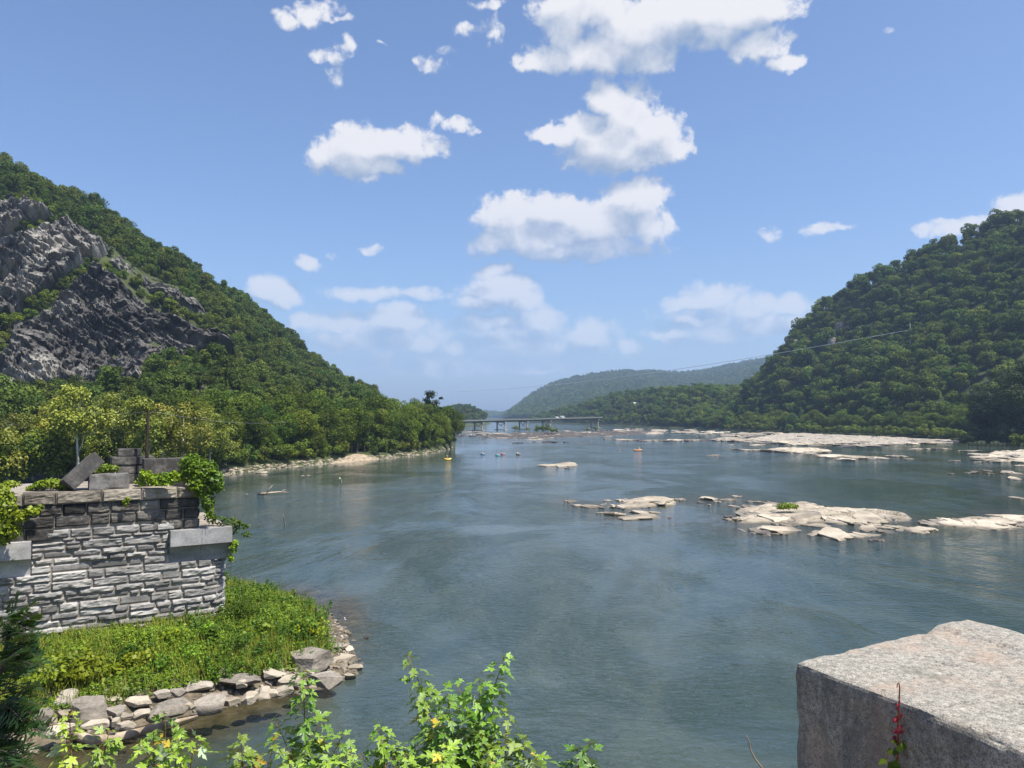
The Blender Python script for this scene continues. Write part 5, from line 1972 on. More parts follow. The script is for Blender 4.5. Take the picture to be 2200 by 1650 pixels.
# the large cluster (boxes of an enlargement)
GC = "slabs of the large cluster in mid-river"
for (x0, x1, y0, y1, m_, lab) in [(540,770,120,185,'g',"grey slab at the back of the large mid-river cluster, beside the grass"),(360,560,130,182,'g',None),(470,550,115,137,'p',None),(295,360,155,180,'p',None),(330,565,165,240,'g',"broad grey slab in the middle of the large mid-river cluster"),(195,270,200,232,'d',"block at the left end of the large mid-river cluster, its shaded end coloured dark"),(200,272,230,250,'p',None),(250,345,195,252,'p',None),(290,475,222,257,'p',None),(450,745,195,252,'p',None),(560,895,165,242,'g',None),(540,735,252,282,'p',None),(700,885,260,287,'p',None),(925,1135,150,197,'p',"highest pale slab at the back right of the large mid-river cluster"),(880,1020,190,252,'p',None),(905,1145,212,272,'p',None),(1120,1335,195,267,'p',None),(1240,1330,195,240,'g',None),(1300,1415,200,230,'p',None),(1130,1245,258,286,'p',None),(1120,1235,278,312,'p',None),(1235,1405,270,302,'p',None),(1400,1615,280,322,'p',None),(1240,1335,303,332,'g',None),(1480,1580,313,338,'p',None)]:  # left-end block: the cluster's shaded end painted as dark stone
    slab(1500 + (x0 + x1) / 2 / 3.143, 1040 + y1 / 3.143, (x1 - x0) / 3.143, (y1 - y0) / 3.143, m_, lab or ("grey slab among the large cluster in mid-river" if m_ == 'g' else "pale slab among the large cluster in mid-river"), GC)
GD = "slabs in front of the large cluster"
for (x0, x1, y0, y1, m_, lab) in [(340,500,280,337,'d',"end block of the separate slab in front of the large cluster, its shade coloured dark"),(435,735,275,322,'p',"long pale separate slab in front of the large cluster"),(500,605,318,343,'p',None),(750,835,330,349,'p',None),(785,870,315,337,'p',None),(870,1095,308,373,'p',"rounded pale slab, the nearest rock in front of the large cluster"),(1000,1275,325,357,'p',None),(1180,1270,360,387,'d',"dark stone awash right of the rounded pale slab")]:  # first block: the slab's shaded left end painted as dark stone
    slab(1500 + (x0 + x1) / 2 / 3.143, 1040 + y1 / 3.143, (x1 - x0) / 3.143, (y1 - y0) / 3.143, m_, lab or "small pale slab in front of the large mid-river cluster", GD)
GE = "slabs at the right edge of the river"
for (x0, x1, y0, y1, m_, lab) in [(1540,1665,222,282,'g',"dark tilted ribs of rock between the large cluster and the right edge"),(1620,1725,218,266,'g',None),(1720,1865,235,270,'p',None),(1850,1995,235,277,'p',None),(1980,2260,220,297,'p',"broad pale slab running out at the right edge below the middle"),(1915,2155,280,313,'p',None),(1955,2240,198,222,'p',None),(1700,1800,268,289,'p',None),(1740,1810,230,250,'p',None)]:
    slab(1500 + (x0 + x1) / 2 / 3.143, 1040 + y1 / 3.143, (x1 - x0) / 3.143, (y1 - y0) / 3.143, m_, lab or "pale slab in the line of rocks reaching in from the right edge", GE)
mb = MB(); mb.add(*leaf_heap(51, 420, [((0, 0, .2), (1.0, .6, .32)), ((.5, .1, .2), (.7, .5, .26)), ((-.7, -.1, .12), (.5, .4, .2))], .22)[:2])
o = mb.build("grass_tuft", [M['vine_leaf']]); o.location = G(1691, 1092, 0.75)
tag(o, "bright green grass tuft growing on the large mid-river cluster", "grass tuft")
# the small islet of stones off the middle
for (x, y, w, h, lab) in [(1178,1002,40,8,"left part of the small pale reef alone in mid-river"),(1217,1003,52,9,"right part of the small pale reef alone in mid-river"),(1162,1001,10,4,"little stone at the left tip of the small pale reef"),(1224,1007,18,3,"stone awash in front of the small pale reef")]:
    slab(x, y, w, h, 'p', lab, None)
# rocks off the right shore
GF = "slabs off the right shore"
for (x0, x1, y0, y1, m_, lab) in [(0,240,425,462,'p',None),(200,490,432,465,'p',None),(30,240,460,483,'p',None),(470,705,436,471,'p',None),(650,838,408,449,'p',"squared pale slab set back behind the long low slab off the right shore"),(835,922,463,476,'p',None),(865,1050,340,363,'p',None),(1060,1188,336,359,'p',None),(1215,1330,328,356,'p',None),(1440,1490,353,381,'p',"single roundish pale stone off the right shore"),(1570,1745,358,384,'p',None),(1560,1640,624,641,'p',None),(1800,1860,634,649,'p',None),(1330,1392,637,651,'p',None),(1360,1450,478,496,'p',None),(1650,1718,498,513,'p',None),(1610,1690,612,628,'p',None),(2005,2060,622,638,'p',None),(1755,1840,602,616,'p',None)]:
    slab(1800 + (x0 + x1) / 2 / 5.5, 900 + y1 / 5.5, (x1 - x0) / 5.5, (y1 - y0) / 5.5, m_, lab or "pale flat slab lying in the quiet water off the right shore", GF)
GG = "slabs of the right-edge landing"
for (x0, x1, y0, y1, m_) in [(1700,1990,368,442,'p'),(1625,1905,443,462,'p'),(1750,1995,453,502,'p'),(1985,2260,388,450,'g'),(1985,2240,430,482,'p'),(2055,2260,468,512,'p'),(2140,2240,528,562,'p'),(2080,2240,693,717,'p'),(2110,2240,908,947,'p'),(1830,1990,480,505,'p')]:
    slab(1800 + (x0 + x1) / 2 / 5.5, 900 + y1 / 5.5, (x1 - x0) / 5.5, (y1 - y0) / 5.5, m_, "pale slab of the flat rocks running in at the right edge", GG)
slab(2190, 1019, 40, 13, 'g', "dark tilted boulder at the right edge, below the flat rocks", None)
GH = "slabs left of the right-shore shelf"
for (x0, x1, y0, y1, m_, lab) in [(1270,1565,290,337,'p',"broadest pale slab standing off the right-shore shelf"),(1188,1272,294,326,'p',None),(1080,1190,304,323,'p',None),(1540,1785,318,341,'p',None),(1580,1692,333,351,'p',None),(1150,1250,274,284,'p',None),(1225,1278,267,281,'p',None),(1420,1470,268,282,'p',None),(980,1020,270,277,'p',None),(1720,1990,353,376,'p',None),(1950,2165,362,386,'p',None),(1855,1995,380,396,'p',None),(830,925,349,366,'p',"lone pale slab by itself in the water right of the orange boat"),(105,132,308,319,'p',"small white stone awash left of the orange boat"),(715,730,205,212,'p',None)]:
    slab(1300 + (x0 + x1) / 2 / 3.667, 880 + y1 / 3.667, (x1 - x0) / 3.667, (y1 - y0) / 3.667, m_, lab or "low pale slab in the water beside the right-shore shelf", GH)
# the shelf of ledges along the right shore and the reefs across the far channel
r2 = np.random.default_rng(44)
TOPL = [(1560, 936), (1640, 930), (1700, 931), (1800, 934), (1900, 938), (2000, 944), (2060, 948)]
BOTL = [(1560, 949), (1640, 952), (1720, 956), (1800, 960), (1860, 962), (1930, 956), (2000, 953), (2060, 953)]
for j in range(92):
    px = r2.uniform(1565, 2050)
    a, b_ = np.interp(px, *zip(*TOPL)), np.interp(px, *zip(*BOTL))
    y = a + (b_ - a) * (1 - r2.random() ** 1.2)
    w = r2.uniform(18, 62) * (0.6 + (y - 925) / 50)
    slab(px, y, w, r2.uniform(4, 9), 'p' if r2.random() < .55 else ('g' if r2.random() < .75 else 'd'), "bleached ledge in the broad rock shelf along the right shore", "ledges of the right shore shelf", "rock_ledge", r2)
for j in range(46):
    px = r2.uniform(1330, 1580)
    y = np.interp(px, [1330, 1450, 1580], [924, 928, 932]) + r2.uniform(-4, 3)
    slab(px, y, r2.uniform(12, 34), r2.uniform(2.5, 5), 'p' if r2.random() < .6 else 'g', "pale ledge at the foot of the far right shore's shrubs", "ledges of the far right shore", "rock_ledge", r2)
for j in range(40):
    px = r2.uniform(1300, 1660)
    y = np.interp(px, [1300, 1660], [946, 948]) + r2.normal() * 1.6
    slab(px, y, r2.uniform(14, 44), r2.uniform(3, 6.5), 'd' if r2.random() < .55 else 'p', "dark low ledge in the line of reef reaching left from the shelf", "ledges of the nearer reef", "rock_ledge", r2)
for j in range(108):
    px = r2.uniform(985, 1420)
    y = np.interp(px, [985, 1060, 1150, 1300, 1420], [931, 934, 935, 931, 927]) + r2.normal() * np.interp(px, [985, 1150, 1420], [4.0, 4.2, 3.0])
    slab(px, y, r2.uniform(10, 36), r2.uniform(2, 5), 'd' if r2.random() < .45 else ('p' if r2.random() < .6 else 'g'), "brown ledge in the reef across the far channel before the bridge", "ledges of the far reef", "rock_ledge", r2)
for (x, y, w, h) in [(1185, 951, 34, 5), (1165, 944, 40, 4), (1220, 951, 16, 2.5), (1115, 952, 24, 2.5), (1147, 949, 8, 2.5), (1250, 951, 20, 2), (1508, 940, 10, 7), (1040, 943, 8, 3), (988, 942, 8, 3), (1030, 941, 5, 3)]:
    slab(x, y, w, h, 'd', "dark low rock alone in the water on the near side of the far reef", "lone dark rocks before the far reef", "rock_ledge", r2)
used = set(id(b_) for b_ in SHRUB_SRC)
for j, (px, py, s) in enumerate([(1155, 931, 1.2), (1172, 931, 1.35), (1185, 932, 1.0), (1195, 932, .8), (1134, 928, .7), (1105, 925, .9), (1262, 929, .7), (1110, 926, .7), (1280, 926, .8)]):
    p = G(px, py)
    place(SHRUB_SRC[j % 3], used, (p[0], p[1], .3), s, j, "green bush growing on the far reef before the bridge", "shrub", "bushes on the far reef")

# ------------------------------------------------------------------ the river's surface
xs = np.unique(np.concatenate([np.linspace(-6400, -300, 8), np.linspace(-300, -60, 9), np.arange(-60, 90, 1.2), np.arange(90, 230, 3.5), np.linspace(230, 700, 12), np.linspace(700, 6400, 8)]))
ysw = np.unique(np.concatenate([np.linspace(-700, 0, 8), np.arange(0, 130, 1.2), np.arange(130, 520, 4.0), np.linspace(520, 1300, 30), np.linspace(1300, 6700, 12)]))
WX, WY = np.meshgrid(xs, ysw, indexing='ij')
sdI = -poly_sd(np.stack([WX, WY], -1), ISL)
sh1 = np.clip(1.1 - sdI / 5.0, 0, 1) * np.clip((-WX - 4.5) / 4.0, 0.35, 1) * (WY < 60)
dr = np.full(WX.shape, 1e9)
for (rx, ry, rad) in ROCK_XY:
    if ry < 420:
        dr = np.minimum(dr, np.hypot((WX - rx), (WY - ry) * 0.8) - rad)
sh2 = np.clip(1 - dr / 6.0, 0, 1) * 0.55
offR = np.interp(WY, RSH[:, 1], RSH[:, 0]) - WX
sh3 = np.clip(1 - offR / 45, 0, 1) * (WY < 420) * 0.55
near = np.clip(1 - (WY - 6) / 26.0, 0, 1) * 0.75
shal = np.clip(np.maximum.reduce([sh1, sh2, sh3, near]) + 0.15 * fbm(np.stack([WX / 9, WY / 9, 0 * WX], -1), 3, 5), 0, 1)
m, t, out = new_mat("river_water")
geo = t.node('ShaderNodeNewGeometry')
pos = geo.outputs['Position']
at = t.node('ShaderNodeAttribute', attribute_name="tint")
flow = t.noise(t.vmath('MULTIPLY', pos, (0.055, 0.034, 0)), 1.0, 5.0, 0.62, 0.45)     # broad slicks drawn out by the current
patch = t.smooth(flow, 0.43, 0.60)
swirl = t.noise(t.vmath('MULTIPLY', pos, (0.30, 0.14, 0)), 1.0, 3.0, 0.5, 1.2)
h1 = t.noise(t.vmath('MULTIPLY', pos, (1.0, 1.55, 0)), 2.3, 3.0, 0.6, 0.4)
h2 = t.noise(t.vmath('MULTIPLY', pos, (0.35, 0.75, 0)), 1.0, 3.0, 0.55, 0.5)
h3 = t.noise(t.vmath('MULTIPLY', pos, (0.05, 0.13, 0)), 1.0, 3.0, 0.5, 0.3)
ca = t.node('ShaderNodeAttribute', attribute_name="calm")
rip = t.math('MULTIPLY', t.math('MULTIPLY_ADD', patch, 1.1, 0.32), t.math('MULTIPLY_ADD', ca.outputs['Fac'], -0.86, 1.0))
h = t.math('ADD', t.math('MULTIPLY', t.math('MULTIPLY', h1, 0.10), rip), t.math('ADD', t.math('MULTIPLY', t.math('MULTIPLY', h2, 0.11), rip), t.math('MULTIPLY', t.math('MULTIPLY', h3, 0.10), rip)))
bp = t.node('ShaderNodeBump', {'Height': h, 'Strength': 1.0, 'Distance': 1.0})
deep = t.mix(t.smooth(swirl, 0.35, 0.7), (0.027, 0.045, 0.040), (0.045, 0.064, 0.055))
bedn = t.noise(pos, 1.1, 5.0, 0.65)
shallow = t.ramp(bedn, [(0.32, (0.018, 0.015, 0.007)), (0.52, (0.045, 0.037, 0.018)), (0.70, (0.085, 0.070, 0.038))])
wcol = t.mix(t.smooth(at.outputs['Fac'], 0.12, 0.95), deep, shallow)
foam = t.math('MULTIPLY', t.smooth(t.noise(pos, 5.0, 3.0, 0.6), 0.735, 0.76), t.smooth(t.noise(pos, 0.16, 2.0, 0.5), 0.56, 0.66))
wcol = t.mix(t.math('MULTIPLY', foam, 0.75), wcol, (0.6, 0.62, 0.6))
pb = t.node('ShaderNodeBsdfPrincipled', {'Base Color': wcol, 'Roughness': 0.07, 'IOR': 1.333, 'Specular IOR Level': 0.5})
t.l.new(bp.outputs[0], pb.inputs['Normal'])
t.l.new(pb.outputs[0], out.inputs[0])
mb = MB()
mb.add(np.stack([WX, WY, 0 * WX], -1).reshape(-1, 3), grid_faces(len(xs), len(ysw))[:, ::-1], 0, shal.ravel())
wo = mb.build("river_water", [m], smooth=True)
tag(wo, kind='structure')
shx = np.interp(WY, [95, 110, 128, 147.5, 166, 183.5, 206, 225, 254, 320], [-58, -53, -49, -44.6, -35.5, -27.8, -21.8, -19.5, -18.5, -22])
calm = np.clip(1.25 - (WX - shx) / 34.0, 0, 1) * np.clip((WY - 60) / 30, 0, 1) * np.clip((330 - WY) / 60, 0, 1)
calm = np.maximum(calm, np.clip(1.2 - offR / 55.0, 0, 1) * np.clip((WY - 120) / 60, 0, 1) * np.clip((420 - WY) / 80, 0, 1) * 0.8)
ca_ = wo.data.attributes.new("calm", 'FLOAT', 'POINT')
ca_.data.foreach_set("value", calm.astype(np.float32).ravel())

# ------------------------------------------------------------------ the road bridge
M['steel'] = plain_mat("grey_green_steel", (0.09, 0.135, 0.12), 0.5, 0.4)
M['conc'] = plain_mat("bridge_concrete", (0.34, 0.31, 0.28), 0.9, 0.2)
M['asph'] = plain_mat("asphalt", (0.055, 0.055, 0.057), 0.9, 0.2)
A3, B3 = P(975, 907.5, 505.0), P(1277, 899.5, 640.0)
bd = B3 - A3
bl = np.linalg.norm(bd[:2])
u3 = bd / bl
n3 = np.array([-u3[1], u3[0], 0]) / np.linalg.norm(u3[:2])
br = empty("road_bridge", (A3[0], A3[1], 0))
tag(br, "long low steel girder bridge on slender piers across the river", "bridge")
BO = np.array(br.location)
a, e = -0.75 * bl, 1.03 * bl


def beam(mb, s0, s1, off, z0, z1, wd):
    v = []
    for s in (s0, s1):
        c = A3 + u3 * s + n3 * off
        for dz, dn in ((z0, -wd / 2), (z0, wd / 2), (z1, wd / 2), (z1, -wd / 2)):
            v.append(c + n3 * dn + np.array([0, 0, dz]) - BO)
    mb.add(v, [(0, 1, 5, 4), (1, 2, 6, 5), (2, 3, 7, 6), (3, 0, 4, 7), (3, 2, 1, 0), (4, 5, 6, 7)])


for off in (-3.6, 3.6):
    mb = MB(); beam(mb, a, e, off, -0.5, 0.70, 0.5)
    for s in np.arange(a, e, 6.5):
        beam(mb, s, s + .25, off - .33, -0.49, 0.69, .16)
    mb.build("girder", [M['steel']], br)
mb = MB(); beam(mb, a, e, 0, 0.72, 1.0, 9.4); mb.build("deck", [M['conc']], br)
mb = MB(); beam(mb, a, e, 0, 1.004, 1.05, 8.2); mb.build("roadway", [M['asph']], br)
for off in (-4.55, 4.55):
    mb = MB(); beam(mb, a, e, off, 1.50, 1.62, .14); beam(mb, a, e, off, 1.22, 1.30, .1)
    for s in np.arange(a, e, 4.0):
        beam(mb, s, s + .14, off, 1.0, 1.6, .14)
    mb.build("railing", [M['steel']], br)
for px in (985, 1028, 1076, 1124, 1174, 1277):
    s = min(np.linspace(a, e, 4000), key=lambda q: abs(pix((A3 + u3 * q))[0][0] - px))
    c = A3 + u3 * s - BO
    ztop = c[2] - 0.51
    mb = MB()
    for off in (-3.4, 3.4):
        add_tube(mb, [c * [1, 1, 0] + n3 * off + [0, 0, -1.2], c * [1, 1, 0] + n3 * off + [0, 0, ztop - 0.55]], [.62, .5], 8)
    for sgn in (-1, 1):                                          # raking struts that widen the head
        add_tube(mb, [c * [1, 1, 0] + [0, 0, ztop * .45], c * [1, 1, 0] + u3 * sgn * 3.6 + [0, 0, ztop - .3]], [.26, .22], 6)
    box(mb, c * [1, 1, 0] + np.array([0, 0, ztop - .28]), (1.5, 9.0, .5), np.array([[u3[0], n3[0], 0], [u3[1], n3[1], 0], [0, 0, 1]]))
    box(mb, c * [1, 1, 0] + np.array([0, 0, -.5]), (2.4, 10.0, 1.6), np.array([[u3[0], n3[0], 0], [u3[1], n3[1], 0], [0, 0, 1]]))
    mb.build("bridge_leg", [M['conc']], br)

M['white_paint'] = plain_mat("white_paint", (0.78, 0.78, 0.78), 0.35, 0.5)
M['glass'] = plain_mat("dark_window", (0.02, 0.025, 0.03), 0.1, 0.6)
M['rubber'] = plain_mat("rubber", (0.03, 0.03, 0.03), 0.8)
for px, off, L_, lab in ((1192, -2.0, 3.6, "white car crossing the bridge, the left of the two"), (1212, 1.6, 4.4, "white van crossing the bridge, right of the other white vehicle")):
    s = min(np.linspace(a, e, 4000), key=lambda q: abs(pix((A3 + u3 * q))[0][0] - px))
    c = A3 + u3 * s + n3 * off + np.array([0, 0, 1.054])
    car = empty("car", c, math.atan2(u3[1], u3[0]))
    tag(car, lab, "car", "vehicles on the bridge")
    mb = MB()
    hgt = 1.35 if L_ < 4 else 1.8
    box(mb, (0, 0, .62), (L_, 1.75, .62)); box(mb, (-.15 if L_ < 4 else -.3, 0, .93 + (hgt - .93) / 2 + .003), (L_ * (.56 if L_ < 4 else .84), 1.65, hgt - .93), taper=.86)
    mb.build("body", [M['white_paint']], car)
    mb = MB(); box(mb, (-.15 if L_ < 4 else -.3, 0, .95 + (hgt - .93) / 2), (L_ * (.50 if L_ < 4 else .74), 1.69, (hgt - .93) * .55), taper=.92); mb.build("windows", [M['glass']], car)
    for sx in (-.32, .32):
        for sy in (-.8, .8):
            mb = MB(); add_tube(mb, [(sx * L_, sy - .1, .33), (sx * L_, sy + .1, .33)], .33, 12); mb.build("wheel", [M['rubber']], car)

# the cable slung across the valley and its mast on the right hill
_mt = right_point(np.full(400, 1958.0), np.linspace(0.2, 3.0, 400))
_my = pix(_mt)[1]
mbase = _mt[np.argmin(np.abs(_my - 752))]
mast = P(1958, 708, mbase[1])
mtop = P(1958, 694, mbase[1])[2]
mb = MB()
k = np.linspace(0, 1, 40)
far_end = np.array([-70.0, 960.0, 40.0])
near_end = mast.copy()
pts = near_end * (1 - k)[:, None] + far_end * k[:, None]
pts[:, 2] -= 4 * k * (1 - k) * 7.0
M['cable'] = plain_mat("pale_cable", (0.60, 0.61, 0.62), 0.5, 0.5)
root = empty("mast", tuple(mbase))
tag(root, "thin pale mast in the right hill's forest that carries the cable", "mast")
m2 = MB(); add_tube(m2, [(0, 0, -1), (0, 0, mtop - mbase[2])], [.26, .18], 7); m2.build("shaft", [M['cable']], root)
m2 = MB(); add_tube(m2, [(-.5, 0, mast[2] - mbase[2]), (.5, 0, mast[2] - mbase[2])], .06, 5); m2.build("crossarm", [M['cable']], root)
add_tube(mb, pts, 0.15, 5)
o = mb.build("power_cable", [M['cable']])
tag(o, "pale overhead cable running down across the right hill towards the far hill", "cable")
root = empty("pylon", (far_end[0], far_end[1], 10))
tag(root, "far pylon among the trees left of the bridge that holds the cable's other end", "pylon")
m2 = MB(); add_tube(m2, [(0, 0, -4), (0, 0, 30.4)], [.3, .12], 6); m2.build("shaft", [M['cable']], root)

# the white house on the far wooded rise
p = P(1367, 868, 800)
hs = empty("house", (p[0], p[1], float(flat_z(p[0], p[1])) - .3), 0.3)
tag(hs, "small white house showing among the trees of the far right rise", "house")
mb = MB(); box(mb, (0, 0, 3.2), (6.5, 5.0, 6.4)); mb.build("wall", [M['white_paint']], hs)
mb = MB(); mb.add([(-3.6, -2.9, 6.41), (3.6, -2.9, 6.41), (3.6, 2.9, 6.41), (-3.6, 2.9, 6.41), (-3.6, 0, 8.8), (3.6, 0, 8.8)], [(0, 1, 5, 4), (2, 3, 4, 5), (0, 3, 2, 1)])
mb.f3.append(np.array([(0, 4, 3), (1, 2, 5)])); mb.m3.append(np.zeros(2, int))
mb.build("roof", [plain_mat("pale_roof", (0.5, 0.48, 0.45), .8)], hs)
for x in (-2, 0, 2):
    mb = MB(); box(mb, (x, -2.52, 4.6), (.9, .06, 1.4)); mb.build("window", [M['glass']], hs)

# ------------------------------------------------------------------ people on the water


def person_mesh(name, joints, edges, radii, mats, mat_of):
    me = bpy.data.meshes.new(name)
    me.from_pydata([tuple(j) for j in joints], edges, [])
    o = bpy.data.objects.new(name, me)
    COL.objects.link(o)
    sk = o.modifiers.new("skin", 'SKIN')
    sk.use_smooth_shade = True
    for i, r_ in enumerate(radii):
        me.skin_vertices[0].data[i].radius = (r_, r_)
    me.skin_vertices[0].data[0].use_root = True
    sb = o.modifiers.new("sub", 'SUBSURF'); sb.levels = 1; sb.render_levels = 1
    dg = bpy.context.evaluated_depsgraph_get()
    dg.update()
    ev = bpy.data.meshes.new_from_object(o.evaluated_get(dg))
    bpy.data.objects.remove(o)
    ev.name = name
    ev.materials.clear()
    for m_ in mats:
        ev.materials.append(m_)
    for pl in ev.polygons:
        pl.material_index = mat_of(pl.center)
        pl.use_smooth = True
    return ev


#            pelvis, chest, neck, head base, head, then shoulders/arms, hips/legs (seated, legs out along +x, arms to the side)
J = [(0, 0, .12), (-.06, 0, .34), (-.08, 0, .52), (-.08, 0, .60), (-.05, 0, .74), (-.02, 0, .82),
     (-.08, .17, .48), (.05, .26, .28), (.22, .22, .24), (.29, .19, .26),
     (-.08, -.17, .48), (.05, -.26, .28), (.22, -.22, .24), (.29, -.19, .26),
     (.06, .09, .12), (.42, .13, .26), (.74, .12, .06), (.84, .12, .10),
     (.06, -.09, .12), (.42, -.13, .26), (.74, -.12, .06), (.84, -.12, .10)]
E = [(0, 1), (1, 2), (2, 3), (3, 4), (4, 5), (2, 6), (6, 7), (7, 8), (8, 9), (2, 10), (10, 11), (11, 12), (12, 13), (0, 14), (14, 15), (15, 16), (16, 17), (0, 18), (18, 19), (19, 20), (20, 21)]
RD = [.13, .15, .11, .055, .10, .075, .06, .045, .035, .03, .06, .045, .035, .03, .09, .07, .045, .04, .09, .07, .045, .04]
M['skin'] = plain_mat("skin", (0.55, 0.36, 0.27), .6)
M['hair'] = plain_mat("hair", (0.06, 0.04, 0.03), .7)


def cloth(name, c):
    return plain_mat(name, c, .8)


def person(loc, rz, top, shorts, label, hair=M['hair'], cap=None):
    me = person_mesh("person", J, E, RD, [M['skin'], top, shorts], lambda c: (1 if (.2 < c.z < .55 and c.x < .02 and abs(c.y) < .2) else (2 if (c.z <= .26 and c.x < .35 and abs(c.y) < .21 and c.z < .3 and c.x < .36) else 0)))
    o = bpy.data.objects.new("person", me); COL.objects.link(o)
    o.location = loc; o.rotation_euler = (0, 0, rz)
    tag(o, label, "person", "people floating on the river")
    mb = MB(); v, f = icosphere(2); v = v * [.115, .105, .10] + [-.075, 0, .785]; mb.add(v, f)
    mb.build("hair" if cap is None else "sun_hat", [hair if cap is None else cap], o)
    if cap is not None:
        mb = MB(); k = np.linspace(0, 6.283, 17)[:-1]
        add_tube(mb, [(-.05, 0, .80), (-.05, 0, .815)], .19, 12); mb.build("hat_brim", [cap], o)
    # face
    mb = MB()
    box(mb, (.052, 0, .745), (.03, .022, .05)); mb.build("nose", [M['skin']], o)
    mb = MB(); box(mb, (.045, .035, .775), (.012, .02, .012)); box(mb, (.045, -.035, .775), (.012, .02, .012)); mb.build("eyes", [M['hair']], o)
    return o


def ring(R, r_, n=28, m_=10):
    a = np.linspace(0, 2 * np.pi, n, endpoint=False); b2 = np.linspace(0, 2 * np.pi, m_, endpoint=False)
    A, B = np.meshgrid(a, b2, indexing='ij')
    v = np.stack([(R + r_ * np.cos(B)) * np.cos(A), (R + r_ * np.cos(B)) * np.sin(A), r_ * np.sin(B)], -1).reshape(-1, 3)
    f = [(i * m_ + j, ((i + 1) % n) * m_ + j, ((i + 1) % n) * m_ + (j + 1) % m_, i * m_ + (j + 1) % m_) for i in range(n) for j in range(m_)]
    return v, f


tubec = {}
for px, py, tc_, top, lab in [(1037, 977, (0.16, 0.36, 0.62), (0.75, 0.78, 0.8), "blue inner tube, the leftmost in mid-river"), (1069, 979.5, (0.05, 0.50, 0.66), (0.1, 0.5, 0.6), "turquoise inner tube, second from the left in mid-river"), (1080, 977, (0.55, 0.25, 0.36), (0.6, 0.2, 0.35), "pink inner tube beside the turquoise one"), (1113, 977.5, (0.10, 0.11, 0.10), (0.7, 0.72, 0.6), "dark inner tube, the rightmost in mid-river")]:
    p = G(px, py)
    cm = plain_mat("tube_vinyl", tuple(x * .55 for x in tc_), .45, .4)
    mb = MB(); v, f = ring(.42, .17); mb.add(v, f)
    o = mb.build("inner_tube", [cm], smooth=True); o.location = (p[0], p[1], .12)
    tag(o, lab, "inner tube", "inner tubes in mid-river")
    person((p[0] - .1, p[1], .12), rs.uniform(-.6, .6), cloth("shirt", top), cloth("shorts", tuple(x * .4 for x in tc_)), "person sitting in the " + lab.split(',')[0].replace(" beside the turquoise one", ""))


def inflatable(px, py, rz, col, label, L_=2.9):
    p = G(px, py)
    b = empty("inflatable_boat", (p[0], p[1], .0), rz)
    tag(b, label, "boat", "small boats on the river")
    k = np.linspace(0, 1, 9)
    for sgn in (-1, 1):
        y = sgn * .36 * np.sin(np.pi * np.clip(k, .04, .96)) ** .45
        mb = MB(); add_tube(mb, np.stack([(k - .5) * L_, y, .20 + .26 * (np.abs(k - .5) * 2) ** 3], 1), [.09] + [.17] * 7 + [.09], 10)
        mb.build("side_tube", [col], b, smooth=True)
    mb = MB(); box(mb, (0, 0, .10), (L_ * .78, .62, .10)); mb.build("floor", [col], b)
    mb = MB(); box(mb, (-.35, 0, .24), (.4, .5, .16)); mb.build("seat", [M['rubber']], b)
    return p


oc, yc = plain_mat("orange_vinyl", (0.72, 0.30, 0.06), .4, .5), plain_mat("yellow_vinyl", (0.80, 0.55, 0.06), .4, .5)
p = inflatable(1370, 969, 3.05, oc, "orange inflatable boat with one person in mid-river", 2.3)
person((p[0] + .45, p[1] + .0, .20), 3.05, cloth("white_shirt", (.7, .68, .62)), cloth("dark_shorts", (.05, .05, .07)), "person in a pale shirt sitting in the orange boat", cap=cloth("straw", (.62, .5, .28)))
p = inflatable(962, 989, 0.25, yc, "yellow inflatable boat off the end of the left bank", 1.5)
person((p[0] - .1, p[1], .20), 0.25, cloth("red_shirt", (.42, .10, .05)), cloth("grey_shorts", (.2, .2, .2)), "person in a red-brown shirt sitting in the yellow boat", cap=cloth("pale_cap", (.7, .62, .3)))

# ------------------------------------------------------------------ the near bank the photographer stands on
gx, gy = np.linspace(-40, 40, 120), np.linspace(-30, 13, 90)
GX, GY = np.meshgrid(gx, gy, indexing='ij')
nb = np.interp(GY, [-30, 1.6, 2.6, 5.0, 8.5, 11.0, 13], [8.4, 8.35, 7.7, 5.7, 2.6, 0.2, -1.6])
nb += 0.12 * fbm(np.stack([GX, GY, 0 * GX], -1), 3, 6)
mb = MB(); mb.add(np.stack([GX, GY, nb], -1).reshape(-1, 3), grid_faces(len(gx), len(gy)))
tag(mb.build("near_bank", [M['soil']], smooth=True), kind='structure')


def near_z(y):
    return float(np.interp(y, [-30, 1.6, 2.6, 5.0, 8.5, 11.0, 13], [8.4, 8.35, 7.7, 5.7, 2.6, 0.2, -1.6]))


# ------------------------------------------------------------------ the granite block at the right
m, t, out = new_mat("pitted_granite")
geo = t.node('ShaderNodeNewGeometry')
pos = geo.outputs['Position']
n1 = t.noise(pos, 210, 3.0, 0.7)
n2 = t.noise(pos, 55, 4.0, 0.65)
n3_ = t.noise(pos, 3.2, 5.0, 0.6, 0.4)
base = t.ramp(t.math('ADD', t.math('MULTIPLY', n1, 0.6), t.math('MULTIPLY', n2, 0.42)), [(0.36, (0.055, 0.055, 0.052)), (0.47, (0.20, 0.188, 0.162)), (0.58, (0.365, 0.338, 0.288)), (0.70, (0.53, 0.495, 0.43))])
rust = t.math('MULTIPLY', t.smooth(n3_, 0.49, 0.68), 0.42)
base = t.mix(rust, base, t.mix(n2, (0.33, 0.225, 0.14), (0.40, 0.26, 0.19)))
lich = t.math('MULTIPLY', t.smooth(t.noise(pos, 5.0, 4.0, 0.6), 0.58, 0.70), 0.5)
base = t.mix(lich, base, (0.13, 0.13, 0.10))
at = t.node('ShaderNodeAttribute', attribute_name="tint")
vs = t.noise(t.vmath('MULTIPLY', pos, (1, 1, 0.22)), 9.0, 4.0, 0.6)
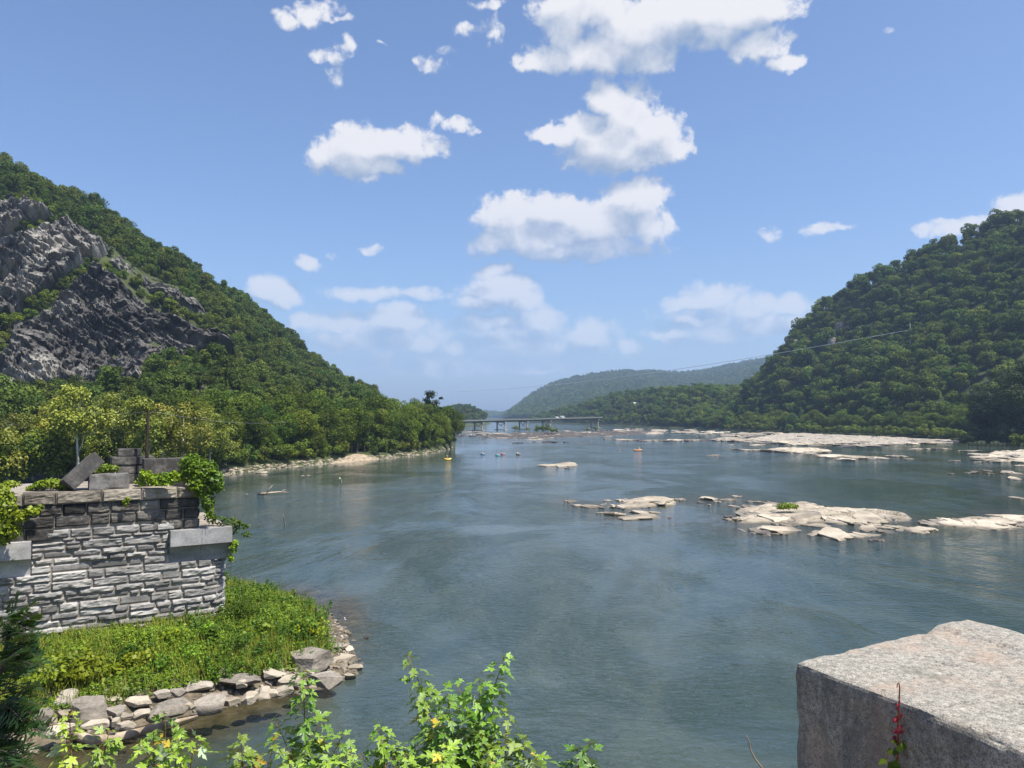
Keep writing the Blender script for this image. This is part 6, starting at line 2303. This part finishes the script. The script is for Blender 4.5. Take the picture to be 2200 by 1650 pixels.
base = t.mix(t.math('MULTIPLY', at.outputs['Fac'], t.smooth(vs, 0.36, 0.62)), base, t.mix(n1, (0.045, 0.043, 0.04), (0.13, 0.125, 0.115)))
pb = t.node('ShaderNodeBsdfPrincipled', {'Base Color': base, 'Roughness': 0.85, 'Specular IOR Level': 0.3})
hh = t.math('ADD', t.math('MULTIPLY', n1, 0.5), n2)
bp = t.node('ShaderNodeBump', {'Height': hh, 'Strength': 1.0, 'Distance': 0.006})
t.l.new(bp.outputs[0], pb.inputs['Normal'])
t.l.new(pb.outputs[0], out.inputs[0])
ZT = 9.2
c0, c1, c2 = G(1703, 1411, ZT)[:2], G(2205, 1602, ZT)[:2], G(2072, 1325, ZT)[:2]
eU = (c1 - c0) / np.linalg.norm(c1 - c0)
eV = (c2 - c0) / np.linalg.norm(c2 - c0)
LU, LV = 1.75, np.linalg.norm(c2 - c0)
mb = MB()


def gpatch(origin, ea, eb, na, nb_, nrm_, seed, tint, noise_amp=0.006):
    a_ = np.linspace(0, 1, na); b_ = np.linspace(0, 1, nb_)
    A, B = np.meshgrid(a_, b_, indexing='ij')
    v = origin + A[..., None] * ea + B[..., None] * eb
    return v, A, B


def worn(v, A, B, la, lb, nrm_, inward, amp):
    """knock back the arrises irregularly"""
    d = np.minimum(np.minimum(A, 1 - A) * la, np.minimum(B, 1 - B) * lb)
    w = np.clip(1 - d / 0.04, 0, 1) ** 2
    chip = 0.010 + 0.018 * np.clip(fbm(v * 9.0, 3, 12) + 0.25, 0, 1)
    s = fbm(v * 5.0, 4, 13)[..., None] * nrm_ * amp + fbm(v * 31.0, 3, 14)[..., None] * nrm_ * amp * .45
    return v + s * (1 - w)[..., None] - (w * chip)[..., None] * unit(inward)


O = np.array([c0[0], c0[1], ZT]); eu3, ev3 = np.array([*eU, 0]), np.array([*eV, 0])
cen = O + eu3 * LU / 2 + ev3 * LV / 2 - np.array([0, 0, .45])
HB = 1.25
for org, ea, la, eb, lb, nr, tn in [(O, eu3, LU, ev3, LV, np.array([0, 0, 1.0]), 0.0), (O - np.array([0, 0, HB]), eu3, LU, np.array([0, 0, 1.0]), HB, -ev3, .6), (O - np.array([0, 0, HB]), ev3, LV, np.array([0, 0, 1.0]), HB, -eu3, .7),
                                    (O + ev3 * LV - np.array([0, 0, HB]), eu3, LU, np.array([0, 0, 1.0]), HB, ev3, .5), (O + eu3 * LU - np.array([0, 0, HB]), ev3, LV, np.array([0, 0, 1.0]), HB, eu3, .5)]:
    v, A, B = gpatch(org, ea * la, eb * lb, 150, 110, nr, 1, tn)
    inw = unit(v - cen)
    v = worn(v, A, B, la, lb, nr, inw * .6, 0.006)
    rel = v[..., :2] - c0                                        # the top's broad step and hollows, shared by the sides' upper rims
    det = eU[0] * eV[1] - eU[1] * eV[0]
    s = (rel[..., 0] * eV[1] - rel[..., 1] * eV[0]) / det
    r_ = (eU[0] * rel[..., 1] - eU[1] * rel[..., 0]) / det
    low = np.clip((np.sin(2.2 * s + 0.6) * .04 + 0.78 * LV - r_) / .03, 0, 1) * np.clip(1.2 - s, 0, 1)
    pxy = np.concatenate([v[..., :2], np.full(v.shape[:-1] + (1,), ZT)], -1)
    drop = 0.012 * low + 0.022 * np.clip(fbm(pxy * 2.2, 3, 41) - .05, 0, 1) + 0.02 * np.exp(-(((r_ - 0.70 * LV) / .035) ** 2)) * np.clip(1 - s / .05, 0, 1)
    v[..., 2] -= drop * np.clip((v[..., 2] - ZT + .25) / .22, 0, 1)
    if nr[2] > .5:                                               # shallow steps, hollows and chisel pits of the top
        for (px, py, l_, th_) in [(2075, 1420, .030, .6), (2037, 1428, .028, .4), (2022, 1432, .03, .1), (2080, 1359, .024, .1), (2155, 1387, .032, .1), (2158, 1402, .026, .6), (2076, 1515, .022, .3), (2190, 1513, .03, .4), (1722, 1380, .02, 0)]:
            q = G(px, py, ZT - .015)
            dx = v[..., 0] - q[0]; dy = v[..., 1] - q[1]
            c_, s_ = math.cos(th_), math.sin(th_)
            e_ = ((dx * c_ - dy * s_) / l_) ** 2 + ((dx * s_ + dy * c_) / (l_ * .38)) ** 2
            v[..., 2] -= 0.022 * np.exp(-e_ * 1.4)
    tint = np.full(A.shape, tn)
    fc = grid_faces(150, 110)
    if np.dot(np.cross(ea, eb), nr) < 0:
        fc = fc[:, ::-1]
    mb.add(v.reshape(-1, 3), fc, 0, tint.ravel())
o = mb.build("granite_block", [m], smooth=False)
tag(o, "large rough granite block with sunlit top and shaded side at lower right", "stone block")

# the little red creeper on the block's side
fn = unit(np.array([*(-(eV - eU * (eU @ eV))), 0.0]))


def on_face(px, py, off=.012):
    d = ray(px, py); o_ = np.array([0, 0, CAMH])
    k_ = np.dot(O + fn * off - o_, fn) / np.dot(d, fn)
    return o_ + d * k_


M['red_leaf'] = leaf_mat("red_creeper_leaf", (0.16, 0.010, 0.014), (0.26, 0.03, 0.02), .2, .3)
root_p = on_face(1925, 1690)
vn = empty("creeper", root_p)
tag(vn, "thin red-leaved creeper climbing the granite block's shaded side", "creeper")
path_ = [on_face(x, y, o_) - root_p for x, y, o_ in [(1925, 1690, .02), (1926, 1650, .02), (1930, 1610, .018), (1929, 1570, .018), (1931, 1530, .016), (1932, 1500, .014), (1933, 1478, .03), (1931, 1466, .035), (1928, 1470, .03), (1927, 1477, .025)]]
mb = MB(); add_tube(mb, path_, np.linspace(.0028, .0012, 10), 6); mb.build("stem", [M['red_leaf']], vn)
mb = MB()
for px, py, w, n_ in [(1930, 1512, 6, 3), (1927, 1520, 6, 3), (1932, 1537, 7, 4), (1925, 1547, 9, 5), (1930, 1560, 6, 3), (1929, 1572, 8, 4), (1934, 1570, 7, 3), (1924, 1590, 8, 4)]:
    q = on_face(px, py, .02) - root_p
    nn_ = unit(fn + rs.normal(size=(n_, 3)) * .5 + np.array([0, 0, .3]))
    L_ = w / F * 2.5 * 1.35
    v, f = leaf_quads(q + rs.normal(size=(n_, 3)) * L_ * .3, nn_, L_, L_ * .75, rs); mb.add(v, f)
mb.build("red_leaf_sprays", [M['red_leaf']], vn)
mb = MB()
for px, py, w, n_ in [(1935, 1612, 20, 3), (1918, 1615, 16, 3), (1915, 1645, 22, 3), (1940, 1655, 18, 2)]:
    q = on_face(px, py, .03) - root_p
    nn_ = unit(fn * .7 + rs.normal(size=(n_, 3)) * .3 + np.array([0, 0, .6]))
    L_ = w / F * 2.5 * 0.95
    v, f = leaf_quads(q + rs.normal(size=(n_, 3)) * L_ * .35, nn_, L_, L_ * .8, rs); mb.add(v, f)
mb.build("green_leaf_sprays", [M['bank_leaf']], vn)

# the dry grass stalk left of the block
mb = MB()
pp = [P(1604, 1581, 3.0), P(1609, 1592, 3.0), P(1612, 1610, 3.0), P(1622, 1630, 3.0), P(1636, 1648, 3.0), P(1655, 1720, 3.0), P(1668, 1800, 3.0)]
pp.append(np.array([pp[-1][0] + .05, 3.05, near_z(3.0) - .02]))
add_tube(mb, pp, np.linspace(.0022, .0045, len(pp)), 6)
tag(mb.build("dry_stalk", [M['drift']]), "single pale dry stalk left of the granite block", "stalk")

# ------------------------------------------------------------------ silver maple shoots in front
M['maple_leaf'] = leaf_mat("maple_leaf", (0.10, 0.23, 0.02), (0.27, 0.42, 0.04), .38, .5)
# leaf faces and their silvery undersides
nt = NT(M['maple_leaf'].node_tree)
outn = [n_ for n_ in nt.n if n_.type == 'OUTPUT_MATERIAL'][0]
src = outn.inputs[0].links[0].from_socket
und = nt.node('ShaderNodeBsdfPrincipled', {'Base Color': (0.44, 0.52, 0.40), 'Roughness': 0.6, 'Specular IOR Level': .3})
gg = nt.node('ShaderNodeNewGeometry')
mx = nt.node('ShaderNodeMixShader', {0: nt.math('MULTIPLY', gg.outputs['Backfacing'], 0.62), 1: src, 2: und.outputs[0]})
nt.l.new(mx.outputs[0], outn.inputs[0])
M['maple_stem'] = bark_mat("reddish_green_stem", (0.10, 0.075, 0.03), (0.26, 0.19, 0.07), 30)
# outline of a deeply cut five-lobed leaf in its own plane (base at the origin, tip towards +y), right half
HALF = [(0.0, 0.0), (0.10, -0.06), (0.34, -0.02), (0.22, 0.10), (0.30, 0.16), (0.52, 0.30), (0.60, 0.48), (0.44, 0.42), (0.38, 0.50), (0.27, 0.38), (0.13, 0.40), (0.12, 0.55), (0.24, 0.66), (0.20, 0.76), (0.10, 0.82), (0.0, 1.05)]


def maple_leaf_mesh():
    pts = [np.array(p_) for p_ in HALF] + [np.array([-x, y]) for x, y in HALF[-2:0:-1]]
    cpt = np.array([0.0, 0.34])
    n_ = len(pts)
    v = np.array([[*cpt, 0]] + [[*p_, 0] for p_ in pts])
    r_ = np.linalg.norm(v[:, :2] - cpt, axis=1)
    v[:, 2] = 0.10 * np.abs(v[:, 0]) - 0.16 * r_ ** 2             # folded along the midrib, drooping lobes
    f = [(0, 1 + i, 1 + (i + 1) % n_) for i in range(n_)]
    return v, np.array(f)


LV_, LF_ = maple_leaf_mesh()


def maple_shoot(label, tips, seed, depth, leaf=0.10, base_px=None, n_pairs=9, dense=1.0, group="maple shoots in the foreground"):
    """tips: list of (px, py tip, px, py lower, leaves) for the stem and its side branches"""
    rng = np.random.default_rng(seed)
    x0, y0 = tips[0][2], tips[0][3]
    lowp = P(x0, y0, depth)
    gy_ = depth + .15
    foot = np.array([lowp[0] + .05, gy_, near_z(gy_) - .05])
    root = empty("maple_shoot", foot)
    tag(root, label, "sapling", group)
    ms, ml = MB(), MB()
    first = True
    for (tx, ty, bx, by, k_) in tips:
        dd = depth + rng.normal() * .12
        tip, low = P(tx, ty, dd), P(bx, by, depth)
        mid = (tip + low) / 2 + np.array([rng.normal() * .04, rng.normal() * .05, .03])
        kk = np.linspace(0, 1, 9)[:, None]
        pts = (1 - kk) ** 2 * low + 2 * kk * (1 - kk) * mid + kk ** 2 * tip
        line = np.concatenate([foot[None], (foot * .4 + low * .6)[None], pts]) if first else pts
        add_tube(ms, line - foot, np.linspace(.009 if first else .0045, .0018, len(line)), 6)
        first = False
        L_ = np.linalg.norm(tip - low)
        npair = max(4, int(k_ * dense * 2.3))
        ax = unit(tip - low)
        for i in range(npair + 1):
            u_ = 1 - (i / (npair + .5)) ** 1.15
            at_ = np.array([np.interp(u_, kk[:, 0], pts[:, j]) for j in range(3)])
            ang0 = i * math.pi / 2 + rng.normal() * .35
            sz = leaf * 0.88 * np.interp(1 - u_, [0, .12, .35, 1], [.45, .8, 1.05, 1.1]) * rng.uniform(.8, 1.2)
            for sgn in (0, math.pi):
                if rng.random() < .06:
                    continue
                a_ = ang0 + sgn
                side = np.array([math.cos(a_), math.sin(a_), 0])
                side = unit(side - ax * np.dot(side, ax))
                up = .75 if i == 0 else rng.uniform(-.05, .45)
                pd = unit(side + ax * up + np.array([0, 0, -.05]))
                pl_ = sz * rng.uniform(.35, .75) * (0.3 if i == 0 else 1)
                j0 = at_ + pd * pl_
                add_tube(ms, [at_ - foot, at_ - foot + pd * pl_ * .5 + np.array([0, 0, .004]), j0 - foot], [.0013, .001, .001], 4)
                # blade: droops outward from the petiole
                yd = unit(pd * .9 + np.array([0, 0, -rng.uniform(.0, .95)]) + rng.normal(size=3) * .22)
                nd = np.array([0, 0, 1.0]) + rng.normal(size=3) * .42 + side * .15
                nd = unit(nd - yd * np.dot(nd, yd))
                xd = np.cross(yd, nd)
                vv = LV_ * sz * np.array([rng.uniform(.62, .95), 1, rng.uniform(.6, 2.2)])
                w_ = j0 - foot + vv[:, :1] * xd + vv[:, 1:2] * yd + vv[:, 2:] * nd
                young = .95 if i == 0 and rng.random() < .6 else np.clip(rng.normal(.45, .2), 0, 1)
                ml.add(w_, LF_, 1 if rng.random() < .025 else 0, young)
    ms.build("stem", [M['maple_stem']], root, smooth=True)
    ml.build("leaves", [M['maple_leaf'], M['yellow_leaf']], root)
    return root


M['yellow_leaf'] = leaf_mat("yellowing_leaf", (0.42, 0.36, 0.04), (0.60, 0.46, 0.05), .35, .4)
maple_shoot("tall single maple shoot whose tip overlaps the islet's tip rocks", [(652, 1440, 668, 1700, 15), (588, 1545, 640, 1680, 6), (735, 1575, 672, 1690, 6), (700, 1545, 664, 1640, 4)], 61, 5.4, .115)
maple_shoot("maple shoot with a pale-leaved top at the lower left centre", [(520, 1590, 548, 1720, 7), (500, 1605, 540, 1690, 3), (590, 1590, 556, 1720, 5)], 62, 5.0, .11)
maple_shoot("left-leaning tall branch of the big maple clump", [(876, 1408, 965, 1720, 17), (905, 1475, 935, 1600, 4)], 63, 5.6, .115)
maple_shoot("right-leaning tall branch of the big maple clump, its highest tip", [(1085, 1408, 985, 1720, 17), (1030, 1460, 1010, 1600, 6), (985, 1460, 1000, 1640, 6)], 64, 5.5, .12)
maple_shoot("bushy middle of the big maple clump with one yellow leaf", [(962, 1490, 975, 1720, 12), (925, 1560, 960, 1720, 9), (1005, 1530, 990, 1720, 10), (1030, 1570, 1000, 1720, 9), (890, 1585, 940, 1730, 8)], 65, 5.3, .115, dense=1.15)
maple_shoot("maple shoot with a bare yellow stem right of the big clump", [(1090, 1528, 1088, 1720, 10), (1130, 1590, 1095, 1700, 6), (1055, 1600, 1080, 1700, 6)], 66, 5.2, .11)
maple_shoot("drooping maple tip standing alone at the lower centre right", [(1268, 1592, 1225, 1740, 6), (1240, 1610, 1230, 1720, 4)], 67, 4.9, .115)
maple_shoot("maple shoot rising between the single shoot and the big clump", [(812, 1555, 828, 1720, 8), (850, 1600, 832, 1720, 7), (770, 1620, 820, 1720, 5)], 68, 5.1, .105)
maple_shoot("thin maple shoot in front of the driftwood log at the left", [(352, 1530, 330, 1720, 9), (330, 1570, 335, 1700, 4)], 69, 5.2, .10)
maple_shoot("slender maple shoot left of the driftwood log's bend", [(150, 1535, 160, 1720, 9), (140, 1570, 150, 1700, 4)], 70, 5.0, .095)
maple_shoot("short maple shoot leaning right at the lower left", [(235, 1568, 195, 1720, 7), (215, 1600, 200, 1700, 3)], 71, 5.0, .095)
maple_shoot("small maple shoot with drooping leaves right of the log", [(420, 1582, 395, 1720, 7), (380, 1585, 390, 1720, 5), (300, 1600, 370, 1720, 4)], 72, 4.9, .10)
maple_shoot("low tangle of maple leaves along the bottom edge at centre", [(700, 1610, 700, 1760, 7), (755, 1615, 740, 1760, 7), (620, 1625, 640, 1760, 6), (870, 1620, 880, 1760, 8), (1150, 1625, 1120, 1760, 7), (1050, 1620, 1050, 1760, 8), (960, 1605, 960, 1760, 9)], 73, 4.6, .105)

# ------------------------------------------------------------------ the dark pinnate branches at the left edge
M['frond'] = leaf_mat("dark_pinnate_leaf", (0.022, 0.055, 0.016), (0.05, 0.10, 0.022), .25, .3)


def frond(mb, ms, a, b, sag, n_, L_, rng):
    kk = np.linspace(0, 1, n_)[:, None]
    mid = (a + b) / 2 + np.array([0, 0, sag])
    pts = (1 - kk) ** 2 * a + 2 * kk * (1 - kk) * mid + kk ** 2 * b
    add_tube(ms, pts, np.linspace(.003, .001, n_), 4)
    ax = unit(b - a)
    nrm_ = unit(np.array([0.15, -.45, 1.0]) + rng.normal(size=3) * .35)
    side = unit(np.cross(ax, nrm_))
    nrm_ = np.cross(side, ax)
    for sg in (-1, 1):
        c = pts[1:]
        dirs = unit(side * sg + ax * .45 + rng.normal(size=(n_ - 1, 3)) * .08)
        ln = L_ * np.sin(np.linspace(.5, 2.75, n_ - 1)) ** .7
        cen_ = c + dirs * ln[:, None] * .5
        nn_ = unit(nrm_ + rng.normal(size=(n_ - 1, 3)) * .18)
        v, f = leaf_quads(cen_, nn_, ln, ln * .30, rng, dirs * 30)
        mb.add(v, f, 0, np.clip(rng.normal(.45, .2), 0, 1))


rf = np.random.default_rng(91)
brn = empty("locust_branch", (-1.75, 2.7, near_z(2.7)))
BR = np.array(brn.location)
tag(brn, "dark feathery compound-leaved branches filling the lower left edge", "sapling")
ml, ms = MB(), MB()
trunk = [np.array([0, 0, -.05]), P(-60, 1750, 2.7) - BR, P(-20, 1560, 2.7) - BR, P(10, 1400, 2.75) - BR, P(28, 1320, 2.8) - BR]
add_tube(ms, trunk, [.018, .013, .010, .006, .003], 6)
for (ax_, ay, bx, by, n_) in [(22, 1345, 30, 1283, 13), (20, 1380, 105, 1390, 15), (20, 1372, -30, 1330, 13), (10, 1420, 112, 1440, 16), (12, 1410, -40, 1400, 14), (5, 1470, 95, 1500, 16), (0, 1450, -50, 1470, 13), (0, 1520, 120, 1520, 17), (-5, 1560, 110, 1580, 17), (-8, 1540, -60, 1540, 13), (-10, 1600, 100, 1640, 16), (-15, 1640, 70, 1680, 15), (5, 1490, 60, 1420, 12), (0, 1540, 70, 1470, 13), (-5, 1590, 60, 1540, 13), (-10, 1620, 60, 1600, 14), (8, 1440, 60, 1362, 12), (-20, 1600, 20, 1500, 12), (-20, 1650, 40, 1560, 13), (-30, 1690, 60, 1640, 14), (0, 1500, -40, 1440, 12), (-12, 1610, 125, 1556, 16), (-10, 1480, 40, 1450, 12), (-10, 1650, 85, 1660, 15), (0, 1570, 90, 1545, 15), (5, 1530, 88, 1470, 14), (0, 1450, 75, 1415, 12)]:
    dz = rf.normal() * .12
    frond(ml, ms, P(ax_, ay, 2.75 + dz) - BR, P(bx, by, 2.62 + dz + rf.normal() * .1) - BR, .03, n_, .052, rf)
for i in range(64):
    k_ = rf.random()
    y_ = 1330 + 380 * k_
    x_ = np.interp(y_, [1320, 1400, 1560, 1750], [28, 10, -15, -50]) + rf.normal() * 6
    an = rf.uniform(-.9, 1.0)
    ln_ = rf.uniform(55, 120) * (0.55 + .45 * k_)
    dz = rf.normal() * .15
    frond(ml, ms, P(x_, y_, 2.75 + dz) - BR, P(x_ + ln_ * math.cos(an), y_ - ln_ * math.sin(an) * .8, 2.62 + dz + rf.normal() * .12) - BR, .03, 15, .058, rf)
ms.build("stem", [M['bark']], brn)
ml.build("fronds", [M['frond']], brn)

# ------------------------------------------------------------------ the hazy summer air
HX0, HX1, HY0, HY1, HZ0, HZ1 = -6600, 6600, -900, 6900, -3.4, 420
mb = MB()
box(mb, ((HX0 + HX1) / 2, (HY0 + HY1) / 2, (HZ0 + HZ1) / 2), (HX1 - HX0, HY1 - HY0, HZ1 - HZ0))
m, t, out = new_mat("summer_haze")
vol = t.node('ShaderNodeVolumePrincipled', {'Color': (0.50, 0.69, 1.0), 'Density': 0.00017, 'Anisotropy': 0.1})
t.l.new(vol.outputs[0], out.inputs['Volume'])
o = mb.build("haze", [m])
tag(o, kind='stuff')
